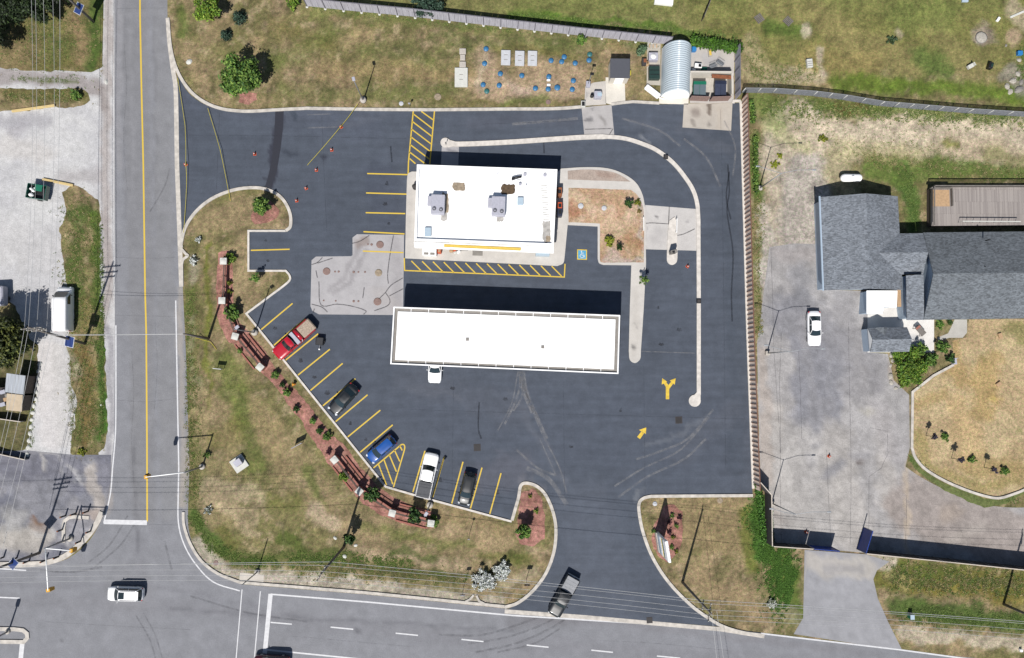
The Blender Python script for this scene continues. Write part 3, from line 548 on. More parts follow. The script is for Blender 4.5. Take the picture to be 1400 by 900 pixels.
sheet('concrete_apron', [(901,132),(942,132),(941,143),(901,142)], CZ, 'concrete_mat', cc((240,232,218)), .3)
sheet('concrete_yard', [(943,64),(1004,68),(1003,141),(943,141)], .008, 'concrete_mat', cc((206,200,194), [([(965,80),(980,86)],8,4,(186,184,186),.6), ([(950,95),(1000,97)],3,2,(170,166,160),.6)]), .3)
sheet('concrete_apron', [(885,56),(903,58),(903,117),(884,116)], .008, 'concrete_mat', cc((198,192,180)), .3)

# --- raised walk round the store and the bed east of it
ISL = [(554,353.5),(555,300),(556.5,246)]+cr([(556.5,246),(558,238),(563,235)])+[(762,236),(767,231)]+cr([(767,231),(800,229),(830,230.5),(852,238),(869,250),(878,266),(882,285)])+[(883,360),(880,420),(876,480)]+cr([(876,480),(875,491),(868,496.5),(861,492),(859.5,480)])+[(861,420),(863,363),(825,362.5)]+cr([(825,362.5),(819,360),(817,354)])+[(817,310),(776,308),(772,350)]+cr([(772,350),(770,360),(762,364)])
b = MB(); b.prism(wpoly(ISL), 0, .125); tag(b.build('pavement', 'kerb_mat'), kind='structure')
sheet('pavement', ISL, .13, 'concrete_mat', cc((219,214,207), [([(558,260),(558,345)],4,2,(206,200,194),.5), ([(640,355),(700,358)],8,5,(224,219,212),.6), ([(870,400),(868,480)],5,4,(208,202,194),.6), ([(867,474)],3,2,(96,94,96),.7), ([(865,440),(872,450)],1,1,(130,126,124),.5)]), .3)
sheet('gravel_bed', [(776,234)]+cr([(776,234),(800,232),(830,234),(850,241),(862,249)])+[(776,246)], .136, 'gravel_mat', paint(solid((186,170,158), .08, 8), [([(815,236),(840,242)],4,3,(150,110,90),.3)]), .25, edge=.05)
BED = [(777,257),(862,260)]+cr([(862,260),(872,268),(879,285),(880,310)])+[(880.5,330),(880,359),(826,359.5)]+cr([(826,359.5),(821,358),(820,352)])+[(820,306),(777,304.5)]
sheet('planting_bed', BED, .136, 'ground_mat', paint(solid((208,182,154), .12, 14, (188,156,126)), [([(779,280),(782,295)],5,4,(160,104,80),.6), ([(876,280),(878,355),(826,356)],3,2,(190,174,162),.9), ([(860,330),(868,340)],8,5,(160,120,84),.6), ([(850,260),(860,262)],5,3,(206,186,160),.5), ([(836,346),(840,354)],10,5,(190,172,158),.8), ([(812,320),(855,310)],12,6,(206,180,148),.5)]), .25, edge=.05)

# --- beds of red mulch
mulch = paint(solid((178,130,118), .12, 8, (154,110,98)), [], 1)
for z, poly in [(.012, [(298,345),(312,342),(319,350),(320,400),(316,420),(330,445),(345,460),(362,480),(372,500),(392,520),(412,542),(432,566),(452,590),(470,608),(486,628),(504,650),(520,668),(536,680),(570,694),(600,706),(598,722),(580,724),(548,716),(520,704),(496,688),(476,664),(452,636),(434,612),(418,588),(400,560),(384,538),(364,516),(345,492),(325,476),(306,462),(296,430),(295,380)]),
                (.012, [(348,282),(360,272),(374,277),(382,288),(378,298),(366,305),(350,306),(343,297)]),
                (.012, [(713,672),(728,668),(740,680),(747,705),(744,735),(730,746),(712,743),(706,730),(708,690)]), (.012, [(890,735),(898,712),(908,694),(920,691),(932,700),(936,725),(930,745),(925,758),(912,768),(902,764),(892,750)]),
                (.012, [(328,130),(338,124),(352,128),(352,138),(340,143),(328,140)])]:
    sheet('mulch_bed', poly, z, 'ground_mat', speckle(mulch, .25), .3, edge=.3)
sheet('mulch_bed', [(1015,160),(1018.5,160),(1022,300),(1025,450),(1032,640),(1029.5,660),(1023,450),(1017,260)], .012, 'ground_mat', paint(solid((160,92,76), .1, 8), []), .3)

# --- lawn of the house
LAWN = [(1300,500),(1246,537),(1245.5,612)]+cr([(1245.5,612),(1251,626),(1264,642),(1290,658),(1320,671),(1345,679),(1365,682),(1385,676),(1405,668)])+[(1600,640),(1600,436),(1325,437),(1320,462),(1302,466),(1304,490)]
lw = speckle(paint(solid((194,174,136), c2=(182,160,124), s=30), [([(1255,600),(1270,640),(1340,670),(1390,660)],7,5,(150,138,82),.6), ([(1330,640),(1395,640)],14,8,(158,138,88),.6), ([(1300,480),(1320,520)],14,9,(176,146,92),.6), ([(1350,500),(1345,560)],16,9,(174,146,90),.6), ([(1358,547)],5,4,(206,180,110),.7), ([(1385,450),(1410,460)],16,8,(130,128,76),.7), ([(1310,560),(1330,620)],16,9,(204,176,128),.5), ([(1346,483),(1350,487)],4,3,(140,128,80),.6), ([(1260,550),(1290,540)],8,6,(170,144,90),.5), ([(1390,585)],4,2,(110,124,60),.5)]), .12)
sheet('lawn', LAWN, .012, 'ground_mat', lw, .35)
sheet('weed_strip', [(1240,620),(1250,640),(1275,660),(1300,676),(1345,694),(1372,690),(1400,676),(1440,665),(1440,660),(1400,668),(1366,684),(1345,681),(1300,665),(1262,645),(1248,625)], .010, 'ground_mat', paint(solid((108,118,70), .1, 10), [([(1240,620),(1262,645)],4,3,(80,112,50),.8)]), .3, edge=.2)

# --- kerbs
KZ = .15
strip('kerb', cr([(230,25),(233,60),(238,84),(246,104),(258,122),(272,135),(288,144),(305,149.5),(325,152),(345,152.5),(380,150.5),(420,148.5)])+[(500,150),(594,150.5),(700,149.5),(740,149.5)]+cr([(740,149.5),(770,148.5),(795,146.5)]), .42, 0, KZ, 'kerb_mat')
strip('kerb', cr([(836,143),(850,141),(865,139.5)])+[(901,141.5)], .38, 0, KZ, 'kerb_mat')
strip('kerb', [(1002,141.5),(1003,138.5),(1011,138.5),(1012.5,141),(1015,225),(1021.5,450),(1029.5,668)], .36, 0, KZ, 'kerb_white_mat')
strip('kerb', [(1029,677.5),(890,678.5)]+cr([(890,678.5),(880,681),(874,687),(873.5,700),(879,728),(892,762),(914,796),(944,827),(970,846),(990,857),(1015,864.5),(1040,868)]), .42, 0, KZ, 'kerb_mat')
strip('kerb', cr([(690,830),(708,824),(728,808),(746,784),(757,755),(760,725),(756,700),(746,677),(734,665),(720,660.5),(712,664),(709,680)])+[(700,711.5)], .42, 0, KZ, 'kerb_mat')
strip('kerb', [(699.5,713),(583,681.5),(527.5,665.5),(337,429)]+cr([(337,429),(370,404.5),(394,386),(396.5,378),(391,370.5)])+[(340,370.5),(340,316),(391,316)], .27, 0, KZ, 'kerb_white_mat')
strip('kerb', cr([(391,316),(397.5,309),(396.5,291),(387,273),(372,262),(350,257),(320,260),(290,272),(268,290),(254,311),(248.5,332),(248.5,339)]), .42, 0, KZ, 'kerb_mat')
strip('kerb', cr([(248,340),(254,347),(257,350),(251,355),(249,362)])+[(249.5,392)], .34, 0, KZ, 'kerb_mat')
strip('gutter', cr([(229.5,25),(232,60),(236.5,95),(240,118),(241,150)])+[(242,225),(245.5,320),(248,392)], .6, None, .0185, 'kerb_mat')
strip('gutter', cr([(251,700),(252,718),(260,742),(275,766),(298,784),(328,796)])+[(500,810),(640,824),(690,829)], .36, 0, KZ, 'kerb_mat')
strip('gutter', [(690,836),(800,844),(985,860.5),(1045,870)], .55, None, .0225, 'kerb_mat')
strip('kerb', [(636,822.5),(642,819.5),(647.5,813.5)], .26, 0, KZ+.006, 'kerb_mat'); strip('kerb', [(662,825),(655,821.5),(651.5,814)], .26, 0, KZ+.009, 'kerb_mat')
strip('kerb', [(-100,772),(30,772),(62,770)]+cr([(62,770),(88,761),(112,742),(130,720),(140,700)]), .7, 0, KZ, 'kerb_mat')
strip('kerb', [(87,742),(87.5,720),(89,712),(95,707.5),(103,706.5),(122,708)], .45, 0, .12, 'kerb_mat')
strip('kerb', [(-100,858),(20,860),(32,861.5),(37.5,866),(38,872),(33,877.5),(-100,876)], .5, 0, KZ, 'kerb_mat')
sheet('concrete_pad', [(328,783),(361,786),(360,801),(327,798)], .022, 'concrete_mat', cc((222,214,202)), .3)
strip('kerb', [(1303,499),(1275,514),(1247,536),(1246,612)]+cr([(1246,612),(1251,626),(1264,641),(1290,657),(1320,670),(1345,678),(1364,681),(1383,676),(1405,667),(1460,640)]), .34, 0, .2, 'kerb_mat')
# median ribs of the drive-through lane
MED = cr([(618,197),(628,197.5),(660,196.5),(700,194.5),(760,190.5),(800,188),(830,187.5),(855,190),(878,197),(898,206),(920,223),(938,245),(948,262),(953,280),(954.5,300)])+[(955,400),(955,470),(955,540)]
strip('median_kerb', MED, [.68]*30+[.55]*(len(MED)-30), 0, .16, 'kerb_white_mat')
for c, r in (((609,195.5), .68), ((949.5,548), .82)):
    q = P(*c); b = MB(); b.prism([(q.x+r*math.cos(t/10*math.pi), q.y+r*math.sin(t/10*math.pi)) for t in range(20)], 0, .163); tag(b.build('median_kerb', 'kerb_white_mat'), kind='structure')
b = MB(); b.prism(wpoly([(609,190),(622,194),(622,200),(612,202)]), 0, .161); tag(b.build('median_kerb', 'kerb_white_mat'), kind='structure')
b = MB(); b.prism(wpoly([(957.6,530),(957.3,549),(952,556),(943,545),(948,541),(952.5,536)]), 0, .161); tag(b.build('median_kerb', 'kerb_white_mat'), kind='structure')
b = MB(); b.prism(wpoly([(915,302),(922,297),(924.5,302),(926,345)]+cr([(926,345),(925,358),(918.5,362.5),(912,358),(911.5,345)])+[(913,315)]), 0, .16); tag(b.build('lane_island', 'kerb_white_mat'), kind='structure')

# --- painted markings
def lines(name, segs, wd, mat, z):
    b = MB()
    for s_ in segs: strip_mb(b, s_, wd, None, z)
    return tag(b.build(name, mat), kind='structure')
LZ = .0275
lines('bay_lines', [[(502,237.5),(557,239)],[(500.5,264),(556,265.7)],[(500,291),(554,292.3)],[(497,317),(553,320)],[(496,343.5),(551.5,345.5)],[(343,342.5),(396,341)],
 [(357,451),(400,415)],[(373,473.5),(417,436)],[(390,493),(435,456.5)],[(407.5,513),(451,477.7)],[(424.5,534),(468.5,497)],[(441.5,555),(486,518)],[(459,576.5),(502.5,540)],[(475.5,597.5),(520,561)],[(492.5,618.5),(537,581)],
 [(581,616.5),(564.5,673)],[(607.5,624.5),(591.5,680)],[(633,631.5),(617.5,689)],[(659,639.5),(643,696)],[(685,647),(669.6,703)]], .18, 'yellow_worn', LZ)
lines('hatched_zone', [[(565,152),(558.5,222),(558,239)],[(594,152.5),(587.5,225)]]+[[(565+.1*(156-y)+0, y), (593-.09*(y-152)-1.5, y+20)] for y in (156,166.5,177,187.5,198,208)]+[[(576,152.5),(592,164)],[(560,217),(568,224)]], .17, 'yellow_worn', LZ)
lines('hatched_zone', [[(552.7,353),(553.2,370),(771.5,379),(772.5,361)]]+[[(562.5+14.75*k, 357+k*.55),(576+14.75*k, 370.6+k*.55)] for k in range(14)], .16, 'yellow_worn', LZ)
lines('hatched_zone', [[(510.5,640)]+cr([(544,612),(549,608),(552.5,608.5),(553.3,613),(551,622)])+[(538,666)],[(517.5,635),(528.5,663.5)],[(525,628.6),(537,662)],[(532.3,622),(542,645)],[(539.4,615.7),(546.5,631)],[(546.5,609.5),(550,616)]], .17, 'yellow_worn', LZ)
b = MB()
def pq(b, poly, z): b.add([(x, y, z) for x, y in wpoly(poly)], [tuple(range(len(poly)-1, -1, -1))]) 
pq(b, [(910.2,546),(914.9,546),(914.9,531.5),(910.2,531.5)], LZ); pq(b, [(910.2,532),(914.9,532),(914.9,528.5),(909.3,520.5),(906.1,522.3),(910.2,529)], LZ+.003); pq(b, [(912,532),(914.9,532),(921.4,523.2),(918.4,521),(911.8,529)], LZ+.006)
pq(b, [(905.3,517.2),(904.6,526),(912,522)], LZ+.009); pq(b, [(923.8,517.2),(915.6,520.3),(922.3,526.2)], LZ+.009)
tag(b.build('lane_arrow', 'yellow_line'), kind='structure')
b = MB(); pq(b, [(871,597.5),(875,600.5),(880.5,592.5),(876.8,590)], LZ); pq(b, [(873.5,588),(883,593.5),(883.5,584.5)], LZ); tag(b.build('lane_arrow', 'yellow_line'), kind='structure')
flat('sign_blue', C(90, 175, 215), .7); flat('pale_mark', C(225, 232, 236), .7)
# accessible bay symbol
b = MB(); pq(b, [(789,341),(802.5,341.5),(802.5,355.5),(789,355)], LZ); tag(b.build('accessible_bay_mark', 'yellow_line'), kind='structure')
b = MB(); pq(b, [(790.3,342.3),(801.2,342.8),(801.2,354.2),(790.3,353.8)], LZ+.004); tag(b.build('accessible_bay_mark', 'sign_blue'), kind='structure')
lines('accessible_bay_mark', [cr([(794.2,347.5),(793,350),(794.5,352.3),(797,352.2),(798.3,350.3)]),[(795,344),(795.4,349),(798.3,349),(799.5,352)],[(795.2,346.3),(798,346.3)]], .09, 'pale_mark', LZ+.008)
q = P(794.9, 343.7); b = MB(); b.prism([(q.x+.09*math.cos(t), q.y+.09*math.sin(t)) for t in np.arange(0, 6.2, .7)], LZ+.007, LZ+.009); tag(b.build('accessible_bay_mark', 'pale_mark'), kind='structure')
WZ = .0185
lines('centre_line', [[(191.2,-200),(191.5,20),(193.5,120),(196,225),(198.5,400),(200,455),(201,600),(201.3,713)]], .22, 'yellow_worn', WZ)
lines('edge_line', [cr([(158.5,445),(158.5,560),(157.5,600),(154,640),(151,675),(142,715)]),[(240.3,411),(243,560),(244.5,640),(243.7,675)]+cr([(243.7,675),(244,715),(252,745),(268,772),(292,796),(328,808)])], .17, 'white_line', WZ)
lines('edge_line', [[(370,812.5),(500,823),(700,841.5),(975,858.5),(1230,888.5),(1360,906)],[(365,888.5),(500,902)]], .2, 'white_line', WZ)
lines('stop_line', [[(142,713.5),(201,714.8)]], .62, 'white_line', WZ+.003); lines('stop_line', [[(370,812),(362,894)]], .58, 'white_line', WZ+.003); lines('stop_line', [[(30.5,880),(26,925)]], .6, 'white_line', WZ+.003)
lines('crosswalk_line', [[(331,806),(322,910)],[(356,808.5),(347,910)]], .13, 'white_line', WZ)
lines('lane_line', [[(370,851),(399,853.5)],[(452,857.5),(483,860.5)],[(541,865.8),(571.5,868.8)],[(631,874.3),(661,877.3)],[(720,882),(750,885)],[(808.5,889),(838,892)],[(898,897),(930,900)],[(-30,815.5),(27,818)],[(-40,775),(36,780)]], .17, 'white_line', WZ)
# ================================================================== BUILDINGS
flat('roof_white', (.86,.86,.85), .7, amt=.03, scale=.6); flat('metal_white', (.8,.8,.8), .5, amt=.04); flat('metal_grey', C(196,196,208), .55, .05, amt=.1, scale=4)
flat('gutter_grey', C(150,145,138), .7, amt=.12, scale=2); flat('black', C(28,28,32), .5, amt=.2); flat('glass', (.02,.03,.035), .06, amt=.05, spec=.8)
flat('yellow_band', C(240,205,90), .6, amt=.06); flat('stain_tan', C(168,152,130), .9, amt=.3, scale=3); flat('stain_brown', C(96,76,52), .6, amt=.4, scale=3); flat('stain_grey', C(190,186,180), .9, amt=.3, scale=2)
flat('wall_cream', C(225,218,205), .8, amt=.06); flat('skylight', C(196,216,230), .3, amt=.05); flat('brick', C(172,110,96), .9, amt=.25, scale=8); flat('cap_stone', C(226,226,218), .85, amt=.08)
flat('timber_red', C(176,116,102), .85, amt=.25, scale=5); flat('timber_dark', C(96,84,76), .85, amt=.25, scale=5)
flat('steel', C(178,180,184), .45, .6, amt=.1); flat('galv', C(190,194,198), .5, .4, amt=.1); flat('white_paint', (.78,.78,.77), .45, amt=.04); flat('orange', C(225,95,50), .6, amt=.08)
flat('rust', C(150,92,60), .9, amt=.3, scale=5); flat('green_paint', C(20,120,92), .5, amt=.1); flat('green_dark', C(36,64,58), .5, amt=.15); flat('blue_dark', C(40,48,72), .5, amt=.15)
flat('blue_paint', C(20,60,150), .5, amt=.1); flat('teal', C(60,130,150), .5, amt=.1); flat('panel_blue', C(52,72,130), .18, amt=.05); flat('light_blue', C(190,208,226), .6, amt=.05)
flat('lid_blue', C(62,128,176), .5, amt=.12, scale=5); flat('lid_green', C(60,122,122), .5, amt=.12, scale=5); flat('cover_white', C(214,216,220), .6, amt=.08); flat('concrete_obj', C(205,198,188), .9, amt=.12, scale=5)
flat('rust_cover', C(150,124,116), .8, amt=.2, scale=6); flat('signal_yellow', C(236,176,40), .5, amt=.05); flat('pole_wood', C(132,126,120), .9, amt=.2, scale=3); flat('wire', C(215,215,215), .5, amt=.02)
flat('wire_dark', C(70,70,74), .6, amt=.02); flat('wood_new', C(200,166,128), .8, amt=.15, scale=4); flat('shed_roof', C(88,90,98), .9, amt=.12, scale=3, stretch=(1, 12, 1))
flat('tyre', (.02,.02,.02), .8); flat('rope_yellow', C(214,200,70), .7); flat('blue_bright', C(50,140,210), .5); flat('stone', C(190,184,172), .9, amt=.2, scale=4)
flat('solar_frame', C(225,230,236), .4, .3); flat('polycarb', C(205,218,226), .25, amt=.05, scale=4)
shingle('shingles', C(128,134,142)); shingle('shingles_dark', C(112,118,124))

def rect(u0, v0, u1, v1, h): return [P(u0, v0, h), P(u1, v0, h), P(u1, v1, h), P(u0, v1, h)]
def rampbox(b, base, top):
    """base/top: 4 corner points each (clockwise or not), closed solid"""
    b.add(list(base)+list(top), [(0, 1, 2, 3), (7, 6, 5, 4), (0, 4, 5, 1), (1, 5, 6, 2), (2, 6, 7, 3), (3, 7, 4, 0)]); return b
def frame_box(b, outer, wd, z0, z1):
    """hollow rectangular rim: outer list of 4 points (x,y); wd width"""
    o = [Vector((p[0], p[1])) for p in outer]; L, Rr = offset_line([tuple(p) for p in o], wd*2, True); c = sum(o, Vector((0, 0)))/4
    inn = L if (L[0]-c).length < (Rr[0]-c).length else Rr
    vs = [(p.x, p.y, z0) for p in o]+[(p.x, p.y, z1) for p in o]+[(p.x, p.y, z1) for p in inn]+[(p.x, p.y, z0) for p in inn]; fs = []
    for i in range(4):
        j = (i+1) % 4
        for k in range(4): a, e = k*4, ((k+1) % 4)*4; fs.append((a+i, a+j, e+j, e+i))
    b.add(vs, fs); return [(p.x, p.y) for p in inn]

# ---- store
HS = 4.5
q = [P(570,225,HS), P(762,231.7,HS), P(757,340,HS), P(566.5,334,HS)]
ctr = sum(q, Vector())/4; store = thing('store', (ctr.x, ctr.y, 0), 0, 'flat white-roofed store building with two grey rooftop units and yellow front band', 'store')
o4 = [(p.x, p.y) for p in q]
body = [(p[0]*.985+ctr.x*.015, p[1]) for p in o4]
body[2] = (body[2][0], body[2][1]+.9); body[3] = (body[3][0], body[3][1]+.9)
b = MB(); b.prism(body, .0, HS-.7); b.build('wall', 'wall_cream', store, True)
b = MB(); inn = frame_box(b, [o4[0], o4[1], (P(757,336,HS).x, P(757,336,HS).y), (P(566.5,329,HS).x, P(566.5,329,HS).y)], .28, HS-1.0, HS); b.build('parapet', 'roof_white', store, True)
b = MB(); b.prism(inn, HS-.75, HS-.42); roof = b.build('roof', 'roof_white', store, True)
b = MB(); a_, c_ = P(566,331,HS-.5), P(757,337.6,HS-.5); e_, f_ = P(757,346,HS-.9), P(567,338.5,HS-.9)
rampbox(b, [Vector((p.x, p.y, HS-1.5)) for p in (a_, c_, e_, f_)], [Vector((p.x, p.y, z)) for p, z in ((a_, HS-.45), (c_, HS-.45), (e_, HS-.95), (f_, HS-.95))]); b.build('front_canopy', 'roof_white', store, True)
b = MB(); a_, c_ = P(607,334.3,HS-.4), P(712,339,HS-.4); e_, f_ = P(712,342.5,HS-.5), P(607,337.5,HS-.5)
rampbox(b, [Vector((p.x, p.y, HS-1.2)) for p in (a_, c_, e_, f_)], [Vector((p.x, p.y, HS-.4)) for p in (a_, c_, e_, f_)]); b.build('fascia_band', 'yellow_band', store, True)
_dz = [0]
def dec(parent, u0, v0, u1, v1, h, mat, name='roof_stain', th=.02):
    _dz[0] += 1; th = .012+.004*_dz[0]; b = MB(); pts = []
    cu, cv = (u0+u1)/2, (v0+v1)/2
    for t in range(22):
        g = t/22*2*math.pi; s_ = 1/max(abs(math.cos(g)), abs(math.sin(g)))**.8*random.uniform(.82, 1.08)
        pts.append(P(cu+(u1-u0)/2*math.cos(g)*s_*.93, cv+(v1-v0)/2*math.sin(g)*s_*.93, h))
    b.prism([(p.x, p.y) for p in pts], h, h+th); return b.build(name, mat, parent, True)
RZ = HS-.42
dec(store, 618,249,637.5,261.5, RZ, 'stain_tan'); dec(store, 684,251,705,267, RZ, 'stain_brown'); dec(store, 602,262,614.5,293, RZ, 'stain_tan'); dec(store, 602,290,612,303, RZ, 'stain_grey'); dec(store, 678,294,689,304, RZ, 'stain_grey')
dec(store, 741,300,753.5,333, RZ, 'stain_grey'); dec(store, 746,322,753,331, RZ, 'stain_tan')
b = MB()
for k in range(17): p = P(743.5+k*.25, 254+k*3.3, RZ); b.box((p.x, p.y, RZ+.015), (.85, .09, .03), rz=.08)
b.build('roof_ribs', 'stain_grey', store, True)
def rtu(u, v, w_, l_, h_):
    p = P(u, v, RZ+h_); b = MB(); b.box((p.x, p.y, RZ+h_/2), (w_, l_, h_), rz=-.03, bev=.05); m = b.build('rooftop_unit', 'metal_grey', store, True)
    b = MB(); b.box((p.x-w_*.62, p.y+l_*.2, RZ+h_*.35), (w_*.3, l_*.5, h_*.7), rz=-.03, bev=.04); k = b.build('duct_hood', 'metal_grey', m); k.location = (0, 0, 0)
    for dx in (-.32, .30):
        b = MB(); x, y = p.x+dx*w_*.8, p.y-l_*.26+dx*-.2
        b.cyl((x, y, RZ+h_), .26, .07, 18)
        g = b.build('fan', 'black', m)
        b2 = MB(); b2.cyl((x, y, RZ+h_+.07), .07, .05, 10)
        for j in range(4): b2.box((x, y, RZ+h_+.085), (.5, .035, .02), rz=j*math.pi/4+.3)
        b2.build('fan_guard', 'metal_grey', g)
    # children were built in store coordinates
    for k in _ch[m.name]: fix(k, m)
    return m
def fix(k, m):
    T = Matrix.Translation(-store.location)
    k.data.transform(T)
    for c in _ch.get(k.name, []): c.data.transform(T)
rtu(598.5, 279, 1.8, 2.55, 1.15); rtu(681.5, 281.5, 1.8, 2.55, 1.15)
def rbox(name, parent, u, v, w_, l_, h_, z, mat, rz=0, bev=.04):
    p = P(u, v, z+h_); b = MB(); b.box((p.x, p.y, z+h_/2), (w_, l_, h_), rz=rz, bev=bev); return b.build(name, mat, parent, True)
rbox('hatch', store, 585, 317, .85, 1.2, .35, RZ, 'skylight'); rbox('hatch', store, 711.5, 275, .8, 1.05, .35, RZ, 'skylight')
for u, v, s_ in ((717.7,238,.42), (745,239,.42), (711,251.5,.35)): rbox('vent_box', store, u, v, s_, s_, .4, RZ, 'metal_grey')
p = P(706.5,243,RZ+.4); b = MB(); b.tube([(p.x-.65,p.y-.1,RZ+.35),(p.x,p.y,RZ+.5),(p.x+.6,p.y+.12,RZ+.4)], .16, 8); b.box((p.x-.5,p.y-.15,RZ+.25),(.35,.3,.5)); b.build('exhaust_duct', 'black', store, True)
p = P(706,246.5,RZ+.3); b = MB(); b.tube([(p.x-.7,p.y-.1,RZ+.12),(p.x,p.y+.1,RZ+.2),(p.x+.75,p.y-.02,RZ+.12)], .06, 6); b.build('pipe', 'metal_white', store, True)
for u, v in ((680,238),(719,254),(757,236)): p = P(u,v,RZ+.3); b = MB(); b.tube([(p.x,p.y,RZ),(p.x+.06,p.y+.08,RZ+.45)], .07, 8); b.build('vent_pipe', 'metal_grey', store, True)
p0 = P(569.5,327,0)
# front doors and windows of the shop side (seen only from a step aside)
sw, se = Vector(body[3]), Vector(body[2]); dr = (se-sw).normalized(); nrm = Vector((dr.y, -dr.x))
for k, (t, w_, nm) in enumerate(((.16,2.6,'window'),(.36,2.6,'window'),(.5,1.9,'door'),(.66,2.6,'window'),(.86,2.6,'window'))):
    c = sw.lerp(se, t)+nrm*.03; b = MB(); b.box((c.x, c.y, 1.3), (w_, .08, 2.1), rz=math.atan2(dr.y, dr.x)); b.build(nm, 'glass', store, True)

# ---- fuel canopy
HC = 5.3
q = [P(538,419.5,HC), P(848,431,HC), P(845.5,511.5,HC), P(533.5,498,HC)]
ctr = sum(q, Vector())/4; can = thing('fuel_canopy', (ctr.x, ctr.y, 0), 0, 'long flat white canopy roof over the fuel pumps in the middle of the lot', 'canopy')
o4 = [(p.x, p.y) for p in q]
b = MB(); inn = frame_box(b, o4, .16, HC-.95, HC-.02); b.build('fascia', 'metal_white', can, True)
b = MB(); inn2 = frame_box(b, inn, .42, HC-.5, HC-.28); b.build('gutter', 'gutter_grey', can, True)
b = MB(); b.prism(inn2, HC-.9, HC-.16); rf = b.build('roof', 'roof_white', can, True)
dirx = (Vector(o4[1])-Vector(o4[0])).normalized(); ang = math.atan2(dirx.y, dirx.x)
for k in range(1, 13):
    for e0, e1 in ((0, 1), (3, 2)):
        c = Vector(o4[e0]).lerp(Vector(o4[e1]), k/13); s_ = -1 if e0 == 0 else 1; nn = Vector((-dirx.y, dirx.x))*s_
        c = c+nn*.38; b = MB(); b.box((c.x, c.y, HC-.24), (.07, .46, .09), rz=ang); b.build('joint_strap', 'metal_white', can, True)
for u, v in ((639,464),(742,474.5)):
    p = P(u, v, HC-.16); b = MB(); b.box((p.x, p.y, HC-.13), (.42, .42, .07), bev=.02); b.build('roof_drain', 'gutter_grey', can, True)
for t in (.14, .38, .62, .86):
    c = Vector(o4[0]).lerp(Vector(o4[1]), t).lerp(Vector(o4[3]).lerp(Vector(o4[2]), t), .5)
    b = MB(); b.box((c.x, c.y, (HC-.9)/2), (.4, .4, HC-.9), rz=ang, bev=.04); b.build('column', 'metal_white', can, True)

# ---- arched greenhouse-like storage shelter
b0, b1 = P(922,134,0), P(924,68,0); ctr = (b0+b1)/2; q = thing('arched_shelter', (ctr.x, ctr.y, 0), 0, 'long arched ribbed pale shelter beside the fenced yard', 'shelter')
L_ = (b1-b0).length; rz_ = math.atan2((b1-b0).y, (b1-b0).x)-math.pi/2; W2, HH = 1.95, 3.2
def shelter():
    b = MB(); b.smooth = True; n = 16; k = 23*6; vs = []; fs = []
    for i in range(k+1):
        y = -L_/2+L_*i/k; bul = 1+.035*abs(math.sin(i/6*math.pi))
        for j in range(n+1): a = math.pi*j/n; vs.append((W2*bul*math.cos(a), y, .05+HH*bul*math.sin(a)**.9))
    for i in range(k):
        for j in range(n): a = i*(n+1)+j; fs.append((a, a+1, a+n+2, a+n+1))
    b.add(vs, fs); b.build('arched_cover', 'polycarb', q)
    b = MB(); e = [(W2*.99*math.cos(math.pi*j/12), .05+HH*.99*math.sin(math.pi*j/12)**.9) for j in range(13)]
    for y, s_ in ((-L_/2+.02, 1), (L_/2-.02, -1)):
        b = MB(); b.add([(x, y, z) for x, z in e], [tuple(range(12, -1, -1)) if s_ < 0 else tuple(range(13))]); b.build('end_wall', 'roof_white', q)
    for x in (-W2-.02, W2+.02): b = MB(); b.box((x, 0, .12), (.14, L_, .24)); b.build('base_rail', 'concrete_obj', q)
    b = MB(); b.box((0, -L_/2-.03, 1.1), (2.2, .06, 2.2)); b.build('door', 'metal_white', q)
shelter(); q.rotation_euler.z = rz_

# ---- garden shed
p = P(848,93,2.5); q = thing('shed', (p.x, p.y, 0), 0, 'small shed with dark ribbed roof north of the pale concrete slab', 'shed')
b = MB(); b.box((0,0,1.1),(2.5,2.5,2.2)); b.build('wall', 'wall_cream', q)
b = MB(); rampbox(b, [Vector(v) for v in ((-1.35,-1.3,2.15),(1.35,-1.3,2.15),(1.35,1.3,2.4),(-1.35,1.3,2.4))], [Vector(v) for v in ((-1.35,-1.3,2.25),(1.35,-1.3,2.25),(1.35,1.3,2.5),(-1.35,1.3,2.5))]); b.build('roof', 'shed_roof', q)
b = MB(); b.box((0,-1.28,1.0),(1.2,.06,1.9)); b.build('door', 'metal_white', q)

# ---- bin enclosure
cs = [P(944,98,2.0), P(1003,99,2.0)]; fr = [P(943,139,0), P(1001,139.5,0)]
x0, x1 = cs[0].x, cs[1].x-.2; y1 = cs[0].y; y0 = fr[0].y+.35
q = thing('bin_enclosure', ((x0+x1)/2, (y0+y1)/2, 0), 0, 'three-sided pale walled enclosure holding the two large bins', 'enclosure')
b = MB(); b.box(((x0+x1)/2, y1, 1),(x1-x0, .22, 2)); b.box((x0, (y0+y1)/2-.01, 1.002),(.22, y1-y0-.24, 2)); b.box((x1, (y0+y1)/2-.01, 1.002),(.22, y1-y0-.24, 2)); b.build('wall', 'wall_cream', q, True)
b = MB(); b.box(((x0+x1)/2, (y0+y1)/2, .04),(x1-x0-.3, y1-y0-.3, .06)); b.build('floor_slab', 'concrete_obj', q, True)
for k in (0, 1):
    xa = x0+.15+k*(x1-x0)/2; b = MB(); b.box((xa+(x1-x0)/4-.1, y0-.25, .95),((x1-x0)/2-.25, .1, 1.7), rz=(.04 if k else -.03)); b.build('gate', 'rust_cover', q, True)
p = P(988,105,1.9); b = MB(); b.box((p.x, p.y, 1.85),(3.0,.5,.12), rz=-.06); b.build('loose_board', 'rust', q, True)
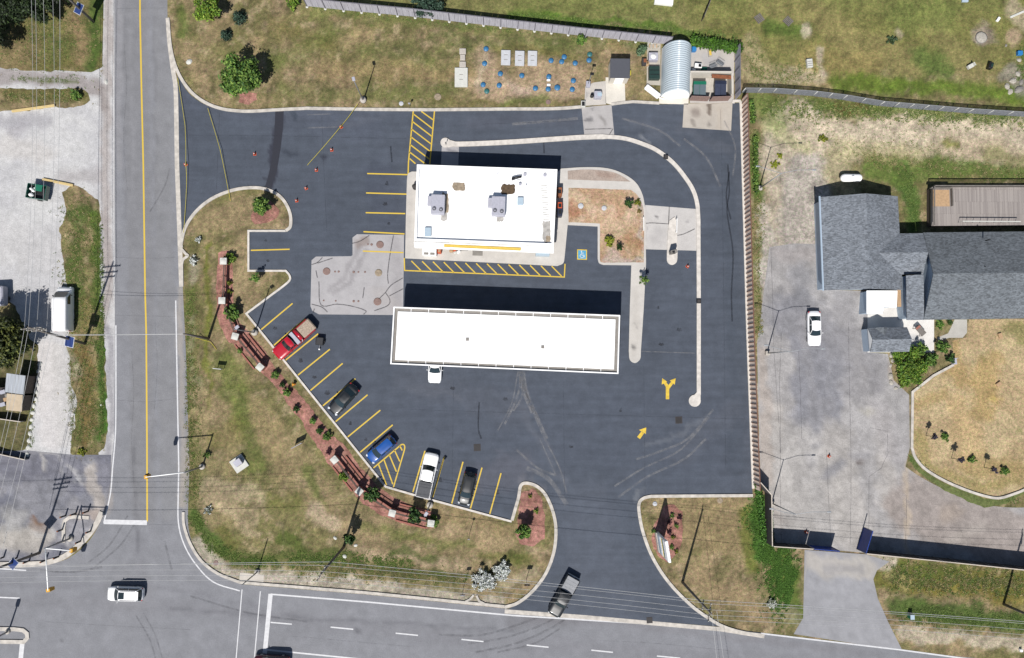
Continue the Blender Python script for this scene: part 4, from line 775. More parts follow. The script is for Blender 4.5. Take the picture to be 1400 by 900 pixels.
def bin_(u, v, w_, l_, mat, lidmat, label):
    p = P(u, v, 1.2); t = thing('waste_bin', (p.x, p.y, 0), .0, label, 'waste bin', 'large waste bins in the enclosure')
    b = MB(); rampbox(b, [Vector((x, y, .15)) for x, y in ((-w_*.42,-l_*.42),(w_*.42,-l_*.42),(w_*.42,l_*.42),(-w_*.42,l_*.42))], [Vector((x, y, z)) for x, y, z in ((-w_/2,-l_/2,1.05),(w_/2,-l_/2,1.05),(w_/2,l_/2,1.35),(-w_/2,l_/2,1.35))]); b.build('body', mat, t)
    for k in (-1, 1):
        b = MB(); b.box((k*w_*.25, -.12, 1.27),(w_*.47, l_*.9, .06), rx=math.atan2(.3, l_)); b.build('lid', lidmat, t)
    b = MB(); b.box((0, l_*.4, 1.42),(w_*1.02, l_*.22, .08)); b.build('top_rail', mat, t)
    for x in (-1, 1):
        for y in (-1, 1): b = MB(); b.tube([(x*w_*.4-.04, y*l_*.38, .1),(x*w_*.4+.04, y*l_*.38, .1)], .09, 10); b.build('caster', 'black', t)
    return t
flat('lid_grey', C(96,112,120), .6, amt=.2, scale=4, stretch=(10, 1, 1)); flat('lid_navy', C(52,60,84), .5, amt=.2, scale=3)
bin_(956.5, 122, 1.75, 2.0, 'green_paint', 'lid_grey', 'green waste bin with grey ribbed lid in the enclosure'); bin_(985, 122, 1.6, 2.2, 'blue_dark', 'lid_navy', 'dark navy waste bin with paired lids in the enclosure')

# ---- house east of the plank fence
def gable(b, A, B_, C_, D, zE, zR, axis, th=.14):
    """roof over rectangle A B C D (x,y corners ccw from SW); axis 'x': ridge runs along x"""
    A, B_, C_, D = [Vector((p[0], p[1])) for p in (A, B_, C_, D)]
    if axis == 'x': m0, m1 = (A+D)/2, (B_+C_)/2; quads = [(A, B_, m1, m0, zE, zE, zR, zR), (C_, D, m0, m1, zE, zE, zR, zR)]
    else: m0, m1 = (A+B_)/2, (D+C_)/2; quads = [(D, A, m0, m1, zE, zE, zR, zR), (B_, C_, m1, m0, zE, zE, zR, zR)]
    for p0, p1, p2, p3, a, b_, c, d_ in quads:
        vs = [(p.x, p.y, z) for p, z in zip((p0, p1, p2, p3), (a, b_, c, d_))]
        rampbox(b, [Vector((v[0], v[1], v[2]-th)) for v in vs], [Vector(v) for v in vs])
def walls(b, A, B_, C_, D, z, zR, axis, inset=.35, th=.16):
    c = (Vector(A)+Vector(B_)+Vector(C_)+Vector(D))/4; pts = []
    for p in (A, B_, C_, D):
        v = Vector(p)-c; pts.append(c+Vector((v.x-math.copysign(inset, v.x), v.y-math.copysign(inset, v.y))))
    z -= th+.02; vs = [(p.x, p.y, 0) for p in pts]+[(p.x, p.y, z) for p in pts]
    if axis == 'x': r = [(pts[0]+pts[3])/2, (pts[1]+pts[2])/2]
    else: r = [(pts[0]+pts[1])/2, (pts[3]+pts[2])/2]
    zr = zR-th-.15; vs += [(r[0].x, r[0].y, zr), (r[1].x, r[1].y, zr)]
    fs = [(0,1,5,4),(1,2,6,5),(2,3,7,6),(3,0,4,7)]
    fs += [(4,8,7)[::-1],(5,6,9)] if axis == 'x' else [(4,5,8),(6,7,9)]
    fs += [(4,5,9,8),(6,7,8,9)] if axis == 'x' else [(4,8,9,7),(5,6,9,8)]
    b.add(vs, fs)
g = P(1240,370,0); house = thing('house', (g.x, g.y, 0), 0, 'house with grey shingle gable roofs and light blue trim', 'house')
E2 = 3.0
def pr(u, v, h): p = P(u, v, h); return (p.x, p.y)
def wing(name, SW, SE, NE, NW, zE, zR, axis, mat='shingles'):
    c = [pr(*p, zE) for p in (SW, SE, NE, NW)]
    b = MB(); gable(b, *c, zE, zR, axis); r_ = b.build(name, mat, house, True)
    b = MB(); walls(b, *c, zE, zR, axis); b.build('wall', 'light_blue', house, True); return r_
wing('roof', (1126.5,397), (1234,396.5), (1227.5,268.5), (1121.5,269.5), E2, 4.9, 'y')
wing('roof', (1184,375.3), (1262,375.3), (1262,319), (1184,320), E2+.05, 4.3, 'x')
wing('roof', (1263,437.3), (1470,434.5), (1470,316), (1262.5,318), E2+.02, 5.4, 'x', 'shingles_dark')
# lower extension of the south slope
c = [P(1240,437.8,E2-.08), P(1263.5,437.5,E2-.08), P(1263,376,4.05), P(1239,376.5,4.05)]
b = MB(); rampbox(b, [v-Vector((0,0,.14)) for v in c], c); b.build('roof', 'shingles', house, True)
b = MB(); b.prism([(c[0].x+.3,c[0].y+.3),(c[1].x,c[1].y+.3),(c[2].x,c[2].y),(c[3].x+.3,c[3].y)], 0, E2-.3); b.build('wall', 'light_blue', house, True)
# west fascia board and gutter
b = MB(); a_, e_ = P(1120.5,268.5,E2-.05), P(1125.5,397.5,E2-.05); b.tube([a_, e_], .13, 6); b.build('gutter', 'light_blue', house, True)
b = MB(); p = P(1117.5,277,1.6); p2 = P(1123,396,1.6)
b.add([P(1122.5,270,.2), P(1126.5,397,.2), P(1124.5,397.5,2.7), P(1119.5,270,2.7)], [(0,1,2,3)]); 
for u, v in ((1144,382.5),(1219,381.5)): p = P(u,v,3.4); b2 = MB(); b2.box((p.x,p.y,3.25),(.35,.12,.3)); b2.build('roof_vent', 'white_paint', house, True)
for u, v in ((1351.5,328),(1345,365)): p = P(u,v,4.8); b2 = MB(); b2.cyl((p.x,p.y,4.2),.09,.9,8); b2.build('vent_pipe', 'black', house, True)
# flat white roof of the side entry, its steps and the small rear gable
b = MB(); cs_ = [P(1185,429,2.6),P(1207.5,429.5,2.6),P(1208,420,2.6),P(1226,420.5,2.6),P(1227,397.5,2.6),P(1185,397.5,2.6)]
b.prism([(p.x, p.y) for p in cs_], 2.45, 2.6); b.build('porch_roof', 'roof_white', house, True)
b = MB(); cs_ = [P(1185,429,2.4),P(1207,429,2.4),P(1208,420,2.4),P(1225,420,2.4),P(1226,399,2.4),P(1187,399,2.4)]; b.prism([(p.x*.995+.3, p.y+.1) for p in cs_], 0, 2.44); b.build('porch_wall', 'light_blue', house, True)
b = MB(); p = P(1229.5,408,2.5); b.box((p.x,p.y,2.4),(.55,2.3,.1)); b.build('porch_trim', 'wood_new', house, True)
g2 = P(1213,460,0); cot = thing('outbuilding', (g2.x, g2.y, 0), 0, 'small gabled outbuilding with white end wall south of the house', 'outbuilding')
c = [pr(*p, 2.3) for p in ((1190,481.5),(1243,481),(1240,447.5),(1187,448.5))]
b = MB(); gable(b, *c, 2.3, 3.3, 'x', .12); b.build('roof', 'shingles', cot, True)
b = MB(); walls(b, *c, 2.3, 3.3, 'x', .12); b.build('wall', 'light_blue', cot, True)
b = MB(); c2 = [Vector(v) for v in c]; x_ = c2[0].x+.05; m = (c2[0]+c2[3])/2
b.add([(c2[0].x-.02, c2[0].y+.1, 2.2), (c2[3].x-.02, c2[3].y-.1, 2.2), (m.x-.02, m.y, 3.2), (c2[0].x+.6, c2[0].y+.1, .1), (c2[3].x+.6, c2[3].y-.1, .1)], [(0,1,2),(0,3,4,1)])
b.build('end_board', 'white_paint', cot, True)
b = MB(); p = P(1190.5,464,1.6); b.box((p.x+.02,p.y,1.7),(.12,.5,.6)); b.build('window', 'glass', cot, True)
b = MB(); gable(b, *[pr(*p, 2.35) for p in ((1198,462),(1216,462),(1214,448),(1197,448))], 2.35, 2.95, 'y', .1); b.build('dormer', 'shingles_dark', cot, True)
patio = sheet('patio', [(1186,429),(1208,429),(1208,419),(1226,419),(1232,419),(1240,428),(1240,437),(1277,437),(1277,482),(1236,482),(1186,482)], .02, 'concrete_mat', paint(solid((240,236,230), .03), [([(1245,460),(1250,466)],5,3,(190,192,196),.6)]), .3)
sheet('path', [(1281,462),(1296,456),(1301,446),(1305,437),(1322,437),(1322,455),(1316,462),(1298,462),(1283,466)], .02, 'concrete_mat', cc((196,192,184)), .3)
p = P(1259,452,.8); t = thing('garden_table', (p.x, p.y, 0), R(-50), 'grey garden table standing askew on the white patio', 'table')
b = MB(); b.box((0,0,.74),(1.5,.85,.05), bev=.02); b.build('tabletop', 'pole_wood', t)
for x in (-1, 1):
    for y in (-1, 1): b = MB(); b.box((x*.66,y*.36,.36),(.06,.06,.715)); b.build('leg', 'timber_dark', t)
b = MB(); b.box((-.55,0,.80),(.28,.7,.06)); b.build('folded_cloth', 'timber_red', t)

# ---- timber deck behind the house
dz = 1.3; fl = [P(1272,254,dz+.8), P(1410,252,dz+.8)]
A = pr(1273,309,dz); Bp = pr(1430,308,dz); Cp = pr(1430,256,dz); Dp = pr(1273,256,dz)
dk = thing('raised_deck', (A[0], A[1], 0), 0, 'raised weathered grey timber deck with railing behind the house', 'deck')
m, t_, pb = nodes('deck_boards'); tc = t_.nodes.new('ShaderNodeTexCoord'); br = t_.nodes.new('ShaderNodeTexBrick')
mp = t_.nodes.new('ShaderNodeMapping'); mp.inputs['Rotation'].default_value = (0, 0, math.pi/2); t_.links.new(tc.outputs['Object'], mp.inputs[0]); t_.links.new(mp.outputs[0], br.inputs['Vector'])
br.inputs['Color1'].default_value = (*C(186,178,172), 1); br.inputs['Color2'].default_value = (*C(160,152,148), 1); br.inputs['Mortar'].default_value = (*C(96,84,76), 1)
br.inputs['Scale'].default_value = 1; br.inputs['Brick Width'].default_value = 3.4; br.inputs['Row Height'].default_value = .15; br.inputs['Mortar Size'].default_value = .012
t_.links.new(br.outputs[0], pb.inputs['Base Color']); pb.inputs['Roughness'].default_value = .9; M['deck_boards'] = m
b = MB(); b.prism([A, Bp, Cp, Dp], dz-.12, dz); b.build('floor_boards', 'deck_boards', dk, True)
b = MB(); b.prism([(A[0]+.1,A[1]+.1),(Bp[0],Bp[1]+.1),(Cp[0],Cp[1]-.1),(Dp[0]+.1,Dp[1]-.1)], 0, dz-.13); b.build('skirt_wall', 'timber_dark', dk, True)
b = MB()
for (s_, e_) in ((Dp, Cp), (A, Dp)):
    s_, e_ = Vector(s_), Vector(e_); L0 = (e_-s_).length; n = int(L0/.16); dd = (e_-s_).normalized(); a0 = math.atan2(dd.y, dd.x)
    for k in range(n+1): p = s_+dd*k*.16; b.box((p.x, p.y, dz+.42),(.05,.05,.84), rz=a0)
    c = (s_+e_)/2; b.box((c.x, c.y, dz+.88),(L0+.1,.13,.06), rz=a0)
b.build('railing', 'pole_wood', dk, True)
b = MB(); a_ = Vector(A)+Vector((3.8,.45))
for k in range(9): b.box((a_.x+k,a_.y,dz+.55),(.05,.05,1.1))
b.box((a_.x+4,a_.y,dz+1.12),(8.1,.12,.06)); b.build('rear_railing', 'cap_stone', dk, True)
p = P(1286,271,dz+.05); b = MB(); b.box((p.x,p.y,dz+.02),(2.5,2.3,.05)); b.build('new_boards', 'wood_new', dk, True)
b = MB(); b.box((p.x,p.y+1.35,dz+.28),(3.0,.12,.5)); b.box((p.x+1.45,p.y+.05,dz+.281),(.12,2.4,.5)); b.build('low_partition', 'pole_wood', dk, True)
# ================================================================== VEHICLES
def paintm(name, col, coat=.6, rough=.35, metal=.0): flat(name, col, rough, metal, amt=.03, scale=2, coat=coat)
paintm('car_white', (.78,.78,.78)); paintm('car_black', (.006,.008,.010), .45, .4); paintm('car_blue', C(28,92,176), 1, .3); paintm('car_red', C(200,20,44), 1, .3); paintm('car_maroon', C(70,14,24), 1, .3); paintm('car_green', C(22,96,80))
flat('car_glass', (.012,.022,.025), .05, amt=.02, spec=1); flat('car_trim', (.02,.02,.022), .5); flat('lamp_clear', (.6,.62,.64), .15, spec=.9); flat('lamp_red', (.35,.01,.015), .25); flat('rim', (.45,.45,.46), .35, .7)
flat('bed_liner', C(92,94,98), .8, amt=.15, scale=5); flat('bed_cover', C(160,162,166), .7, amt=.1, scale=3); flat('load_tan', C(186,168,150), .95, amt=.3, scale=7, bump=.5); flat('plate', (.5,.52,.55), .5)
def loft(b, st, sec, cap=True):
    n = len(sec(st[0])); vs = []; fs = []
    for s_ in st: vs += sec(s_)
    for i in range(len(st)-1):
        for j in range(n-1): a = i*n+j; fs.append((a, a+n, a+n+1, a+1))
    if cap: fs += [tuple(range(n-1, -1, -1)) if False else tuple(range(n)), tuple(range(len(st)*n-1, len(st)*n-n-1, -1))]
    o = b.smooth; b.smooth = True; b.add(vs, fs); b.smooth = o
def interp(x, pts):
    for (a, p), (c, q_) in zip(pts[:-1], pts[1:]):
        if x <= c: t = (x-a)/(c-a) if c > a else 0; return p+(q_-p)*max(0, t)
    return pts[-1][1]
def wheels(t, L, W, xs, r=.34):
    for x in xs:
        for s_ in (-1, 1):
            b = MB(); y = s_*(W/2-.13); b.tube([(x, y-.11, r), (x, y+.11, r)], r, 20); wh = b.build('wheel', 'tyre', t)
            b = MB(); b.tube([(x, y+s_*.112, r), (x, y+s_*.125, r)], r*.62, 14); b.build('rim', 'rim', wh)
def body_shell(b, L, W, prof, zlow=.22, n=56, er=.72, rear_er=None):
    """front at +x. prof: list of (x, z) for the top line"""
    rear_er = rear_er or er
    def sec(x):
        e = L/2-abs(x); er_ = er if x > 0 else rear_er
        k = 1 if e > er_ else (1-((er_-e)/er_)**2.6)**.5 if e > 0 else 0
        w_ = W/2*(.60+.40*k) if e < er_ else W/2
        w_ *= 1-.03*max(0, (abs(x)-L*.2)/(L*.3))
        z = interp(x, prof); zl = zlow+(.12*(1-k)); zt = z-(1-k)*.10
        return [(x, -w_*.93, zl), (x, -w_*.995, zl+.16), (x, -w_, zl+(zt-zl)*.55), (x, -w_*.975, zt-.12), (x, -w_*.90, zt-.025), (x, -w_*.6, zt+.012), (x, 0, zt+.03),
                (x, w_*.6, zt+.012), (x, w_*.90, zt-.025), (x, w_*.975, zt-.12), (x, w_, zl+(zt-zl)*.55), (x, w_*.995, zl+.16), (x, w_*.93, zl)]
    a = [math.cos(math.pi*i/n) for i in range(n+1)]; st = [-x*L/2 for x in a]
    loft(b, st, sec)
def cabin(t, xb0, xb1, xr0, xr1, zb, zr, wb, wr, paint_, glass='car_glass', rear_open=True):
    """xb0/xb1 belt rear/front, xr0/xr1 roof rear/front"""
    b = MB(); b.smooth = True
    nb, q_ = 6, []
    def line(p, r_, k=.0): return [tuple(p[i]+(r_[i]-p[i])*j/nb for i in range(3)) for j in range(nb+1)]
    # windscreen, rear glass, side glass
    def quad(name, c4, bow, axis):
        b = MB(); b.smooth = True; vs = []; fs = []
        for i in range(7):
            u = i/6; lo = [c4[0][k]+(c4[1][k]-c4[0][k])*u for k in range(3)]; hi = [c4[3][k]+(c4[2][k]-c4[3][k])*u for k in range(3)]
            for j in range(4):
                v = j/3; p = [lo[k]+(hi[k]-lo[k])*v for k in range(3)]
                p[axis] += bow*(4*u*(1-u))*(1 if axis == 0 else 0)+(bow*(math.sin(v*math.pi))*.5 if axis == 1 else 0)
                vs.append(tuple(p))
        for i in range(6):
            for j in range(3): a = i*4+j; fs.append((a, a+4, a+5, a+1))
        b.add(vs, fs); return b.build(name, glass, t)
    quad('windscreen', [(xb1,-wb/2,zb),(xb1,wb/2,zb),(xr1,wr/2,zr),(xr1,-wr/2,zr)], .14, 0)
    quad('rear_window', [(xb0,wb/2,zb),(xb0,-wb/2,zb),(xr0,-wr/2,zr),(xr0,wr/2,zr)], -.10, 0)
    for s_ in (-1, 1):
        quad('side_window', [(xb0*s_ if s_ > 0 else xb1, s_*wb/2, zb),(xb1 if s_ > 0 else xb0, s_*wb/2, zb),(xr1 if s_ > 0 else xr0, s_*wr/2, zr),(xr0 if s_ > 0 else xr1, s_*wr/2, zr)], s_*.03, 1)
    # roof
    b = MB(); n = 8; vs = []; fs = []; b.smooth = True
    for i in range(n+1):
        x = xr0+(xr1-xr0)*i/n; e = 1-abs(2*i/n-1)**4
        for j in range(n+1):
            y = -1+2*j/n; vs.append((x+(.12*(1-y*y) if i == n else -.09*(1-y*y) if i == 0 else 0), y*wr/2, zr+.055*e*(1-y**4)))
    for i in range(n):
        for j in range(n): a = i*(n+1)+j; fs.append((a, a+n+1, a+n+2, a+1))
    b.add(vs, fs); b.build('roof', paint_, t)
    for s_ in (-1, 1):
        b = MB()
        for (p, q_) in (((xb1+.02, s_*wb/2, zb-.02),(xr1, s_*wr/2, zr)), ((xb0-.02, s_*wb/2, zb-.02),(xr0, s_*wr/2, zr)), (((xb0+xb1)/2-.05, s_*(wb/2+.012), zb-.02),((xr0+xr1)/2-.1, s_*(wr/2+.01), zr))): b.tube([p, q_], .035, 6)
        b.tube([(xr0, s_*wr/2, zr),(xr1, s_*wr/2, zr)], .04, 6)
        b.build('window_pillars', paint_, t)
def fittings(t, L, W, mx, mz, paint_, zh=.68, zt=.8):
    for s_ in (-1, 1):
        b = MB(); b.box((mx, s_*(W/2+.09), mz),(.12,.22,.14), bev=.04); b.build('mirror', paint_, t)
        b = MB(); b.box((L/2-.24, s_*W*.345, zh),(.30,.36,.13), rz=-s_*.62, bev=.04); b.build('headlight', 'lamp_clear', t)
        b = MB(); b.box((-L/2+.20, s_*W*.37, zt),(.22,.34,.16), rz=s_*.6, bev=.04); b.build('taillight', 'lamp_red', t)
    b = MB(); b.box((L/2-.015, 0, .52),(.05, W*.5, .2), bev=.02); b.build('grille', 'car_trim', t)
    b = MB(); b.box((-L/2+.0, 0, .62),(.04, .32, .16)); b.build('licence_plate', 'plate', t)
def place(front, rear, h):
    a, c = P(*rear, h), P(*front, h); m = (a+c)/2; return (m.x, m.y), math.atan2(c.y-a.y, c.x-a.x), (c-a).length
def sedan(front, rear, mat, label, L=4.75, W=1.85, kind='sedan', ground=.016, cat='car', sunroof=False, name='parked_car'):
    (x, y), rz, _ = place(front, rear, .7); t = thing(name, (x, y, ground), rz, label, cat, 'cars and trucks about the station')
    if kind == 'sedan':
        b = MB(); body_shell(b, L, W, [(-L/2,.88),(-L/2+.4,1.0),(-L*.28,1.0),(L*.16,.93),(L*.3,.86),(L/2-.2,.74),(L/2,.66)]); b.build('body', mat, t)
        cabin(t, -L*.36, L*.19, -L*.2, L*.05, .95, 1.42, W*.86, W*.64, mat); mx = L*.13
    elif kind == 'hatch':
        b = MB(); body_shell(b, L, W, [(-L/2,.95),(-L*.3,1.02),(L*.2,.97),(L*.33,.9),(L/2-.2,.76),(L/2,.66)], er=.75); b.build('body', mat, t)
        cabin(t, -L*.46, L*.24, -L*.37, L*.07, .97, 1.47, W*.87, W*.66, mat); mx = L*.16
    else:
        b = MB(); body_shell(b, L, W, [(-L/2,1.0),(-L*.3,1.12),(L*.2,1.07),(L*.35,1.0),(L/2-.2,.88),(L/2,.72)], er=.72); b.build('body', mat, t)
        cabin(t, -L*.47, L*.25, -L*.39, L*.10, 1.07, 1.68, W*.88, W*.7, mat); mx = L*.18
        for s_ in (-1, 1): b = MB(); b.tube([(-L*.36, s_*W*.32, 1.73),(L*.06, s_*W*.32, 1.73)], .025, 6); b.build('roof_rail', 'car_trim', t)
        b = MB(); b.box((-L/2+.42, 0, 1.66),(.28, W*.6, .05), bev=.02); b.build('spoiler', mat, t)
    if sunroof: b = MB(); b.box((.1,0,1.735),(.75,.85,.02)); b.build('sunroof', 'car_glass', t)
    fittings(t, L, W, mx, 1.0 if kind != 'suv' else 1.1, mat)
    b = MB(); b.box((L*.19, -.3, .985 if kind == 'sedan' else 1.02),(.03,.6,.02), rz=.12); b.box((L*.19, .3, .985 if kind == 'sedan' else 1.02),(.03,.6,.02), rz=.12); b.build('wiper', 'car_trim', t)
    wheels(t, L, W, (-L*.29, L*.31)); return t
def pickup(front, rear, mat, label, L=5.8, W=1.98, bed='cover', cab=(-.02, .22), ground=.016):
    (x, y), rz, _ = place(front, rear, .9); t = thing('pickup_truck', (x, y, ground), rz, label, 'pickup truck', 'cars and trucks about the station')
    cx = -L*.13 if cab == (-.02, .22) else cab[0]*L
    # front body: hood + cab base
    L1 = L/2-cx
    b = MB()
    def sec(x):
        e = L/2-x; k = 1 if e > .6 else (1-((.6-e)/.6)**2.6)**.5 if e > 0 else 0
        w_ = W/2*(.66+.34*k); z = interp(x, [(cx, 1.12), (L*.2, 1.12), (L*.3, 1.1), (L/2-.25, 1.0), (L/2, .82)]); zl = .32
        return [(x,-w_*.95,zl),(x,-w_,zl+.2),(x,-w_,z-.3),(x,-w_*.97,z-.1),(x,-w_*.88,z),(x,-w_*.5,z+.02),(x,0,z+.03),(x,w_*.5,z+.02),(x,w_*.88,z),(x,w_*.97,z-.1),(x,w_,z-.3),(x,w_,zl+.2),(x,w_*.95,zl)]
    loft(b, [cx+L1*(1-math.cos(math.pi/2*i/26)**1.0) if False else cx+L1*math.sin(math.pi/2*i/26) for i in range(27)], sec); b.build('body', mat, t)
    xr1 = L*.12; cabin(t, cx+.05, L*.22, cx+.22, xr1, 1.12, 1.8, W*.86, W*.72, mat)
    # bed
    yb = W/2-.05; b = MB()
    for s_ in (-1, 1): b.box(((cx-L/2)/2, s_*(W/2-.07), .78),(cx+L/2-.04,.13,.82), bev=.04)
    b.box((-L/2+.06, 0, .78),(.10, W-.3, .80), bev=.03); b.build('cargo_bed', mat, t)
    b = MB(); b.box(((cx-L/2)/2, 0, .62),(cx+L/2-.14, W-.28, .06)); b.build('bed_floor', 'bed_liner', t)
    if bed == 'cover': b = MB(); b.box(((cx-L/2)/2-.01, 0, 1.17),(cx+L/2-.16, W-.30, .05), bev=.02); b.build('bed_cover', 'bed_liner', t)
    if bed == 'ribbed':
        b = MB(); b.box(((cx-L/2)/2-.01, 0, 1.17),(cx+L/2-.16, W-.24, .05), bev=.02)
        for k in range(1, 4): b.box((-L/2+.1+(cx+L/2-.2)*k/4, 0, 1.205),(.05, W-.3, .02))
        b.build('bed_cover', 'bed_cover', t)
    b = MB(); b.box((-L/2-.06, 0, .5),(.16, W*.92, .18), bev=.04); b.build('bumper', 'rim', t)
    b = MB(); b.box((L/2-.02, 0, .5),(.14, W*.62, .2), bev=.05); b.build('bumper', 'rim' if mat != 'car_black' else 'car_trim', t)
    fittings(t, L, W, L*.17, 1.18, mat, .86, .95); wheels(t, L, W, (-L*.30, L*.32), .38); return t, cx

sedan((454,563),(485.5,529), 'car_black', 'black sedan parked nose to the kerb halfway up the angled bays', 4.75, 1.85)
sedan((504,629.5),(539,599), 'car_blue', 'bright blue hatchback parked beside the yellow hatched triangle', 4.35, 1.78, 'hatch')
sedan((633.5,690.5),(643.7,646), 'car_black', 'black hatchback parked two bays east of the white pickup', 4.45, 1.78, 'hatch')
pickup((591,620.5),(577.5,680), 'car_white', 'white crew-cab pickup truck with dark bed cover parked in an angled bay', 6.0, 2.0, 'cover')
sedan((594,524),(596,476), 'car_white', 'white sedan with only its nose showing from under the fuel canopy', 4.75, 1.85)
sedan((1114,473.5),(1112.7,425), 'car_white', 'white sedan standing alone on the old lot near the house', 4.8, 1.85, ground=.004)
sedan((147,811.5),(196,812.5), 'car_white', 'white crossover with sunroof driving through the intersection', 4.7, 1.85, 'suv', ground=.01, sunroof=True, name='moving_car')
sedan((347,905),(396,907), 'car_maroon', 'dark maroon car cut off by the bottom edge of the photo', 4.7, 1.85, 'suv', ground=.01, name='moving_car')
pickup((757,840.5),(784,791), 'car_black', 'black pickup truck with light grey ribbed bed cover leaving the lot', 5.7, 1.95, 'ribbed')
t, cx = pickup((377,486.5),(425.5,443.5), 'car_red', 'red pickup truck loaded with tan material parked in the top angled bay', 6.3, 1.98, 'open', cab=(.0, .22))
L = 6.3
b = MB(); b.box((cx-.35,0,1.22),(.55,1.9,.32), bev=.04); b.build('tool_box', 'metal_grey', t)
b = MB(); b.tube([(cx-.95,-.85,1.15),(cx-.95,.75,1.15)], .27, 16); b.build('fuel_tank', 'car_red', t)
b = MB(); b.tube([(cx-1.0,.8,1.35),(cx-.9,1.0,1.45),(cx-.8,.95,1.2)], .05, 6); b.build('hose', 'white_paint', t)
b = MB(); b.box((cx-2.35,0,1.0),(2.1,1.75,.5), bev=.12); b.build('load', 'load_tan', t)

# panel van and its neighbour
def van():
    (x, y), rz, _ = place((86.5,391.5),(86,454), 1.2); t = thing('panel_van', (x, y, .004), rz, 'long white panel van standing on the gravel yard', 'van')
    L, W = 6.0, 2.02; b = MB(); b.smooth = True
    def sec(x):
        z = interp(x, [(-L/2, 2.25), (-L/2+.15, 2.38), (L*.19, 2.42), (L*.25, 2.3), (L*.36, 1.35), (L*.46, 1.12), (L/2, .8)]); e = L/2-abs(x); k = 1 if e > .35 else (1-((.35-e)/.35)**2.4)**.5
        w_ = W/2*(.86+.14*k); top = .86 if z > 1.6 else .84
        return [(x,-w_*.96,.3),(x,-w_,.5),(x,-w_,min(z-.2,1.15)),(x,-w_*(top+.06),z-.14),(x,-w_*top,z-.04),(x,0,z),(x,w_*top,z-.04),(x,w_*(top+.06),z-.14),(x,w_,min(z-.2,1.15)),(x,w_,.5),(x,w_*.96,.3)]
    loft(b, [-L/2*math.cos(math.pi*i/50) for i in range(51)], sec); b.build('body', 'car_white', t)
    b = MB(); b.add([(L*.245,-.80,2.29),(L*.245,.80,2.29),(L*.385,.86,1.33),(L*.385,-.86,1.33)], [(0,1,2,3)]); b.v = [(v[0]+.03, v[1], v[2]+.04) for v in b.v]; b.build('windscreen', 'car_glass', t)
    for s_ in (-1, 1):
        b = MB(); b.add([(L*.10,s_*.99,1.95),(L*.24,s_*.97,1.95),(L*.34,s_*1.02,1.3),(L*.10,s_*1.025,1.3)], [(0,1,2,3)]); b.build('side_window', 'car_glass', t)
        b = MB(); b.box((L*.30, s_*1.17, 1.45),(.14,.24,.3), bev=.04); b.build('mirror', 'car_trim', t)
        b = MB(); b.box((L/2-.12,s_*.72,.8),(.2,.34,.18), rz=-s_*.4, bev=.04); b.build('headlight', 'lamp_clear', t)
        b = MB(); b.box((-L/2+.04,s_*.93,1.2),(.1,.12,.6), bev=.02); b.build('taillight', 'lamp_red', t)
    b = MB(); b.box((-L/2+.03,0,1.75),(.06,1.4,.5)); b.build('rear_window', 'car_glass', t)
    wheels(t, L, W, (-L*.28, L*.33), .36)
van()
p = P(1,405,1.2); t = thing('box_trailer', (p.x-.4, p.y, .008), R(3), 'white box trailer with grey rim cut off by the left edge of the photo', 'trailer')
b = MB(); b.box((0,0,1.05),(1.9,2.6,1.3), bev=.15); b.build('box', 'metal_grey', t)
b = MB(); b.box((-.12,0,1.72),(1.5,2.3,.06), bev=.02); b.build('roof_panel', 'white_paint', t)
b = MB(); b.cyl((.2,-.1,1.75),.16,.1,14); b.build('roof_vent', 'rust', t)
for s_ in (-1, 1): b = MB(); b.tube([(s_*.95,-.3,.3),(s_*.75,-.3,.3)], .3, 16); b.build('wheel', 'tyre', t)
# green tipping trailer with junk
p = P(52,263,.9); t = thing('tipping_trailer', (p.x, p.y, .004), R(-8), 'green open trailer piled with white bags on the gravel yard', 'trailer')
W_, L_ = 2.5, 1.9
b = MB()
for s_ in (-1, 1): b.box((0, s_*L_/2, .95),(W_, .07, .9))
b.box((W_/2-.01,0,.952),(.07, L_-.08, .9)); b.box((-W_/2+.01,0,.952),(.07, L_-.08, .9)); b.build('side_boards', 'car_green', t)
b = MB(); b.box((0,0,.55),(W_-.1,L_-.1,.1)); b.build('floor_panel', 'black', t)
b = MB(); b.box((.28,.5,1.42),(1.0,.85,.06)); b.build('cover_board', 'green_paint', t)
for dx, dy, r in ((-.75,-.5,.36),(-.55,.1,.26),(-.3,.45,.24),(-.85,.3,.25)):
    b = MB(); b.dome((dx,dy,1.0),r,r*.8,.36,8,3); b.build('bag', 'white_paint', t)
for s_ in (-1, 1): b = MB(); b.tube([(.1,s_*1.05,.32),(.1,s_*.85,.32)], .32, 16); b.build('wheel', 'tyre', t)
# small cart near the red pickup
p = P(437.3,466.5,.6); t = thing('utility_cart', (p.x, p.y, .016), R(-5), 'small black utility cart standing behind the red pickup truck', 'cart')
b = MB(); b.box((0,0,.5),(1.05,1.1,.5), bev=.06); b.build('box', 'black', t)
b = MB(); b.box((0,0,.79),(.9,.95,.05), bev=.02); b.build('lid', 'car_trim', t)
b = MB(); b.tube([(0,-.5,.3),(-.03,-1.05,.3)], .04, 6); b.build('drawbar', 'steel', t)
b = MB(); b.box((-.03,-1.1,.2),(.2,.2,.4), bev=.04); b.build('jockey_stand', 'white_paint', t)
for s_ in (-1, 1): b = MB(); b.tube([(s_*.62,0,.22),(s_*.5,0,.22)], .22, 14); b.build('wheel', 'tyre', t)
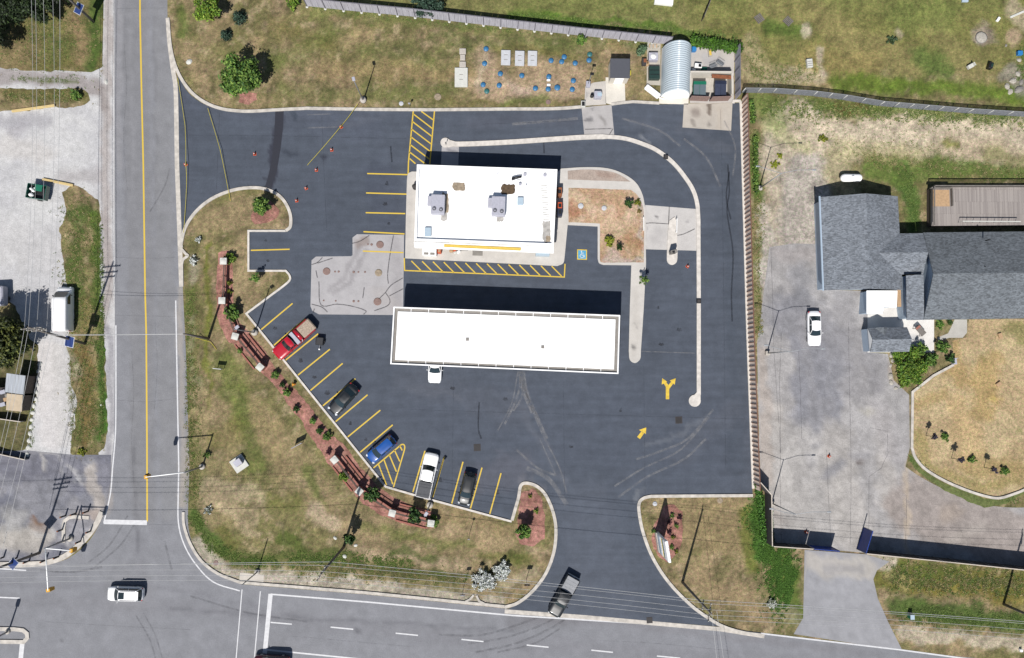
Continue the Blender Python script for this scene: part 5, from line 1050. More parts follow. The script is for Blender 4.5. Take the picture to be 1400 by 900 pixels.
# ================================================================== PLANTS
leafmat('leaves'); flat('bark', C(96,82,68), .95, amt=.3, scale=6)
def leaf_mesh(blobs, n, size, cols, lump=.55, up=.35, seed=0, flowers=None):
    """many small leaf faces through the volume of uneven lumps; blobs: (x,y,z,rx,ry,rz)"""
    g = np.random.default_rng(seed); vol = np.array([b[3]*b[4]*b[5] for b in blobs]); pick = g.choice(len(blobs), n, p=vol/vol.sum())
    B = np.array(blobs)[pick]; dv = g.normal(size=(n, 3)); dv /= np.linalg.norm(dv, axis=1)[:, None]
    rr = g.random(n)**lump; rr *= (.8+.35*np.sin(dv[:, 0]*5+B[:, 0]*3)*np.cos(dv[:, 1]*6+B[:, 1]*2))
    c = B[:, :3]+dv*B[:, 3:6]*rr[:, None]
    nrm = g.normal(size=(n, 3))+dv*.6; nrm[:, 2] += up*2; nrm /= np.linalg.norm(nrm, axis=1)[:, None]
    t = np.cross(nrm, g.normal(size=(n, 3))); t /= np.linalg.norm(t, axis=1)[:, None]; s_ = np.cross(nrm, t)
    sz = size*(.6+.8*g.random(n))[:, None]
    v = np.stack([c-t*sz, c+s_*sz*.5, c+t*sz, c-s_*sz*.5], 1).reshape(-1, 3)
    cols = np.array(cols); ci = g.integers(0, len(cols), n); cc_ = cols[ci]*(.75+.5*g.random((n, 1)))
    lum = np.array(g.random(len(blobs))*.5+.75)[pick][:, None]; cc_ = cc_*lum
    if flowers: k = g.random(n) < flowers[0]; k &= dv[:, 2] > -.1; cc_[k] = np.array(flowers[1])*(.8+.4*g.random((k.sum(), 1)))
    me = bpy.data.meshes.new('foliage'); me.vertices.add(4*n); me.vertices.foreach_set('co', v.astype(np.float32).ravel())
    me.loops.add(4*n); me.loops.foreach_set('vertex_index', np.arange(4*n)); me.polygons.add(n); me.polygons.foreach_set('loop_start', np.arange(0, 4*n, 4)); me.polygons.foreach_set('loop_total', np.full(n, 4))
    a = me.color_attributes.new('Col', 'FLOAT_COLOR', 'POINT'); cv = np.repeat(cc_, 4, 0); a.data.foreach_set('color', np.concatenate([cv, np.ones((4*n, 1))], 1).astype(np.float32).ravel())
    me.materials.append(M['leaves']); me.update(); me.validate(); return me
GREEN = [C(84,120,50), C(110,144,60), C(62,98,42), C(132,160,74)]
DEEP = [C(48,80,36), C(66,102,44), C(40,64,32), C(92,122,54)]
LIME = [C(128,160,50), C(100,140,44), C(150,170,70), C(84,116,40)]
SPRUCE = [C(58,84,66), C(78,104,86), C(40,62,50)]
PURPLE = [C(80,44,56), C(96,56,66), C(56,32,42)]
PLUM = [C(74,68,84), C(60,56,70), C(90,84,98)]
YEL = [C(176,180,60), C(150,160,50), C(120,136,44)]
YG = [C(150,150,50), C(120,128,44), C(90,110,40)]
nseed = [100]
def lumps(r, h, k, z0=0.0, flat_=.8):
    out = [(0, 0, z0+h*.5, r*.62, r*.62, h*.5)]
    for i in range(k):
        a = i/k*6.283+random.uniform(-.3, .3); d_ = r*random.uniform(.42, .82); q_ = r*random.uniform(.2, .42)
        out.append((d_*math.cos(a), d_*math.sin(a), z0+h*random.uniform(.3, .75), q_, q_, h*random.uniform(.22, .36)))
    return out
def shrub(u, v, r, h, cols, label, n=None, cat='shrub', group='shrubs and small trees round the station', name='shrub', size=None, trunk=0.0, flowers=None, z=0.0, foliage='foliage'):
    """u, v: photo pixel of the crown's middle"""
    p = P(u, v, trunk+h*.55); t = thing(name, (p.x, p.y, z), 0, label, cat, group); nseed[0] += 1
    n = int(n*1.25) if n else int(min(5200, 620*(r/.6)**2)); size = size or min(.2, max(.08, r*.14))
    me = leaf_mesh(lumps(r, h, max(5, int(r*7)), trunk), n, size, cols, seed=nseed[0], flowers=flowers)
    o = link_mesh('crown' if trunk else foliage, me, t)
    b = MB(); top = trunk+h*.6; rt = max(.025, r*.06)
    b.tube([(0,0,0),(.02,.01,top*.5),(0,.02,top)], rt*1.3, 7, rt*.5); nb = 3 if r < .7 else 6
    for k in range(nb): a = k*6.283/nb+.4; b.tube([(0,0,top*.45),(r*.3*math.cos(a), r*.3*math.sin(a), top*.75),(r*.6*math.cos(a), r*.6*math.sin(a), top*.95)], rt*.6, 5, rt*.2)
    b.build('trunk' if trunk else 'stems', 'bark', t); return t
def spruce(u, v, r, h, label):
    p = P(u, v, h*.5); t = thing('spruce_tree', (p.x, p.y, 0), 0, label, 'spruce tree'); nseed[0] += 1
    bl = []
    for k in range(int(h*3)):
        z = .25+k/(h*3)*(h-.3); rr = r*(1-z/h)+.1
        for j in range(6): a = j*1.047+k*.5; bl.append((rr*.55*math.cos(a), rr*.55*math.sin(a), z, rr*.5, rr*.5, .12))
    link_mesh('crown', leaf_mesh(bl, int(900*r*h/2), .11, SPRUCE, seed=nseed[0]), t)
    b = MB(); b.tube([(0,0,0),(0,0,h*.95)], .08, 7, .02); b.build('trunk', 'bark', t)

# lawn along the north kerb
shrub(283,12,2.1,2.6, LIME, 'bright green leafy tree at the top edge east of the road', n=3600, cat='tree', name='tree', trunk=1.0, size=.17)
shrub(327,104,3.0,3.8, GREEN, 'large round green tree over a red mulch ring on the north lawn', n=5600, cat='tree', name='tree', trunk=1.3, size=.2)
shrub(400,4,1.0,1.6, LIME, 'light green bush at the west end of the grey plank fence', n=900)
spruce(325,21,1.2,2.4, 'blue-green spruce, nearer the bright green tree at the top edge'); spruce(307,46,1.0,2.0, 'smaller blue-green spruce between the round tree and the upper spruce')
shrub(795,54,.85,2.0, GREEN, 'green bush against the grey plank fence above the blue tank lids')
shrub(878,68,.95,1.6, [C(92,118,86),C(112,138,104),C(70,96,66)], 'grey-green bush west of the arched shelter')
shrub(585,3,2.4,2.2, SPRUCE, 'spreading grey-green tree behind the grey plank fence at the top edge', n=3000, cat='tree', name='tree', trunk=.4, size=.15)
# islands and brick wall
shrub(356,281,1.35,2.2, GREEN, 'green tree in the red mulch of the western island', n=1900, trunk=.8, cat='tree', name='tree')
shrub(349,380,.85,1.7, GREEN, 'thin sparse green sapling on the point beside the angled bays', n=420, trunk=.7, cat='sapling', name='sapling')
shrub(314.5,353,.95,1.2, LIME, 'lime green bush around the northernmost capped pillar', n=900)
shrub(313.5,387,.48,.8, YG, 'small yellowish bush beside the straight north fence run'); shrub(314,399,.42,.7, YG, 'tiny dry yellowish bush just north of the second pillar')
shrub(317,429,1.2,2.0, GREEN, 'round bright green bush south-east of the second capped pillar', n=1800)
shrub(328,480,.5,.7, GREEN, 'small green bush west of the diagonal fence run, third pillar')
shrub(469,652,.85,1.6, LIME, 'feathery light green bush west of the fence run by the sixth pillar', n=700)
shrub(508.5,677,1.1,2.0, DEEP, 'round dark green tree at the bend of the brick fence', n=1700, trunk=.5, cat='tree', name='tree')
shrub(567,705,1.1,2.4, DEEP, 'dark green tree whose shadow falls on the white pickup bed', n=1700, trunk=.8, cat='tree', name='tree')
shrub(592,713,1.0,1.1, GREEN, 'low green bush ringing the easternmost capped pillar', n=1000)
for i, (u, v, r, lb) in enumerate([(376.5,512,.75,'topmost of the round green shrubs in the red mulch bed'),(385,526,.5,'small ragged shrub second from the top of the mulch bed'),(392.5,537,.7,'green shrub third from the top of the mulch bed, beside the yellow hydrant'),(404.5,559,.62,'green shrub standing alone mid mulch bed opposite the black sedan'),
    (427.5,576,.62,'green shrub fourth from the bottom of the mulch bed'),(436.5,589.5,.66,'green shrub in a close pair, the upper left one near the flag board'),(447.5,597.5,.78,'largest lowest green shrub of the mulch bed, above the red shrub')]):
    shrub(u, v, r, 1.0, DEEP if i % 2 else GREEN, lb, n=int(2000*r*r+200), group='round shrubs in the long mulch bed')
shrub(449.5,618,.55,.8, PURPLE, 'dark red shrub at the lower end of the mulch bed', group='round shrubs in the long mulch bed')
shrub(478,737,.95,2.8, DEEP, 'lone dark green tree beside the leaning utility pole', n=1500, trunk=.8, cat='tree', name='tree')
shrub(717.5,727,1.2,2.2, GREEN, 'round green tree in the mulch of the exit island', n=1800, trunk=.9, cat='tree', name='tree')
shrub(733,699,.45,.6, LIME, 'small lime shrub above the tree on the exit island'); shrub(725,679,.35,.5, YG, 'tiny olive shrub at the north tip of the exit island mulch')
# drive-through bed
shrub(859,278,.72,1.5, DEEP, 'dark green shrub at the north-east corner of the sandy bed'); shrub(872,277,.6,.7, YG, 'yellow-green shrub beside the dark one at the corner of the sandy bed'); shrub(874,289,.42,.5, [C(120,110,60),C(140,124,70)], 'small olive-brown shrub on the east edge of the sandy bed')
shrub(833,329,.95,1.1, YEL, 'largest bright yellow-green shrub in the sandy bed', n=900); shrub(847,338,.62,1.5, DEEP, 'dark green shrub next to the bright yellow-green one')
shrub(880.5,383,.75,1.9, GREEN, 'slim green sapling on the concrete walk strip', n=500, trunk=.6, cat='sapling', name='sapling', z=.13)
# pylon sign bed
for u, v, r, cl, lb in [(919.5,706,.42,GREEN,'small green shrub north in the sign bed'),(929.5,708,.45,PURPLE,'dark red shrub at the north-east of the sign bed'),(915,714,.42,PURPLE,'dark red shrub beside the sign shadow'),(924.5,719,.42,GREEN,'green shrub on the east side of the sign bed'),(915.5,728,.45,PURPLE,'dark red shrub nearest the top of the sign'),
    (920.5,735,.36,YG,'small olive shrub east of the sign'),(918.5,748.5,.42,GREEN,'green shrub low on the east side of the sign'),(925,755,.36,YG,'southernmost yellow-green shrub of the sign bed'),(893.5,726.5,.42,GREEN,'green shrub alone on the west side of the sign')]:
    shrub(u, v, r, .55, cl, lb, group='small shrubs in the sign bed')
# white blossom bushes
WF = (.62, (.62,.64,.62))
shrub(264,356,.72,.8, [C(120,130,110),C(90,106,70)], 'white blossoming bush by the kerb inlet on the west verge', n=700, flowers=WF, size=.09); shrub(271,327.5,.55,.6, [C(120,130,110),C(90,106,70)], 'smaller white blossoming bush north of the kerb inlet', n=450, flowers=WF, size=.09)
shrub(661,794,1.75,1.3, [C(120,130,100),C(90,106,60)], 'larger white blossoming bush beside the southern kerb inlet', n=3600, flowers=(.75, (.62,.64,.62)), size=.1); shrub(686,780,1.5,1.2, [C(120,130,100),C(90,106,60)], 'white blossoming bush north-east of the larger one', n=2800, flowers=(.75, (.62,.64,.62)), size=.1)
shrub(284,697,.7,.5, [C(120,130,100),C(84,100,60)], 'low white flowering patch of a bush at the south-west corner', n=450, flowers=(.5, (.55,.57,.55)), size=.08)
shrub(1056,826,.95,.6, [C(140,150,120),C(100,110,70)], 'pale flowering bush near the south-east kerb inlet', n=800, flowers=(.5, (.55,.57,.52)), size=.09)
# west side
shrub(-3,470,3.9,5.2, [C(62,74,34),C(88,96,44),C(44,56,26),C(110,116,54)], 'big dark green tree on the left edge beside the gravel yard', n=14000, cat='tree', name='tree', trunk=1.8, size=.2, group='broad trees on the west side')
shrub(103,130,.95,1.2, GREEN, 'bright green bush on the strip south of the farm track', n=800)
for u, v, r, lb in [(6,2,3.4,'dark evergreen clump in the top left corner'),(28,-2,3.0,'dark leafy tree second from the top left corner'),(52,2,2.4,'dark green tree overhanging the top edge beside the power lines'),(72,-12,2.2,'tree mostly above the top edge left of the solar panel'),(-22,40,3.0,'dark tree beyond the left edge below the corner')]:
    shrub(u, v, r, 3.6, [C(44,60,34),C(60,78,40),C(34,46,28)], lb, n=4200, cat='tree', name='tree', trunk=1.5, size=.19, group='dark trees in the top left corner')
shrub(282,622,.55,.9, GREEN, 'small green bush at the foot of the traffic signal pole')
# house garden
shrub(1247,500,2.9,2.0, [C(112,150,48),C(90,130,44),C(146,166,64),C(74,108,38)], 'broad green bush south of the white patio', n=5200, cat='bush', size=.13); shrub(1237,520,1.1,1.2, LIME, 'light green bush in front of the stones by the old lot', n=1100); shrub(1272,492,1.2,1.4, GREEN, 'green bush between the broad bush and the lawn kerb', n=1200); shrub(1257,478,1.0,1.8, GREEN, 'green bush touching the patio edge', n=1000)
shrub(1288,475,1.0,1.4, GREEN, 'green bush east of the white patio', n=1000); shrub(1300,491,.8,.9, DEEP, 'low green bush beside the grey chair on the lawn'); shrub(1285,443.5,.8,.8, GREEN, 'green bush under the eave next to the path'); shrub(1299,440.5,.55,.7, DEEP, 'small dark bush tucked between path and house wall')
for u, v, a in [(1278.5,597.5,'westernmost'),(1314,629,'middle'),(1359.5,642,'easternmost')]:
    shrub(u, v, .55, 1.0, PLUM, f'{a} of the three purple-leaved young trees on the dry lawn', n=700, trunk=1.7, cat='tree', name='young_tree', size=.08, group='purple-leaved young trees on the lawn')
for u, v, r, a in [(1292.5,597,.72,'westernmost'),(1329,629,.68,'middle'),(1375,644.5,.75,'easternmost')]:
    shrub(u, v, r, .7, GREEN, f'{a} of the three low green bushes beside the purple-leaved trees', n=800, group='low bushes beside the purple-leaved trees')
shrub(1220,55,.85,.6, [C(90,110,80),C(70,96,50)], 'low grey-green bush alone in the north field', n=500)
for u, v, r, lb in [(1125,189,.8,'olive clump of weeds in the bare ground north of the driveway'),(1067,213,.5,'yellow flowering weed clump, the upper one by the street lamp'),(1060,225,.75,'yellow flowering weed clump, the larger lower one by the street lamp')]:
    shrub(u, v, r, .4, YG if r == .8 else YEL, lb, n=450)
shrub(111,618,.7,.5, YEL, 'yellow flowering clump at the south end of the west verge', n=500)
# hedge: one clipped mass along the fence
def hedge(pts, wd, h, cols, label, n, name='hedge'):
    w_ = [P(*p, h*.5) for p in pts]; t = thing(name, (w_[0].x, w_[0].y, 0), 0, label, 'hedge'); bl = []
    for a, c in zip(w_[:-1], w_[1:]):
        k = max(2, int((c-a).length/.5))
        for i in range(k+1): q_ = a.lerp(c, i/k)-w_[0]; bl.append((q_.x, q_.y+random.uniform(-.1, .1), h*.5, .45, wd/2, h*.5))
    nseed[0] += 1; link_mesh('foliage', leaf_mesh(bl, n, .13, cols, seed=nseed[0]), t); b = MB()
    for i in range(0, len(bl), 3): b.tube([(bl[i][0], bl[i][1], 0),(bl[i][0], bl[i][1], h*.7)], .03, 5)
    b.build('stems', 'bark', t)
hedge([(948,56),(975,60),(1012,66)], 2.0, 1.9, [C(76,116,36),C(96,140,44),C(58,92,30)], 'dense bright green hedge north of the fenced yard', 7000)
hedge([(1036,664),(1040,690),(1044,735)], 2.6, 1.4, [C(80,128,46),C(104,150,60),C(62,102,40)], 'leafy green hedge along the outside of the entrance fence', 9000)
hedge([(1027,140),(1030,165)], 1.0, .9, GREEN, 'low green hedge strip outside the plank fence, north end', 900)
hedge([(1033,190),(1033,235),(1035,262)], 1.1, .9, GREEN, 'low green hedge strip outside the plank fence beside the northern street lamp', 2200)

# grass and weeds: clumps of blades scattered over the rough ground
def weeds(name, regions, seed, label):
    g = np.random.default_rng(seed); V = []; Cc = []
    for pts, r, n, hgt, cols in regions:
        L0 = [math.dist(a, c) for a, c in zip(pts[:-1], pts[1:])] or [1]; tot = sum(L0)
        k = g.choice(len(L0), n, p=np.array(L0)/tot) if len(pts) > 1 else np.zeros(n, int); tt = g.random(n)
        A = np.array(pts, float); B_ = A[1:] if len(pts) > 1 else A
        c = A[k]*(1-tt)[:, None]+B_[k]*tt[:, None]; c = c+g.normal(size=(n, 2))*r*.5
        keep = fbm(c[:, 0], c[:, 1], 6, 3, seed) > .40
        for pl in ([(142,-60),(290,-60),(256,330),(252,700),(142,700)], [(-60,768),(330,806),(700,836),(1000,862),(1240,892),(1240,1000),(-60,1000)], LOT, [(1037,340),(1240,340),(1238,640),(1400,695),(1400,778),(1100,750),(1100,892),(1060,892),(1100,752),(1057,745)], [(1100,752),(1197,770),(1198,800),(1234,890),(1090,866)]): keep &= ~inside(c[:, 0], c[:, 1], pl)
        c = c[keep]; hgt = hgt*.6
        cc2 = np.array(cols)[g.integers(0, len(cols), len(c))]*(.7+.6*g.random((len(c), 1)))
        for (u, v), cl in zip(c, cc2):
            p = P(u, v, 0)
            for j in range(5):
                a = g.random()*6.283; s_ = g.random()*.5+.5; dx, dy = math.cos(a), math.sin(a); h_ = hgt*s_; w2 = .03+.04*g.random(); o = g.normal(size=2)*.10
                V += [(p.x+o[0]-dy*w2, p.y+o[1]+dx*w2, 0), (p.x+o[0]+dy*w2, p.y+o[1]-dx*w2, 0), (p.x+o[0]+dx*h_*.8, p.y+o[1]+dy*h_*.8, h_*.7)]; Cc += [cl]*3
    n = len(V)//3; b = MB(); b.v = V; b.f = [(3*i, 3*i+1, 3*i+2) for i in range(n)]; b.mi = [0]*n; b.sm = [False]*n
    o = b.build(name, 'leaves', cols=np.array(Cc)); tag(o, label, 'grass', kind='stuff')
WG = [C(100,126,56), C(122,140,70), C(86,112,48)]; WB = [C(150,138,92), C(170,154,112), C(130,126,76)]; WM = WG+WB
weeds('weeds', [
 ([(104,280),(112,330),(100,380),(118,440),(122,520),(120,610)], 24, 3200, .3, WM), ([(132,300),(140,440),(141,590)], 7, 1500, .35, WG), ([(20,40),(110,60)], 60, 1500, .3, WM), ([(10,132),(110,132)], 9, 500, .3, WM), ([(15,108),(105,111)], 4, 300, .15, WG),
 ([(258,400),(264,690)], 12, 1700, .3, WM), ([(265,705),(290,748),(330,768),(480,764),(560,772)], 10, 1900, .35, WG), ([(400,778),(640,792)], 10, 900, .3, WM),
 ([(1040,150),(1120,150),(1240,156),(1400,166)], 14, 2400, .4, WG+[C(170,170,110)]), ([(1042,690),(1066,765),(1080,830)], 26, 5200, .45, [C(84,124,44),C(104,146,60),C(70,104,40)]), ([(1220,790),(1400,800)], 20, 2600, .4, WM), ([(1225,840),(1400,850)], 14, 1200, .35, WG),
 ([(1180,218),(1300,228),(1400,240)], 14, 1300, .25, WM), ([(1240,240),(1250,310)], 12, 600, .25, WG), ([(1030,180),(1036,300),(1040,460)], 8, 900, .35, WM), ([(700,22),(940,46),(1005,50)], 6, 1200, .35, WG), ([(1020,60),(1040,110),(1110,100)], 16, 900, .3, WM),
 ([(1245,625),(1290,665),(1350,690),(1390,682)], 6, 450, .25, WG), ([(1090,160),(1150,200),(1300,200)], 26, 500, .2, WM), ([(430,12),(700,42),(900,64)], 5, 700, .2, WG), ([(45,480),(42,610)], 4, 300, .2, WG), ([(98,470),(99,600)], 5, 300, .2, WM), ([(1395,110),(1400,60)], 8, 300, .3, WG)], 5, 'rough weeds and tall grass on the verges and field edges')
# ================================================================== FENCES
def along(pts, h):  return [P(*p, h) for p in pts]
def board_fence(name, pts, h, step, mat, postmat, label, top=True, cap=None, footing=False, post_every=1, side=1, gap=.012):
    """pts: photo pixels of the base line"""
    w_ = [P(*p, 0) for p in pts]; t = thing(name, (w_[0].x, w_[0].y, 0), 0, label, 'fence'); pan = MB(); segs = []
    for a, c in zip(w_[:-1], w_[1:]):
        L0 = (c-a).length; n = max(1, round(L0/step))
        for i in range(n): segs.append((a.lerp(c, i/n), a.lerp(c, (i+1)/n)))
    for (a, c) in segs:
        m = (a+c)/2; d_ = c-a; pan.box((m.x, m.y, h/2+.03), (d_.length-gap*2, .045, h-.06), rz=math.atan2(d_.y, d_.x))
    pan.build('panel_boards', mat, t, True)
    for i, (a, c) in enumerate(segs):
        if i % post_every: continue
        b = MB(); d_ = c-a; r_ = math.atan2(d_.y, d_.x); nn = Vector((-d_.y, d_.x, 0)).normalized()*side*-.06
        b.box((a.x+nn.x, a.y+nn.y, h/2), (.09, .09, h), rz=r_); b.build('post', postmat, t, True)
        if footing: b = MB(); b.cyl((a.x+nn.x*2, a.y+nn.y*2, 0), .2, .06, 10); b.build('footing', 'cap_stone', t, True)
    b = MB(); strip_world(b, w_, .1 if cap is None else cap, h-.02, h+.04); b.build('top_rail', postmat, t, True)
    return t
def strip_world(b, w_, wd, z0, z1):
    for a, c in zip(w_[:-1], w_[1:]):
        m = (a+c)/2; d_ = c-a; b.box((m.x, m.y, (z0+z1)/2), (d_.length, wd, z1-z0), rz=math.atan2(d_.y, d_.x))
flat('plank_grey', C(196,194,204), .85, amt=.18, scale=2, stretch=(3,3,.3)); flat('plank_tan', (.84,.66,.53), .85, amt=.18, scale=2, stretch=(3,3,.3)); flat('post_grey', C(120,118,128), .85, amt=.1); flat('post_brown', C(130,92,76), .85, amt=.15)
flat('slat_grey', C(156,160,170), .6, amt=.2, scale=3); flat('screen_dark', C(70,66,66), .9, amt=.1); flat('rail_pale', C(226,214,200), .7, amt=.08)
board_fence('plank_fence', [(420,8.5),(470,14),(560,22.5),(700,38.5),(800,49.5),(915,61)], 2.45, .8, 'plank_grey', 'post_grey', 'long grey plank fence along the north lawn', post_every=3, footing=True)
board_fence('plank_fence', [(1004.5,70),(1005,137)], 2.4, .8, 'plank_grey', 'post_grey', 'short grey plank fence east of the bin enclosure', post_every=2)
board_fence('plank_fence', [(1014.5,136),(1016.5,225),(1022.5,450),(1031,668)], 2.5, .64, 'plank_tan', 'post_brown', 'long tan plank fence along the east side of the lot', post_every=1, cap=.12)
def scr(name, pts, h, mat, label, topmat='rail_pale', post=2.4, cat='fence'):
    w_ = [P(*p, h) for p in pts]; w_ = [Vector((p.x, p.y, 0)) for p in w_]; t = thing(name, (w_[0].x, w_[0].y, 0), 0, label, cat)
    b = MB(); strip_world(b, w_, .05, .03, h-.03); b.build('screen_panel', mat, t, True)
    b = MB(); strip_world(b, w_, .11, h-.03, h+.03); b.build('top_rail', topmat, t, True)
    for a, c in zip(w_[:-1], w_[1:]):
        n = max(1, round((c-a).length/post)); nn = Vector((-(c-a).y, (c-a).x, 0)).normalized()*.06
        for i in range(n+1): q_ = a.lerp(c, i/n)+nn; b = MB(); b.cyl((q_.x, q_.y, 0), .04, h, 8); b.build('post', 'steel', t, True)
    return t
scr('screen_fence', [(1040,660),(1055,677),(1056,747)], 2.7, 'screen_dark', 'pale-topped screen fence turning the corner west of the gated yard')
scr('screen_fence', [(1058,747.5),(1112,751)], 2.7, 'screen_dark', 'dark screen fence between the corner and the closed blue gate leaf')
scr('screen_fence', [(1185,757.3),(1290,768),(1400,779.5),(1500,789)], 2.7, 'screen_dark', 'long dark screen fence east of the open blue gate leaf')
scr('gate_leaf', [(1113,751),(1148,754)], 2.6, 'blue_paint', 'closed blue gate leaf at the yard entrance', 'blue_paint', 3.5, 'gate')
scr('gate_leaf', [(1184,757),(1193.5,726)], 2.6, 'blue_paint', 'open blue gate leaf swung into the yard', 'blue_paint', 3.2, 'gate')
# slatted chain-link fence
bs = [(1013,127),(1055,127.5),(1110,131.5),(1150,136.5),(1200,145),(1260,150),(1320,155),(1400,160),(1450,165)]
w_ = [P(*p, 0) for p in bs]; t = thing('chain_link_fence', (w_[0].x, w_[0].y, 0), 0, 'grey slatted chain-link fence across the north-east field', 'fence'); hf = 1.9
b = MB()
for a, c in zip(w_[:-1], w_[1:]):
    n = int((c-a).length/.12); dd = (c-a)/n; r_ = math.atan2(dd.y, dd.x)
    for i in range(n): q_ = a+dd*(i+.5); b.box((q_.x, q_.y, hf/2), (.085, .02, hf-.1), rz=r_)
b.build('slats', 'slat_grey', t, True)
b = MB(); strip_world(b, w_, .05, hf-.04, hf+.02); b.build('top_rail', 'galv', t, True)
for a, c in zip(w_[:-1], w_[1:]):
    n = max(1, round((c-a).length/2.4))
    for i in range(n): q_ = a.lerp(c, i/n); b = MB(); b.cyl((q_.x+.02, q_.y-.05, 0), .05, hf+.05, 8); b.build('post', 'cap_stone', t, True)
w_ = [P(959,29,0), P(966,12,0), P(972,-4,0)]; t = thing('wooden_fence', (w_[0].x, w_[0].y, 0), 0, 'short weathered fence running up off the top edge in the north field', 'fence')
b = MB(); strip_world(b, w_, .06, .1, 1.5); b.build('panel_boards', 'pole_wood', t, True)
for i in range(4): q_ = w_[0].lerp(w_[2], i/3); b = MB(); b.box((q_.x, q_.y, .8), (.1,.1,1.6)); b.build('post', 'timber_dark', t, True)
scr('garden_fence', [(-40,572),(0,573),(28,577)], 1.2, 'timber_dark', 'low fence with a pale top rail below the old caravan', post=2.0)
scr('garden_fence', [(-40,606),(0,621.5),(34,629)], .9, 'timber_dark', 'lower fence with a bright top rail at the edge of the patched lot', post=2.0)

# pillared brick and timber fence
pil = [(305,357),(303,411),(321,460),(355,502),(457,629),(491,672),(536,702),(589,716)]
nm = ['northernmost square pillar, beside the lime bush','second pillar from the north, above the round bush','third pillar, where the diagonal fence run begins','fourth pillar, at the top of the shrub bed','fifth pillar, just below the dark red shrub','sixth pillar, where the fence bends east','seventh pillar, on the southern fence run','easternmost pillar, inside the low bush ring']
ang = [0,0,R(-15),R(-40),R(-50),R(-40),R(-15),R(-8)]
PH = 1.75; pw = []
for k, (u, v) in enumerate(pil):
    p = P(u, v, PH); pw.append(Vector((p.x, p.y, 0))); t = thing('brick_pillar', (p.x, p.y, 0), ang[k], 'white-capped '+nm[k], 'pillar', 'white-capped pillars of the brick fence')
    b = MB(); b.box((0,0,(PH-.15)/2),(.72,.72,PH-.15)); b.build('shaft', 'brick', t)
    b = MB(); b.box((0,0,PH-.09),(.92,.92,.14), bev=.04); b.dome((0,0,PH-.02),.42,.42,.08,8,2); b.build('cap', 'cap_stone', t)
for a_, c_, lb in ((0,1,'straight northern run of dark red rail fence on low brick'),(1,2,'rail fence run curving from the second to the third pillar'),(2,3,'diagonal rail fence run beside the red pickup truck'),(4,5,'diagonal rail fence run south of the blue hatchback'),(5,6,'short rail fence run at the bend of the brick fence'),(6,7,'eastern rail fence run toward the last pillar')):
    a, c = pw[a_], pw[c_]; d_ = c-a; t = thing('rail_fence', ((a+c)/2).to_tuple(), math.atan2(d_.y, d_.x), lb, 'fence', 'rail fence runs between the pillars'); L0 = d_.length-.75
    b = MB(); b.box((0,0,.15),(L0,.42,.30)); b.build('brick_base', 'brick', t)
    b = MB(); b.box((0,0,.33),(L0,.5,.06)); b.build('coping', 'timber_red', t)
    for z in (.8, 1.4): b = MB(); b.box((0,0,z),(L0,.10,.09)); b.build('rail', 'timber_dark', t)
    n = max(1, round(L0/1.7))
    for i in range(1, n): b = MB(); b.box((-L0/2+L0*i/n,.0,.9),(.09,.09,1.0)); b.build('post', 'timber_dark', t)
    # stepped brick edging behind and in front of the fence, part of the same wall
    for y, h_ in ((1.15,.25),(-1.1,.18)):
        if a_ in (2,4,6): b = MB(); b.box((0,y,h_/2),(L0*.92,.2,h_)); b.build('edging_course', 'brick', t)

# ================================================================== POLES, LAMPS, SIGNALS
def pole_lamp(base, h, arm, label, z=.0):
    p = P(*base, 0); t = thing('street_lamp', (p.x, p.y, z), 0, label, 'street lamp', 'street lamps')
    b = MB(); b.cyl((0,0,0), .42, .55, 18); b.build('footing', 'concrete_obj', t)
    b = MB(); b.cyl((0,0,.5), .1, h-.5, 10, .06); b.build('pole', 'steel', t)
    b = MB(); b.box((arm[0],arm[1],h),(.55,.4,.16), rz=math.atan2(arm[1], arm[0] or .001), bev=.04); b.build('lamp_head', 'metal_grey', t)
    b = MB(); b.tube([(0,0,h-.1),(arm[0],arm[1],h)], .04, 6); b.build('arm', 'steel', t); return t
pole_lamp((349,455), 8.7, (.35,.25), 'tall lamp on a round footing at the corner of the angled bays')
pole_lamp((588,690), 8.7, (.2,.3), 'tall lamp on a round footing below the white pickup truck')
pole_lamp((497,138), 7.2, (-.1,.35), 'tall lamp on a white footing on the north lawn')
p = P(803.5,117,0); t = thing('lamp_post', (p.x, p.y, 0), 0, 'short lamp post on the grass beside the generator slab', 'lamp post')
b = MB(); b.cyl((0,0,0), .05, 4.0, 8); b.build('pole', 'steel', t); b = MB(); b.box((.1,.1,4.0),(.5,.35,.15), bev=.03); b.build('lamp_head', 'black', t)
p = P(803.5,117,.6); b = MB(); b.box((0,0,.35),(.6,.8,.7), bev=.04); b.build('cabinet', 'metal_grey', t)
def twin(base, label, h=8.5):
    p = P(*base, 0); t = thing('twin_street_lamp', (p.x, p.y, 0), 0, label, 'street lamp', 'white twin-arm lamps along the plank fence')
    b = MB(); b.box((0,0,.25),(.6,.6,.5), bev=.05); b.build('footing', 'concrete_obj', t)
    b = MB(); b.cyl((0,0,.4), .09, h-.4, 10, .05); b.build('pole', 'galv', t)
    for s_, L0 in ((-1, 3.0), (1, 3.9)):
        b = MB(); b.tube([(0,0,h-.1),(s_*L0*.5,.35 if s_ > 0 else .3,h+.25),(s_*L0,.35 if s_ > 0 else .75,h+.35)], .035, 6); ar = b.build('arm', 'galv', t)
        b = MB(); b.box((s_*(L0+.2),.35 if s_ > 0 else .78,h+.34),(.5,.2,.12), bev=.04); b.build('lamp_head', 'galv', ar)
twin((1038,258), 'white twin-arm street lamp at the north end outside the tan fence'); twin((1048.5,483), 'white twin-arm street lamp level with the lone white sedan'); twin((1055,688), 'white twin-arm street lamp inside the corner of the screen fence')

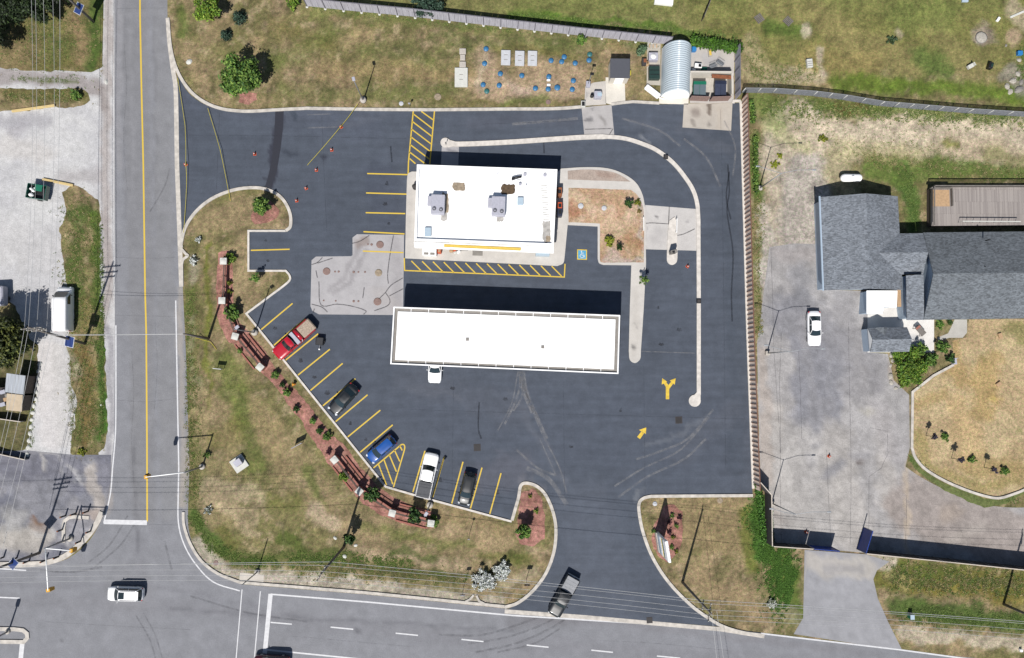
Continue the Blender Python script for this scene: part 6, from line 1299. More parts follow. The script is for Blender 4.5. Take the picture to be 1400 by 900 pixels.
def utility(base, h, label, lean=(0,0), arms=(), arm_dir=0.0, solar=None, rot=0):
    p = P(*base, 0); t = thing('utility_pole', (p.x, p.y, 0), 0, label, 'utility pole', 'wooden utility poles')
    b = MB(); b.tube([(0,0,0),(lean[0]*.5,lean[1]*.5,h/2),(lean[0],lean[1],h)], .19, 10, .11); b.build('pole', 'pole_wood', t)
    for z, L0 in arms:
        k = z/h; b = MB(); cx_, cy_ = lean[0]*k, lean[1]*k; dx, dy = math.cos(arm_dir), math.sin(arm_dir)
        b.box((cx_, cy_, z), (L0, .12, .12), rz=arm_dir); a_ = b.build('crossarm', 'pole_wood', t)
        for s_ in (-.46, -.2, .2, .46): b = MB(); b.cyl((cx_+dx*L0*s_, cy_+dy*L0*s_, z+.06), .05, .22, 8); b.build('insulator', 'cap_stone', a_)
    if solar:
        z, (dx, dy), w_, l_, rz = solar; k = z/h
        b = MB(); b.box((dx, dy, z), (w_+.12, l_+.12, .05), rz=rz, rx=.25); pn = b.build('solar_panel', 'solar_frame', t)
        b = MB(); b.box((dx, dy-.008, z+.035), (w_, l_, .026), rz=rz, rx=.25); b.build('solar_cells', 'panel_blue', pn)
        b = MB(); b.tube([(lean[0]*k, lean[1]*k, z-.5),(dx, dy, z-.05)], .04, 6); b.build('bracket', 'steel', pn)
    return t
def topof(base, h, off=(0,0)): p = P(*base, 0); return Vector((p.x+off[0], p.y+off[1], h))
utility((128,30), 13, 'utility pole with a tilted solar panel at the top left verge', (-.3,.6), ((12.5,2.4),(11.7,2.2)), .2, (3.6, (-.15,.15), .9, 1.35, -.5))
utility((116,470), 14, 'utility pole with a solar panel south of the white van', (.6,1.4), ((13.2,2.4),(12.2,2.2),(11.4,1.8)), .1, (4.4, (.3,.1), 1.05, 1.35, -.25))
utility((54,756), 14.5, 'utility pole with a diamond-set solar panel by the patched corner lot', (0,.3), ((13.6,2.4),(12.7,2.2),(11.9,2.0)), .15, (5.9, (.1,0), .95, 1.3, -.75))
utility((470,748), 14.2, 'leaning-looking utility pole in the southern ditch beside the lone tree', (0,0), ((13.9,2.0),(13.2,1.7)), R(60))
utility((933,796), 14, 'utility pole inside the east side of the exit', (0,0), ((13.2,2.2),(10.2,1.2)), R(80))
utility((1372,826), 13.5, 'utility pole near the bottom right corner', (.2,0), ((13,2.0),), R(85))
utility((285,463), 8.8, 'slim service pole on the verge west of the pillared fence', (.1,.2))
p = P(352,782,0); t = thing('utility_pole', (p.x, p.y, 0), 0, 'thin metal pole beside the square concrete pad on the south verge', 'pole', 'wooden utility poles')
b = MB(); b.cyl((0,0,0), .09, 6.4, 10, .06); b.build('pole', 'steel', t); b = MB(); b.cyl((0,0,0), .35, .3, 14); b.build('footing', 'concrete_obj', t)
# transformer cans on the exit pole
p = P(933,796,0)
def wire(a, c, sag, label, group, r=.022, mat='wire', name='power_line'):
    n = 26; m = (a+c)/2; t = bpy.data.objects
    pts = [a.lerp(c, i/n)-m-Vector((0,0,4*sag*(i/n)*(1-i/n))) for i in range(n+1)]
    b = MB(); b.tube(pts, r, 4); o = b.build(name, mat); o.location = m; tag(o, label, 'power line', group)
TL, ML, BL = topof((128,30),12.4,(-.3,.6)), topof((116,470),12.8,(.55,1.3)), topof((54,756),13.4,(0,.3))
MM, MR, FR = topof((470,748),13.9), topof((933,796),13.2), topof((1372,826),13,(.2,0))
NN = TL+Vector((-2,45,0)); WW = BL+Vector((-50,0,0)); EE = FR+Vector((45,-3,0))
gN = 'overhead wires along the west side'; gS = 'overhead wires along the south road'
wN = ['westernmost overhead wire','second overhead wire from the west','third overhead wire from the west','easternmost thin overhead wire']
for i, (o, dz_) in enumerate(((-1.1,0),(-.45,.3),(.35,0),(1.0,-.9))):
    f_ = Vector((o,0,dz_))
    wire(NN+f_, TL+f_, .5, f'{wN[i]} above the top left field', gN, .02); wire(TL+f_, ML+f_, 1.0, f'{wN[i]} crossing the gravel yard north of the van', gN, .02); wire(ML+f_, BL+f_, .9, f'{wN[i]} between the van and the patched corner lot', gN, .02)
wire(ML+Vector((-.6,0,-5)), BL+Vector((-.5,0,-5.5)), .4, 'low thick telephone cable along the gravel lane', gN, .026); wire(TL+Vector((-.3,0,-5)), ML+Vector((-.6,0,-5)), .6, 'low thick telephone cable above the gravel yard', gN, .026)
wS = ['northernmost overhead wire','second overhead wire from the north','third overhead wire from the north','southernmost overhead wire']
for i, (o, dz_) in enumerate(((.95,0),(.35,.35),(-.35,.0),(-.95,-.3))):
    f_ = Vector((.2*o,o,dz_))
    wire(BL+Vector((o*.4,o,-.8)), MM+f_, .9, f'{wS[i]} above the intersection', gS, .02); wire(MM+f_, MR+f_, .9, f'{wS[i]} over the exit drive', gS, .02); wire(MR+f_, FR+f_, .9, f'{wS[i]} over the side drive', gS, .02); wire(FR+f_, EE+f_, .5, f'{wS[i]} running off the right edge', gS, .02)
wire(WW, BL, .5, 'overhead wire leaving the corner pole to the west', gS, .02)
wire(topof((470,748),8.2), topof((933,796),8.2), .5, 'lower telephone cable over the southern ditch and exit', gS, .026); wire(topof((933,796),8.2), topof((1372,826),8.2), .5, 'lower telephone cable over the side drive', gS, .026); wire(topof((54,756),8.2), topof((470,748),8.2), .5, 'lower telephone cable across the intersection', gS, .026)
wire(topof((116,470),8.6,(.3,.7)), topof((285,463),8.5,(.1,.2)), .35, 'service wire crossing the road to the slim pole', gN, .026); wire(topof((116,470),9.2,(.3,.8)), topof((285,463),8.7,(.1,.2)), .4, 'upper service wire crossing the road to the slim pole', gN, .02)
a_ = MR+Vector((.3,0,-.2)); wire(a_, a_+Vector((4.5,-42,0)), .5, 'wire running south from the exit pole over the road', gS, .02); wire(a_+Vector((.7,0,-.3)), a_+Vector((6.5,-42,0)), .5, 'second wire running south from the exit pole', gS, .02)

def signal(base, h, arms, label, extra=None):
    p = P(*base, 0); t = thing('traffic_signal', (p.x, p.y, 0), 0, label, 'traffic signal', 'traffic signal masts')
    b = MB(); b.cyl((0,0,0), .38, .35, 16); b.build('footing', 'concrete_obj', t)
    b = MB(); b.cyl((0,0,.3), .13, h-.3, 10, .09); b.build('pole', 'steel', t)
    for (u, v) in arms:
        e = P(u, v, h); dx, dy = e.x-p.x, e.y-p.y; L0 = math.hypot(dx, dy)
        b = MB(); b.tube([(0,0,h-.25),(dx,dy,h)], .09, 8, .06); ar = b.build('mast_arm', 'white_paint', t)
        b = MB(); b.box((dx, dy, h-.55),(.42,.5,1.15), rz=math.atan2(dy, dx), bev=.05); hd = b.build('signal_head', 'signal_yellow', ar)
        for k in range(3): b = MB(); a0 = math.atan2(dy, dx)-math.pi/2; b.cyl((dx+math.cos(a0)*.28, dy+math.sin(a0)*.28, h-.95+k*.34), .12, .03, 10); b.build('lens', 'black', hd)
    return t
signal((277,638), 6.3, [(199,652.5)], 'traffic signal mast reaching over the road from the east verge')
signal((97,736), 6.2, [(65.5,807.5),(97,753)], 'traffic signal with two arms at the corner of the patched lot')
p = P(12,863,0); t = thing('traffic_signal', (p.x, p.y, 0), 0, 'traffic signal pole on the narrow median at the left edge', 'traffic signal', 'traffic signal masts')
b = MB(); b.cyl((0,0,.1), .12, 5.4, 10, .09); b.build('pole', 'steel', t); b = MB(); b.box((0,0,5.3),(.45,.4,1.1), bev=.05); b.build('signal_head', 'signal_yellow', t); b = MB(); b.cyl((0,0,.1), .3, .3, 14); b.build('footing', 'concrete_obj', t)
# bollards along the corner
for i, (u, v, lb) in enumerate([(2,763,'first from the left edge'),(20,764,'second from the left edge'),(37,768,'third from the left edge'),(60,767,'fourth from the left edge'),(78,762,'fifth from the left edge, near the signal'),(83,741,'sixth, west of the kerb strip'),(83,725,'seventh, halfway up the kerb strip'),(87,706,'eighth, at the top of the kerb strip'),(101,703,'ninth, north of the kerb strip'),(118,700,'tenth, nearest the road'),(122,727,'eleventh, on the corner kerb'),(108,741,'twelfth, beside the signal base')]):
    p = P(u, v, .5); t = thing('bollard', (p.x, p.y, 0), 0, 'dark bollard at the patched lot corner, '+lb, 'bollard', 'dark bollards round the patched lot corner')
    b = MB(); b.cyl((0,0,0), .11, 1.35, 12); b.build('post', 'black', t); b = MB(); b.dome((0,0,1.35), .11, .11, .06, 12, 2); b.build('cap', 'rust', t)

# ================================================================== SIGNS
# pylon sign, faces west and east
A, B_ = P(897,726,0), P(901.5,754,0); m = (A+B_)/2; d_ = A-B_; L0 = d_.length
t = thing('pylon_sign', (m.x, m.y, 0), math.atan2(d_.y, d_.x), 'tall white pylon sign standing in the red mulch beside the exit', 'sign')
HS2 = 6.4
b = MB(); b.box((0,0,.5),(L0*.96,.5,1.0)); b.build('base', 'concrete_obj', t)
b = MB(); b.box((0,0,1.0+(HS2-1)/2),(L0,.34,HS2-1.0), bev=.05); b.build('cabinet', 'metal_white', t)
for z, h_, mt in ((1.9,1.4,'light_blue'),(3.1,.7,'metal_white'),(3.75,.35,'yellow_band'),(4.2,.35,'green_paint'),(4.7,.5,'metal_grey'),(5.7,1.1,'metal_white')):
    for s_ in (-1, 1): b = MB(); b.box((0,s_*.18,z),(L0*.9,.03,h_-.06)); b.build('sign_panel', mt, t)
def board_sign(u, v, h, w_, bh, mat, label, rz=0, lettermat=None, posts=2, name='sign_board'):
    p = P(u, v, h*.8); t = thing(name, (p.x, p.y, 0), rz, label, 'sign')
    for x in ((-w_*.4, w_*.4) if posts == 2 else (0,)): b = MB(); b.cyl((x,0,0), .035, h, 8); b.build('post', 'steel', t)
    b = MB(); b.box((0,-.05,h-bh/2),(w_,.05,bh)); f_ = b.build('board', mat, t)
    if lettermat: b = MB(); b.box((0,-.08,h-bh/2),(w_*.75,.01,bh*.35)); b.build('printed_band', lettermat, f_)
    return t
board_sign(297.5,504,1.5,1.1,.7,'white_paint','low white sign with a blue band on the west lawn', R(-5), 'blue_paint')
board_sign(405.5,609,1.7,1.5,1.1,'metal_grey','grey real-estate style board on the lawn beside the mulch bed', R(28))
board_sign(641,736,3.2,.3,.4,'metal_grey','thin signpost on the strip south of the parking bays', 0, None, 1)
board_sign(632.5,812,3.9,.6,.6,'metal_grey','road sign on a slim post beside the white blossoming bushes', 0, None, 1)
board_sign(720.5,799,2.8,.7,.7,'timber_dark','square road sign on the point west of the exit', 0, None, 1)
board_sign(559.5,141.5,1.5,.3,.4,'metal_grey','small marker post west of the northern hatched zone', 0, None, 1)
board_sign(609,195,1.5,.1,.5,'black','black marker post on the rounded end of the median kerb', 0, None, 1)
board_sign(610,728,1.1,.1,.4,'timber_dark','small dark stake south of the last pillar', 0, None, 1) if False else None
# menu board and clearance bars
p = P(921.5,344,1.6); t = thing('menu_board', (p.x, p.y, .16), R(12), 'grey order and menu board on the drive-through island', 'menu board')
b = MB(); b.box((0,0,.9),(.8,.45,1.5), bev=.04); b.build('cabinet', 'gutter_grey', t); b = MB(); b.box((-.12,-.05,1.66),(.35,.3,.06)); b.build('speaker_hood', 'black', t); b = MB(); b.box((0,-.235,1.05),(.62,.02,.9)); b.build('screen_panel', 'black', t)
p = P(880,305,.6); t = thing('low_rail', (p.x, p.y, .13), 0, 'low white rail along the east edge of the sandy bed', 'rail')
b = MB(); b.box((0,-.1,.45),(.08,1.9,.1)); b.build('rail_bar', 'white_paint', t)
for y in (-.95,.75): b = MB(); b.box((0,y,.2),(.07,.07,.4)); b.build('post', 'white_paint', t)
p = P(925,307,.6); t = thing('low_rail', (p.x, p.y, .16), R(-2), 'low white rail along the east edge of the drive-through island', 'rail')
b = MB(); b.box((0,-.2,.6),(.09,2.0,.14)); b.build('rail_bar', 'white_paint', t)
for y in (-1.0,.7): b = MB(); b.box((0,y,.27),(.07,.07,.54)); b.build('post', 'white_paint', t)
for u, v, z_, lb in ((910,215,.16,'black box set on the bend of the median kerb'),(955,412,.16,'black box set on the straight part of the median kerb')):
    p = P(u, v, z_); t = thing('kerb_box', (p.x, p.y, z_), 0, lb, 'box'); b = MB(); b.box((0,0,.12),(.62,.62,.24), bev=.05); b.build('body', 'black', t); b = MB(); b.box((0,0,.26),(.45,.45,.04), bev=.01); b.build('lid', 'screen_dark', t)

# ================================================================== SMALL THINGS
def cone(u, v, lb, z=.016, s_=1.0):
    p = P(u, v, .3); t = thing('traffic_cone', (p.x, p.y, z), random.random(), lb, 'traffic cone', 'orange traffic cones')
    b = MB(); b.box((0,0,.02),(.42,.42,.04), bev=.015); b.build('base', 'orange', t); b = MB(); b.cyl((0,0,.04), .17, .66, 14, .026); b.build('cone_body', 'orange', t); b = MB(); b.cyl((0,0,.36), .105, .14, 14, .078); b.build('white_collar', 'white_paint', t)
for u, v, lb in [(253,224.5,'orange cone at the road end of the west entrance'),(347.5,210,'orange cone alone on the dark lot north of the west island'),(466,173,'orange cone under the yellow rope below the north lawn lamp'),(453,204.5,'orange cone below the rope, left of the hatched zone'),(432,232,'upper of the three cones in the slanting row'),(418,257,'middle of the three cones in the slanting row'),(405,274,'lowest of the three cones in the slanting row, by the west island')]: cone(u, v, lb)
cone(940.5,364,'orange cone in the drive-through lane beside the island'); cone(1134.5,624,'orange cone in the middle of the old lot',.004); cone(1103,728,'orange cone beside the dark screen fence',.004)
def rope(pts, lb):
    w_ = [P(u, v, h) for u, v, h in pts]; o = w_[0].copy(); b = MB(); q_ = []
    for a, c in zip(w_[:-1], w_[1:]):
        for i in range(8): e = a.lerp(c, i/8)-o; e.z -= .3*math.sin(math.pi*i/8)*min(1, (a.z+c.z)*.4); q_.append(e)
    q_.append(w_[-1]-o); q_ = [Vector((e.x, e.y, max(e.z, .03-o.z))) for e in q_]; b.tube(q_, .035, 5); r_ = b.build('caution_rope', 'rope_yellow'); r_.location = o; tag(r_, lb, 'rope', 'yellow caution ropes')
rope([(243,107,.3),(253,172,.35),(254,224,.7),(255,255,.35),(251,318,.2)], 'yellow caution rope along the edge of the road entrance'); rope([(284,148,.3),(301,205,.5),(312,260,.4),(315,275,.2)], 'yellow caution rope from the north kerb to the west island'); rope([(489,142,1.0),(466,173,.7),(420,226,.3)], 'yellow caution rope from the north lawn lamp to the cones')
rope([(267,462,1.0),(288,468,.2),(296,478,.1)], 'short yellow cord on the grass beside the slim pole')
# hydrant
p = P(401.5,525.5,.4); t = thing('fire_hydrant', (p.x, p.y, 0), 0, 'yellow and orange fire hydrant between mulch bed and bays', 'fire hydrant')
b = MB(); b.cyl((0,0,0), .16, .65, 14); b.dome((0,0,.65), .18, .18, .15, 14, 3); b.build('barrel', 'signal_yellow', t)
for a in (0, 2.1, 4.2): b = MB(); b.tube([(0,0,.48),(.28*math.cos(a),.28*math.sin(a),.48)], .08, 10); b.build('outlet', 'orange', t)
b = MB(); b.cyl((0,0,.8), .05, .07, 6); b.build('cap_nut', 'orange', t)
# pad-mounted transformer
p = P(327,634,.15); t = thing('pad_transformer', (p.x, p.y, 0), R(35), 'grey transformer box on a white square pad in the west lawn', 'transformer')
b = MB(); b.box((0,0,.12),(1.9,1.9,.24), bev=.03); b.build('pad', 'cap_stone', t); b = MB(); b.box((.15,.15,.6),(.95,.8,.75), bev=.04); b.build('cabinet', 'metal_grey', t); b = MB(); b.box((.15,-.265,.62),(.8,.02,.55)); b.build('door', 'gutter_grey', t); b = MB(); b.box((.15,.15,.99),(1.0,.85,.04), bev=.01); b.build('lid', 'metal_grey', t)
# covers and lids of the tank field
def disc(name, u, v, r, mat, lb, cat, group, h=.06, z=0.0, ring=None):
    p = P(u, v, z+h); t = thing(name, (p.x, p.y, z), random.random()*3, lb, cat, group); b = MB(); b.cyl((0,0,0), r, h*.7, 20); b.build('rim' if ring else 'collar', ring or mat, t); b = MB(); b.dome((0,0,h*.7), r*.88, r*.88, h*.5, 20, 2)
    for k in range(4): b.box((r*.5*math.cos(k*1.57), r*.5*math.sin(k*1.57), h*1.05),(r*.55,.03,.03), rz=k*1.57)
    b.build('cover', mat, t)
LG = 'round lids over the buried tanks'
for u, v, g_, lb in [(664.5,66.5,0,'blue round lid at the top left of the tank field'),(662.5,86.5,0,'blue round lid second down the left column'),(660.5,115.5,0,'blue round lid above the teal one, left column'),(665.5,124.5,1,'teal green round lid at the foot of the left column'),(684,100.5,0,'blue round lid just below and left of the white covers'),(682.5,116.5,0,'blue round lid in the lower left inner column'),
  (713.5,103,0,'blue round lid alone below the middle white cover'),(732,120.5,0,'blue round lid alone in the bottom row left of the white block pair'),(750.5,104.5,0,'blue round lid above the two white blocks'),(749.5,121.5,0,'blue round lid below the two white blocks'),(762,119.5,0,'larger blue round lid right of the white blocks'),
  (753.5,82.5,0,'blue round lid right of the third white cover'),(771.5,77.5,0,'blue round lid, upper of the touching pair'),(768,84,0,'blue round lid, lower of the touching pair'),(786.5,86,0,'blue round lid right of the touching pair'),(806.5,74,1,'teal round lid nearest the plank fence'),(805.5,82,0,'blue round lid touching the teal one near the fence'),
  (784,110,0,'blue round lid above the last one in the right column'),(782.5,122,0,'blue round lid at the bottom right of the tank field')]:
    disc('tank_riser', u, v, .36 if 'larger' not in lb else .42, 'lid_green' if g_ else 'lid_blue', lb, 'lid', LG, .2)
MG = 'brown round manhole covers'
for u, v, r, z_, lb in [(446.5,371,.52,.02,'dark brown manhole cover at the west side of the concrete pad'),(519.5,334.5,.52,.02,'dark brown manhole cover at the north of the concrete pad'),(517.5,373,.5,.02,'faded brown manhole cover in the middle of the concrete pad'),(516,412.5,.54,.02,'dark brown manhole cover at the south-east of the concrete pad'),
  (749.5,139.5,.36,0,'small brown manhole cover on the grass by the north kerb'),(598.5,132.5,.5,0,'pale worn manhole cover on the grass near the hatched zone'),(295,770,.34,0,'pinkish manhole cover on the south-west corner verge'),(984.5,684.5,.4,0,'faded ring cover on the grass south of the lot edge')]:
    disc('manhole_cover', u, v, r, 'rust_cover' if 'pale' not in lb and 'faded' not in lb else 'stain_tan', lb, 'manhole cover', MG, .03, z_)
SG = 'small valve covers in the concrete pad'
for u, v, r, lb in [(458,371.5,.13,'west of a touching pair beside the western manhole'),(463,371.5,.15,'east of a touching pair beside the western manhole'),(483.5,372,.17,'left of three in a row mid pad'),(490,372,.13,'middle of three in a row mid pad'),(499,372,.14,'right of three in a row mid pad'),(442.5,411,.12,'far left of the bottom row'),(459,411.5,.12,'second in the bottom row'),(483.5,412,.17,'third in the bottom row'),(490,412,.14,'fourth in the bottom row'),(508,334.5,.17,'beside the northern manhole'),(503,334,.12,'outermost beside the northern manhole')]:
    disc('valve_cover', u, v, r, 'rust_cover', 'small round valve cover, '+lb, 'valve cover', SG, .03, .02)
for u, v, r, z_, lb in [(548.5,141.5,.32,0,'white round cap on the grass by the north kerb'),(794,281.5,.4,.136,'white round cap, western one in the sandy bed'),(826,284.5,.36,.136,'white round cap, eastern one in the sandy bed'),(895.5,689,.32,0,'white round cap at the corner of the exit verge')]:
    disc('round_cap', u, v, r, 'cover_white', lb, 'cap', 'white round caps', .08, z_)
def slab(name, u, v, w_, l_, h_, mat, lb, cat, rz=0, z=0.0, group=None, extra=None, bev=.03):
    p = P(u, v, z+h_); t = thing(name, (p.x, p.y, z), rz, lb, cat, group); b = MB(); b.box((0,0,h_/2),(w_,l_,h_), bev=bev); b.build('body', mat, t)
    if extra: extra(t, h_)
    return t
def handle_pair(t, h_):
    for y in (-.35, .35): b = MB(); b.box((0,y,h_+.015),(.5,.06,.03)); b.build('handle', 'gutter_grey', t)
for u, lb in ((691.5,'left of the three pale rectangular tank covers'),(710.5,'middle of the three pale rectangular tank covers'),(728,'right of the three pale rectangular tank covers')): slab('tank_cover', u, 78.5 if u < 700 else 79.5, 1.3, 2.1, .3, 'cover_white', lb, 'tank cover', -.02, group='pale rectangular tank covers', extra=handle_pair)
slab('concrete_vault', 630.5, 105.5, 1.8, 2.7, .35, 'cap_stone', 'white concrete vault with two hatches, west of the tank lids', 'vault', extra=handle_pair)
for k, v in enumerate((70, 78.5, 88)): slab('vault_block', 632.5, v, .9 if k != 1 else .7, .8, .3, 'concrete_obj', ('topmost','middle','lowest')[k]+' of the three small concrete blocks above the vault', 'concrete block', group='concrete blocks above the vault', extra=lambda t, h_: None)
slab('white_block', 750,109.5,.5,.25,.2,'white_paint','upper of two white blocks among the blue lids','block', group='white blocks among the lids', extra=None); slab('white_block', 750.3,116,.5,.3,.2,'white_paint','lower of two white blocks among the blue lids','block', group='white blocks among the lids')
# catch basins
def basin(u, v, lb, z=.016, s_=.75):
    p = P(u, v, 0); t = thing('catch_basin', (p.x, p.y, z), .05, lb, 'storm drain', 'square storm drain grates'); b = MB(); b.box((0,0,.01),(s_+.2,s_+.2,.02)); b.build('frame', 'screen_dark', t); b = MB()
    for k in range(6): b.box((-s_/2+s_*(k+.5)/6,0,.028),(s_/6*.5,s_,.02))
    b.build('grate', 'steel' if False else 'black', t)
basin(652.5,612,'square storm drain south of the canopy'); basin(928,574.5,'square storm drain below the forked arrow'); basin(888,848,'small storm drain grate at the mouth of the exit', .016, .6)
p = P(888,848,0)
# generator and slab things
def gen(t, h_):
    b = MB(); b.cyl((-.75,0,0), .25, .55, 12); b.build('fuel_drum', 'black', t); b = MB(); b.box((.25,0,h_+.02),(.6,.5,.04)); b.build('vent_panel', 'skylight', t)
slab('generator', 817.5,129,1.0,.95,.9,'metal_grey','grey generator cabinet with a black drum on the pale slab','generator', extra=gen)
slab('storage_tub', 797.5,142,.6,.9,.5,'cap_stone','pale tub at the corner of the slab by the kerb','tub', extra=lambda t,h_: MB().box((0,0,h_+.02),(.4,.6,.05)).build('lid','black',t))
slab('green_crate', 895,99,1.5,1.8,.8,'green_dark','dark green lidded crate beside the arched shelter','crate', extra=lambda t,h_: [MB().box((0,y,h_+.02),(1.4,.06,.04)).build('strap','black',t) for y in (-.3,.3)])
slab('condenser_unit', 893.5,77,1.3,1.1,.9,'metal_grey','grey condenser unit west of the arched shelter','condenser', extra=lambda t,h_: MB().cyl((0,0,h_),.4,.05,18).build('fan_grille','white_paint',t))
slab('pallet', 893,63,1.2,.5,.15,'stone','pale pallet north of the condenser unit','pallet', extra=lambda t,h_: [MB().box((x,0,h_+.015),(.12,.5,.03)).build('top_board','wood_new',t) for x in (-.5,0,.5)])
slab('red_bin', 881,84,.6,.9,.7,'screen_dark','dark box with a red lid beside the condenser unit','box', extra=lambda t,h_: MB().box((.1,.1,h_+.03),(.4,.5,.06)).build('lid','rust',t))
slab('sack', 885.5,86,.5,.7,.6,'wood_new','cream sack leaning by the dark box','sack', bev=.15)
slab('boat_hull_cover', 892.5,124.5,.8,2.4,.5,'white_paint','long white lidded case lying diagonally on the grass','case', R(52), extra=lambda t,h_: MB().box((0,-1.5,h_*.5),(.12,.9,.1), rz=.3).build('drag_handle','white_paint',t), bev=.1)
slab('blue_tarp', 861.5,99,.3,.6,.5,'rope_yellow','yellow-green container beside the shed','container')
slab('lamp_crate', 949.5,66.5,.6,.6,.7,'blue_bright','bright blue tub at the north end of the fenced yard','tub')
slab('white_cabinet', 955,89.5,1.0,.6,.9,'white_paint','white cabinet lying in the fenced yard','cabinet', -.1, extra=lambda t,h_: MB().box((.2,0,h_+.02),(.4,.4,.04)).build('panel','black',t)); slab('white_cabinet', 948.5,95,.55,.35,.4,'white_paint','small white box beside the white cabinet','box')
slab('pallet', 971,72,.5,1.1,.3,'stone','pale stack of boards standing in the fenced yard','boards', .1, extra=lambda t,h_: MB().box((0,0,h_+.02),(.3,.8,.05)).build('top_board','yellow_band',t)); slab('green_crate', 963,94,.8,.4,.5,'green_paint','small green crate beside the enclosure wall','crate')
def bike(u, v, lb, rz):
    p = P(u, v, .5); t = thing('wire_rack', (p.x, p.y, .02), rz, lb, 'rack'); b = MB()
    for k in range(6): b.tube([(-.5+k*.2,-.3,.02),(-.5+k*.2,-.3,.8),(-.5+k*.2,.3,.8)], .02, 4)
    b.tube([(-.5,-.3,.8),(.5,-.3,.8)], .025, 4); b.tube([(-.5,.3,.8),(.5,.3,.8)], .025, 4); b.build('frame', 'galv', t); b = MB(); b.box((0,0,.4),(1.0,.5,.03)); b.build('shelf','steel',t)
bike(975,90,'grey wire rack in the middle of the fenced yard', .4); bike(985,86,'grey wire rack near the grey fence in the yard', -.6)
# store front goods
def frz(t, h_):
    for x in (-.42,.42): b = MB(); b.box((x,-.3,h_+.02),(.6,.3,.04)); b.build('lid', 'gutter_grey', t)
slab('ice_chest', 587,344,1.9,1.0,1.4,'white_paint','white ice chest with two grey lids at the store front','ice chest', -.03, .13, extra=frz)
slab('gas_rack', 600.5,343,.5,.6,1.0,'orange','orange rack next to the ice chest','rack', z=.13, extra=lambda t,h_: MB().box((0,0,h_+.02),(.3,.4,.04)).build('lid','wood_new',t))
for k, (u, v, mt) in enumerate([(617,343,'wood_new'),(623,345,'cap_stone'),(627,344,'white_paint'),(622,341.5,'orange')]): slab('goods_bag', u, v, .55, .4, .5, mt, ('brown','grey','white','orange')[k]+' bag of goods stacked outside the shop window', 'bag', k*.4, .13, group='bags of goods outside the shop', bev=.1)
p = P(634.5,341.5,.5); t = thing('bicycle_rack', (p.x, p.y, .13), 0, 'black looped cycle rack against the shop window', 'cycle rack'); b = MB(); b.tube([(-.5+i*.04, .25*math.sin(i*.75)*0, .45+.4*math.sin(i*.75)) for i in range(26)], .04, 6); b.build('loop_bar', 'black', t); b = MB(); b.box((0,0,.03),(1.1,.12,.05)); b.build('base_plate','black',t)
slab('door_mat', 653,345.5,1.4,.85,.02,'gutter_grey','grey door mat outside the shop entrance','mat', -.02, .131, bev=.005)
slab('display_freezer', 742,346,1.9,.75,1.1,'skylight','pale blue display freezer at the east end of the store front','freezer', -.04, .13, extra=lambda t,h_: MB().box((0,0,h_+.03),(1.95,.1,.05)).build('lid_trim','white_paint',t))
for u, v, w_, l_, mt, lb in [(765,262,.7,1.2,'rust','rusty red appliance against the east store wall'),(765.5,281,.6,.9,'orange','orange gas bottle cage against the east store wall'),(765.5,290,.65,1.1,'blue_dark','dark blue cabinet against the east store wall')]: slab('wall_cabinet', u, v, w_, l_, 1.3, mt, lb, 'cabinet', 0, .13, extra=lambda t,h_: MB().box((0,0,h_+.02),(.4,.5,.04)).build('top_panel','black',t))
p = P(567,256,.6); t = thing('waste_can', (p.x, p.y, .13), 0, 'black waste can against the west store wall', 'waste can'); b = MB(); b.cyl((0,0,0),.32,1.0,14); b.build('body','black',t); b = MB(); b.dome((0,0,1.0),.33,.33,.2,14,3); b.build('lid','screen_dark',t)
# propane tank, green bin, stones, chair
p = P(1163.5,243.5,.8); t = thing('propane_tank', (p.x, p.y, 0), 0, 'white horizontal gas tank behind the house', 'gas tank'); b = MB(); b.smooth = True
prof = [(-1.5,0.02),(-1.46,.25),(-1.3,.45),(-1.05,.55),(1.05,.55),(1.3,.45),(1.46,.25),(1.5,.02)]; vs = []; fs = []
for x, r in prof: vs += [(x, r*math.cos(a*math.pi/8), .85+r*math.sin(a*math.pi/8)) for a in range(16)]
for i in range(len(prof)-1):
    for j in range(16): q_ = (j+1) % 16; fs.append((i*16+j, i*16+q_, i*16+16+q_, i*16+16+j))
b.add(vs, fs); b.build('tank', 'roof_white', t)
for x in (-.8,.8): b = MB(); b.box((x,0,.15),(.2,.8,.32)); b.build('foot', 'concrete_obj', t)
b = MB(); b.cyl((0,0,1.38),.16,.14,12); b.build('valve_dome', 'white_paint', t)
p = P(1183.5,408.5,.9); t = thing('wheeled_bin', (p.x, p.y, 0), R(90), 'teal wheeled bin beside the white porch roof', 'wheeled bin')
b = MB(); rampbox(b, [Vector(v) for v in ((-.4,-.25,.1),(.4,-.25,.1),(.4,.25,.1),(-.4,.25,.1))], [Vector(v) for v in ((-.5,-.32,1.0),(.5,-.32,1.0),(.5,.32,1.0),(-.5,.32,1.0))]); b.build('body', 'green_paint', t); b = MB(); b.box((.1,0,1.04),(.9,.66,.07), bev=.03); b.build('lid', 'teal', t)
def rock(u, v, r, lb, mat='stone', grp='pale stones'):
    p = P(u, v, r*.3); nseed[0] += 1; g = np.random.default_rng(nseed[0]); b = MB(); b.dome((0,0,0), r, r*.75, r*.6, 8, 3)
    b.v = [(x*(1+g.uniform(-.15,.15)), y*(1+g.uniform(-.15,.15)), z*(1+g.uniform(-.1,.1))) for x, y, z in b.v]; b.sm = [False]*len(b.sm); o = b.build('stone', mat); o.location = (p.x, p.y, -.03); o.rotation_euler.z = g.uniform(0, 6); tag(o, lb, 'stone', grp)
GB = 'stones between the old lot and the broad bush'
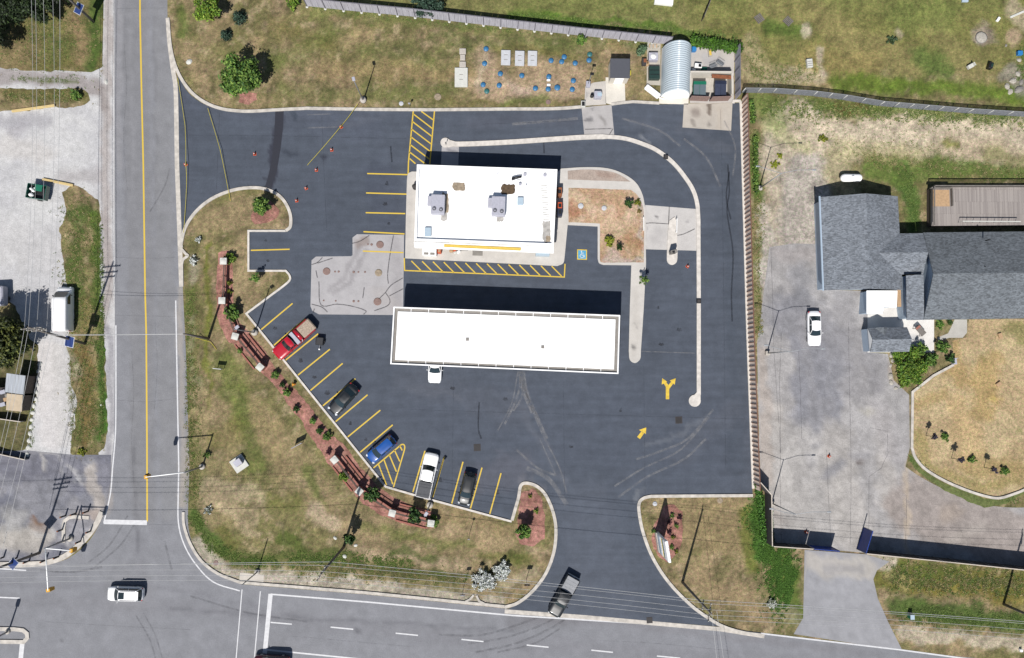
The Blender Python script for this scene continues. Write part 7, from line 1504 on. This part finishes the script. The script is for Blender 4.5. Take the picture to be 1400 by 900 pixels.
for u, v, r, lb in [(1219,486,.42,'topmost of the stones by the broad bush'),(1221,493,.36,'second stone down by the broad bush'),(1218,500,.3,'small third stone by the broad bush'),(1218,514,.5,'flat pale stone lower down by the broad bush'),(1219,523,.42,'lowest stone by the broad bush'),(1225,531,.34,'stone beside the light green bush')]: rock(u, v, r, lb, grp=GB)
GT = 'stone pile at the top right corner'
for u, v, r, lb in [(1392,101,.45,'square cream stone on top of the pile'),(1386,110,.55,'pale stone in the middle of the pile'),(1378,118,.5,'cream stone at the lower left of the pile'),(1382,125,.5,'lowest cream stone of the pile'),(1394,122,.7,'large grey slab stone in the pile'),(1397,112,.45,'grey stone at the right edge of the pile'),(1376,62,.25,'small grey stone below the brush heap'),(1394,82,.4,'tan stone at the right edge above the pile')]: rock(u, v, r, lb, 'stone' if 'grey' not in lb else 'gutter_grey', GT)
for u, v, r, lb in [(458,736,.3,'white stone near the lone dark green tree, west side'),(486,746,.3,'white stone at the foot of the lone dark green tree'),(471,761,.35,'pale stone in the ditch below the lone tree'),(145,112,.35,'white stone at the mouth of the farm track'),(258,84,.5,'pale rock on the lawn inside the road curve'),(138,554,.2,'small white stone on the west verge')]: rock(u, v, r, lb, 'cap_stone', 'scattered pale stones')
for k in range(11):
    u, v = 54.5-k*1.35-(.9 if k > 3 else 0), 502+k*10.2; rock(u, v, .42, f'garden edging stone, number {k+1} from the top of the row along the gravel lane', 'cap_stone', 'edging stones along the gravel lane') if False else None
GE = 'edging stones along the gravel lane'
ORD = ['first','second','third','fourth','fifth','sixth','seventh','eighth','ninth','tenth','eleventh','twelfth','thirteenth','fourteenth']
for k in range(14): u, v = 54-k*1.35, 498+k*9.5; rock(u, v, .38, f'pale edging stone, {ORD[k]} from the north end of the row along the gravel lane', 'cap_stone', GE)
# upper right field odds
def pallet(u, v, rz, lb):
    p = P(u, v, .1); t = thing('pallet', (p.x, p.y, 0), rz, lb, 'pallet', 'pallets and furniture in the north field')
    for k in range(6): b = MB(); b.box((0,-.5+k*.2,.13),(1.1,.13,.03)); b.build('top_board', 'pole_wood', t)
    for x in (-.45,0,.45): b = MB(); b.box((x,0,.055),(.1,1.15,.11)); b.build('runner', 'timber_dark', t)
pallet(1038,25.5,R(35),'grey pallet in the north field east of the short fence'); pallet(1077.5,29,R(45),'grey lattice pallet above the bare patches')
slab('garden_bench', 1107.5,86,.8,1.2,.5,'cap_stone','white slatted garden seat tipped over in the field','bench', .1, extra=lambda t,h_: [MB().box((0,y,h_+.015),(.7,.06,.03)).build('slat_bar','gutter_grey',t) for y in (-.4,-.1,.2)])
slab('white_box', 908,1,2.6,.9,.6,'white_paint','white container cut off by the top edge','container', -.1); slab('white_board', 1320,0.5,.9,.4,.3,'skylight','pale blue box at the top edge of the east field','box')
slab('garden_chair', 1328,90,.8,.55,.5,'cap_stone','pinkish white garden chair right of centre in the east field','chair', .5, extra=lambda t,h_: MB().box((.35,0,h_+.2),(.08,.5,.4)).build('chair_back','cap_stone',t))
slab('garden_grill', 1355.5,89,.6,.9,.7,'black','black garden grill standing alone in the east field','grill', -.3, extra=lambda t,h_: MB().box((.1,0,h_+.03),(.3,.5,.06), bev=.02).build('lid','green_dark',t))
slab('white_board', 1365.5,26,.35,.65,.3,'white_paint','small white block beside the fire pit','block', -.6); slab('long_board', 1391,19.5,2.2,.3,.15,'cap_stone','long pale green-white board at the top right corner','board', .42); slab('blue_tub', 1395.5,72,.7,.6,.5,'blue_bright','bright blue tub at the right edge by the brush heap','tub')
disc('fire_pit', 1342.5,51,.85,'stone','pale round fire pit ringed with ash in the east field','fire pit',None,.22,0,'gutter_grey')
slab('lawn_chair', 1306,494,.5,.9,.6,'metal_grey','grey lawn chair beside the kerbed lawn','chair', .1, extra=lambda t,h_: MB().box((0,.4,h_+.2),(.45,.08,.45)).build('chair_back','metal_grey',t))
slab('box_on_lawn', 1368.5,459,.5,.7,.3,'wood_new','upper small cardboard box on the dry lawn','box', .3); slab('box_on_lawn', 1366.5,525.5,.7,.55,.3,'wood_new','lower small cardboard box on the dry lawn','box', .6)
slab('green_cabinet', 1247.5,844,.5,.6,.9,'green_paint','small green utility cabinet on the south-east verge','cabinet', extra=lambda t,h_: MB().box((0,0,h_+.02),(.55,.65,.04)).build('lid','skylight',t))
slab('white_marker', 1397,890,.35,.35,.4,'white_paint','small white marker block at the bottom right corner','marker')
# timber beams on the yard
def beam(a, c, lb, wd=.35):
    A_, B2 = P(*a, .2), P(*c, .2); m = (A_+B2)/2; d_ = B2-A_; b = MB(); b.box((0,0,.15),(d_.length,wd,.28), rz=math.atan2(d_.y, d_.x), bev=.05); o = b.build('timber_beam', 'wood_tan'); o.location = (m.x, m.y, 0); tag(o, lb, 'timber beam', 'timber beams edging the gravel yard')
flat('wood_tan', C(226,200,140), .85, amt=.1, scale=3)
beam((16,152),(75,144),'yellowish timber beam along the farm track strip'); beam((58,245),(100,253.5),'pale timber beam pointing from the green trailer to the verge')
# left-edge sheds
def lean(u0, v0, u1, v1, h, mat, lb, rz=0, name='lean_to', h2=None):
    A_, B2 = P(u0, v0, h), P(u1, v1, h); m = (A_+B2)/2; w_, l_ = abs(B2.x-A_.x), abs(B2.y-A_.y); t = thing(name, (m.x, m.y, 0), rz, lb, 'shed'); h2 = h2 or h+.3
    b = MB(); b.box((0,0,(h-.15)/2),(w_*.92,l_*.92,h-.15)); b.build('wall', 'timber_dark', t); b = MB(); rampbox(b, [Vector(v) for v in ((-w_/2,-l_/2,h-.1),(w_/2,-l_/2,h-.1),(w_/2,l_/2,h2-.1),(-w_/2,l_/2,h2-.1))], [Vector(v) for v in ((-w_/2,-l_/2,h),(w_/2,-l_/2,h),(w_/2,l_/2,h2),(-w_/2,l_/2,h2))]); b.build('roof', mat, t)
flat('tin_roof', C(176,182,190), .5, .2, amt=.3, scale=2, stretch=(9,.3,1)); flat('canvas_tan', C(206,188,162), .9, amt=.1, scale=2)
lean(9,512,34,538,2.4,'tin_roof','old shed with a streaked tin roof beneath the big tree', R(-8), 'tin_shed'); lean(10,539,31,562,2.2,'canvas_tan','square tan-roofed shed joined below the tin shed', R(-6), 'small_shed'); lean(-30,530,9,555,1.6,'screen_dark','low dark clutter-covered lean-to on the left edge', 0)
for u, v, mt, lb in [(3,536,'metal_grey','grey box among the clutter at the left edge'),(8,546,'wood_new','tan box among the clutter at the left edge'),(3,553,'metal_grey','lower grey crate among the clutter at the left edge'),(10,541,'gutter_grey','small grey crate touching the tan shed')]: slab('junk_box', u, v, .7,.5,.4,mt,lb,'box', .3, 1.9, group='boxes on the dark lean-to')
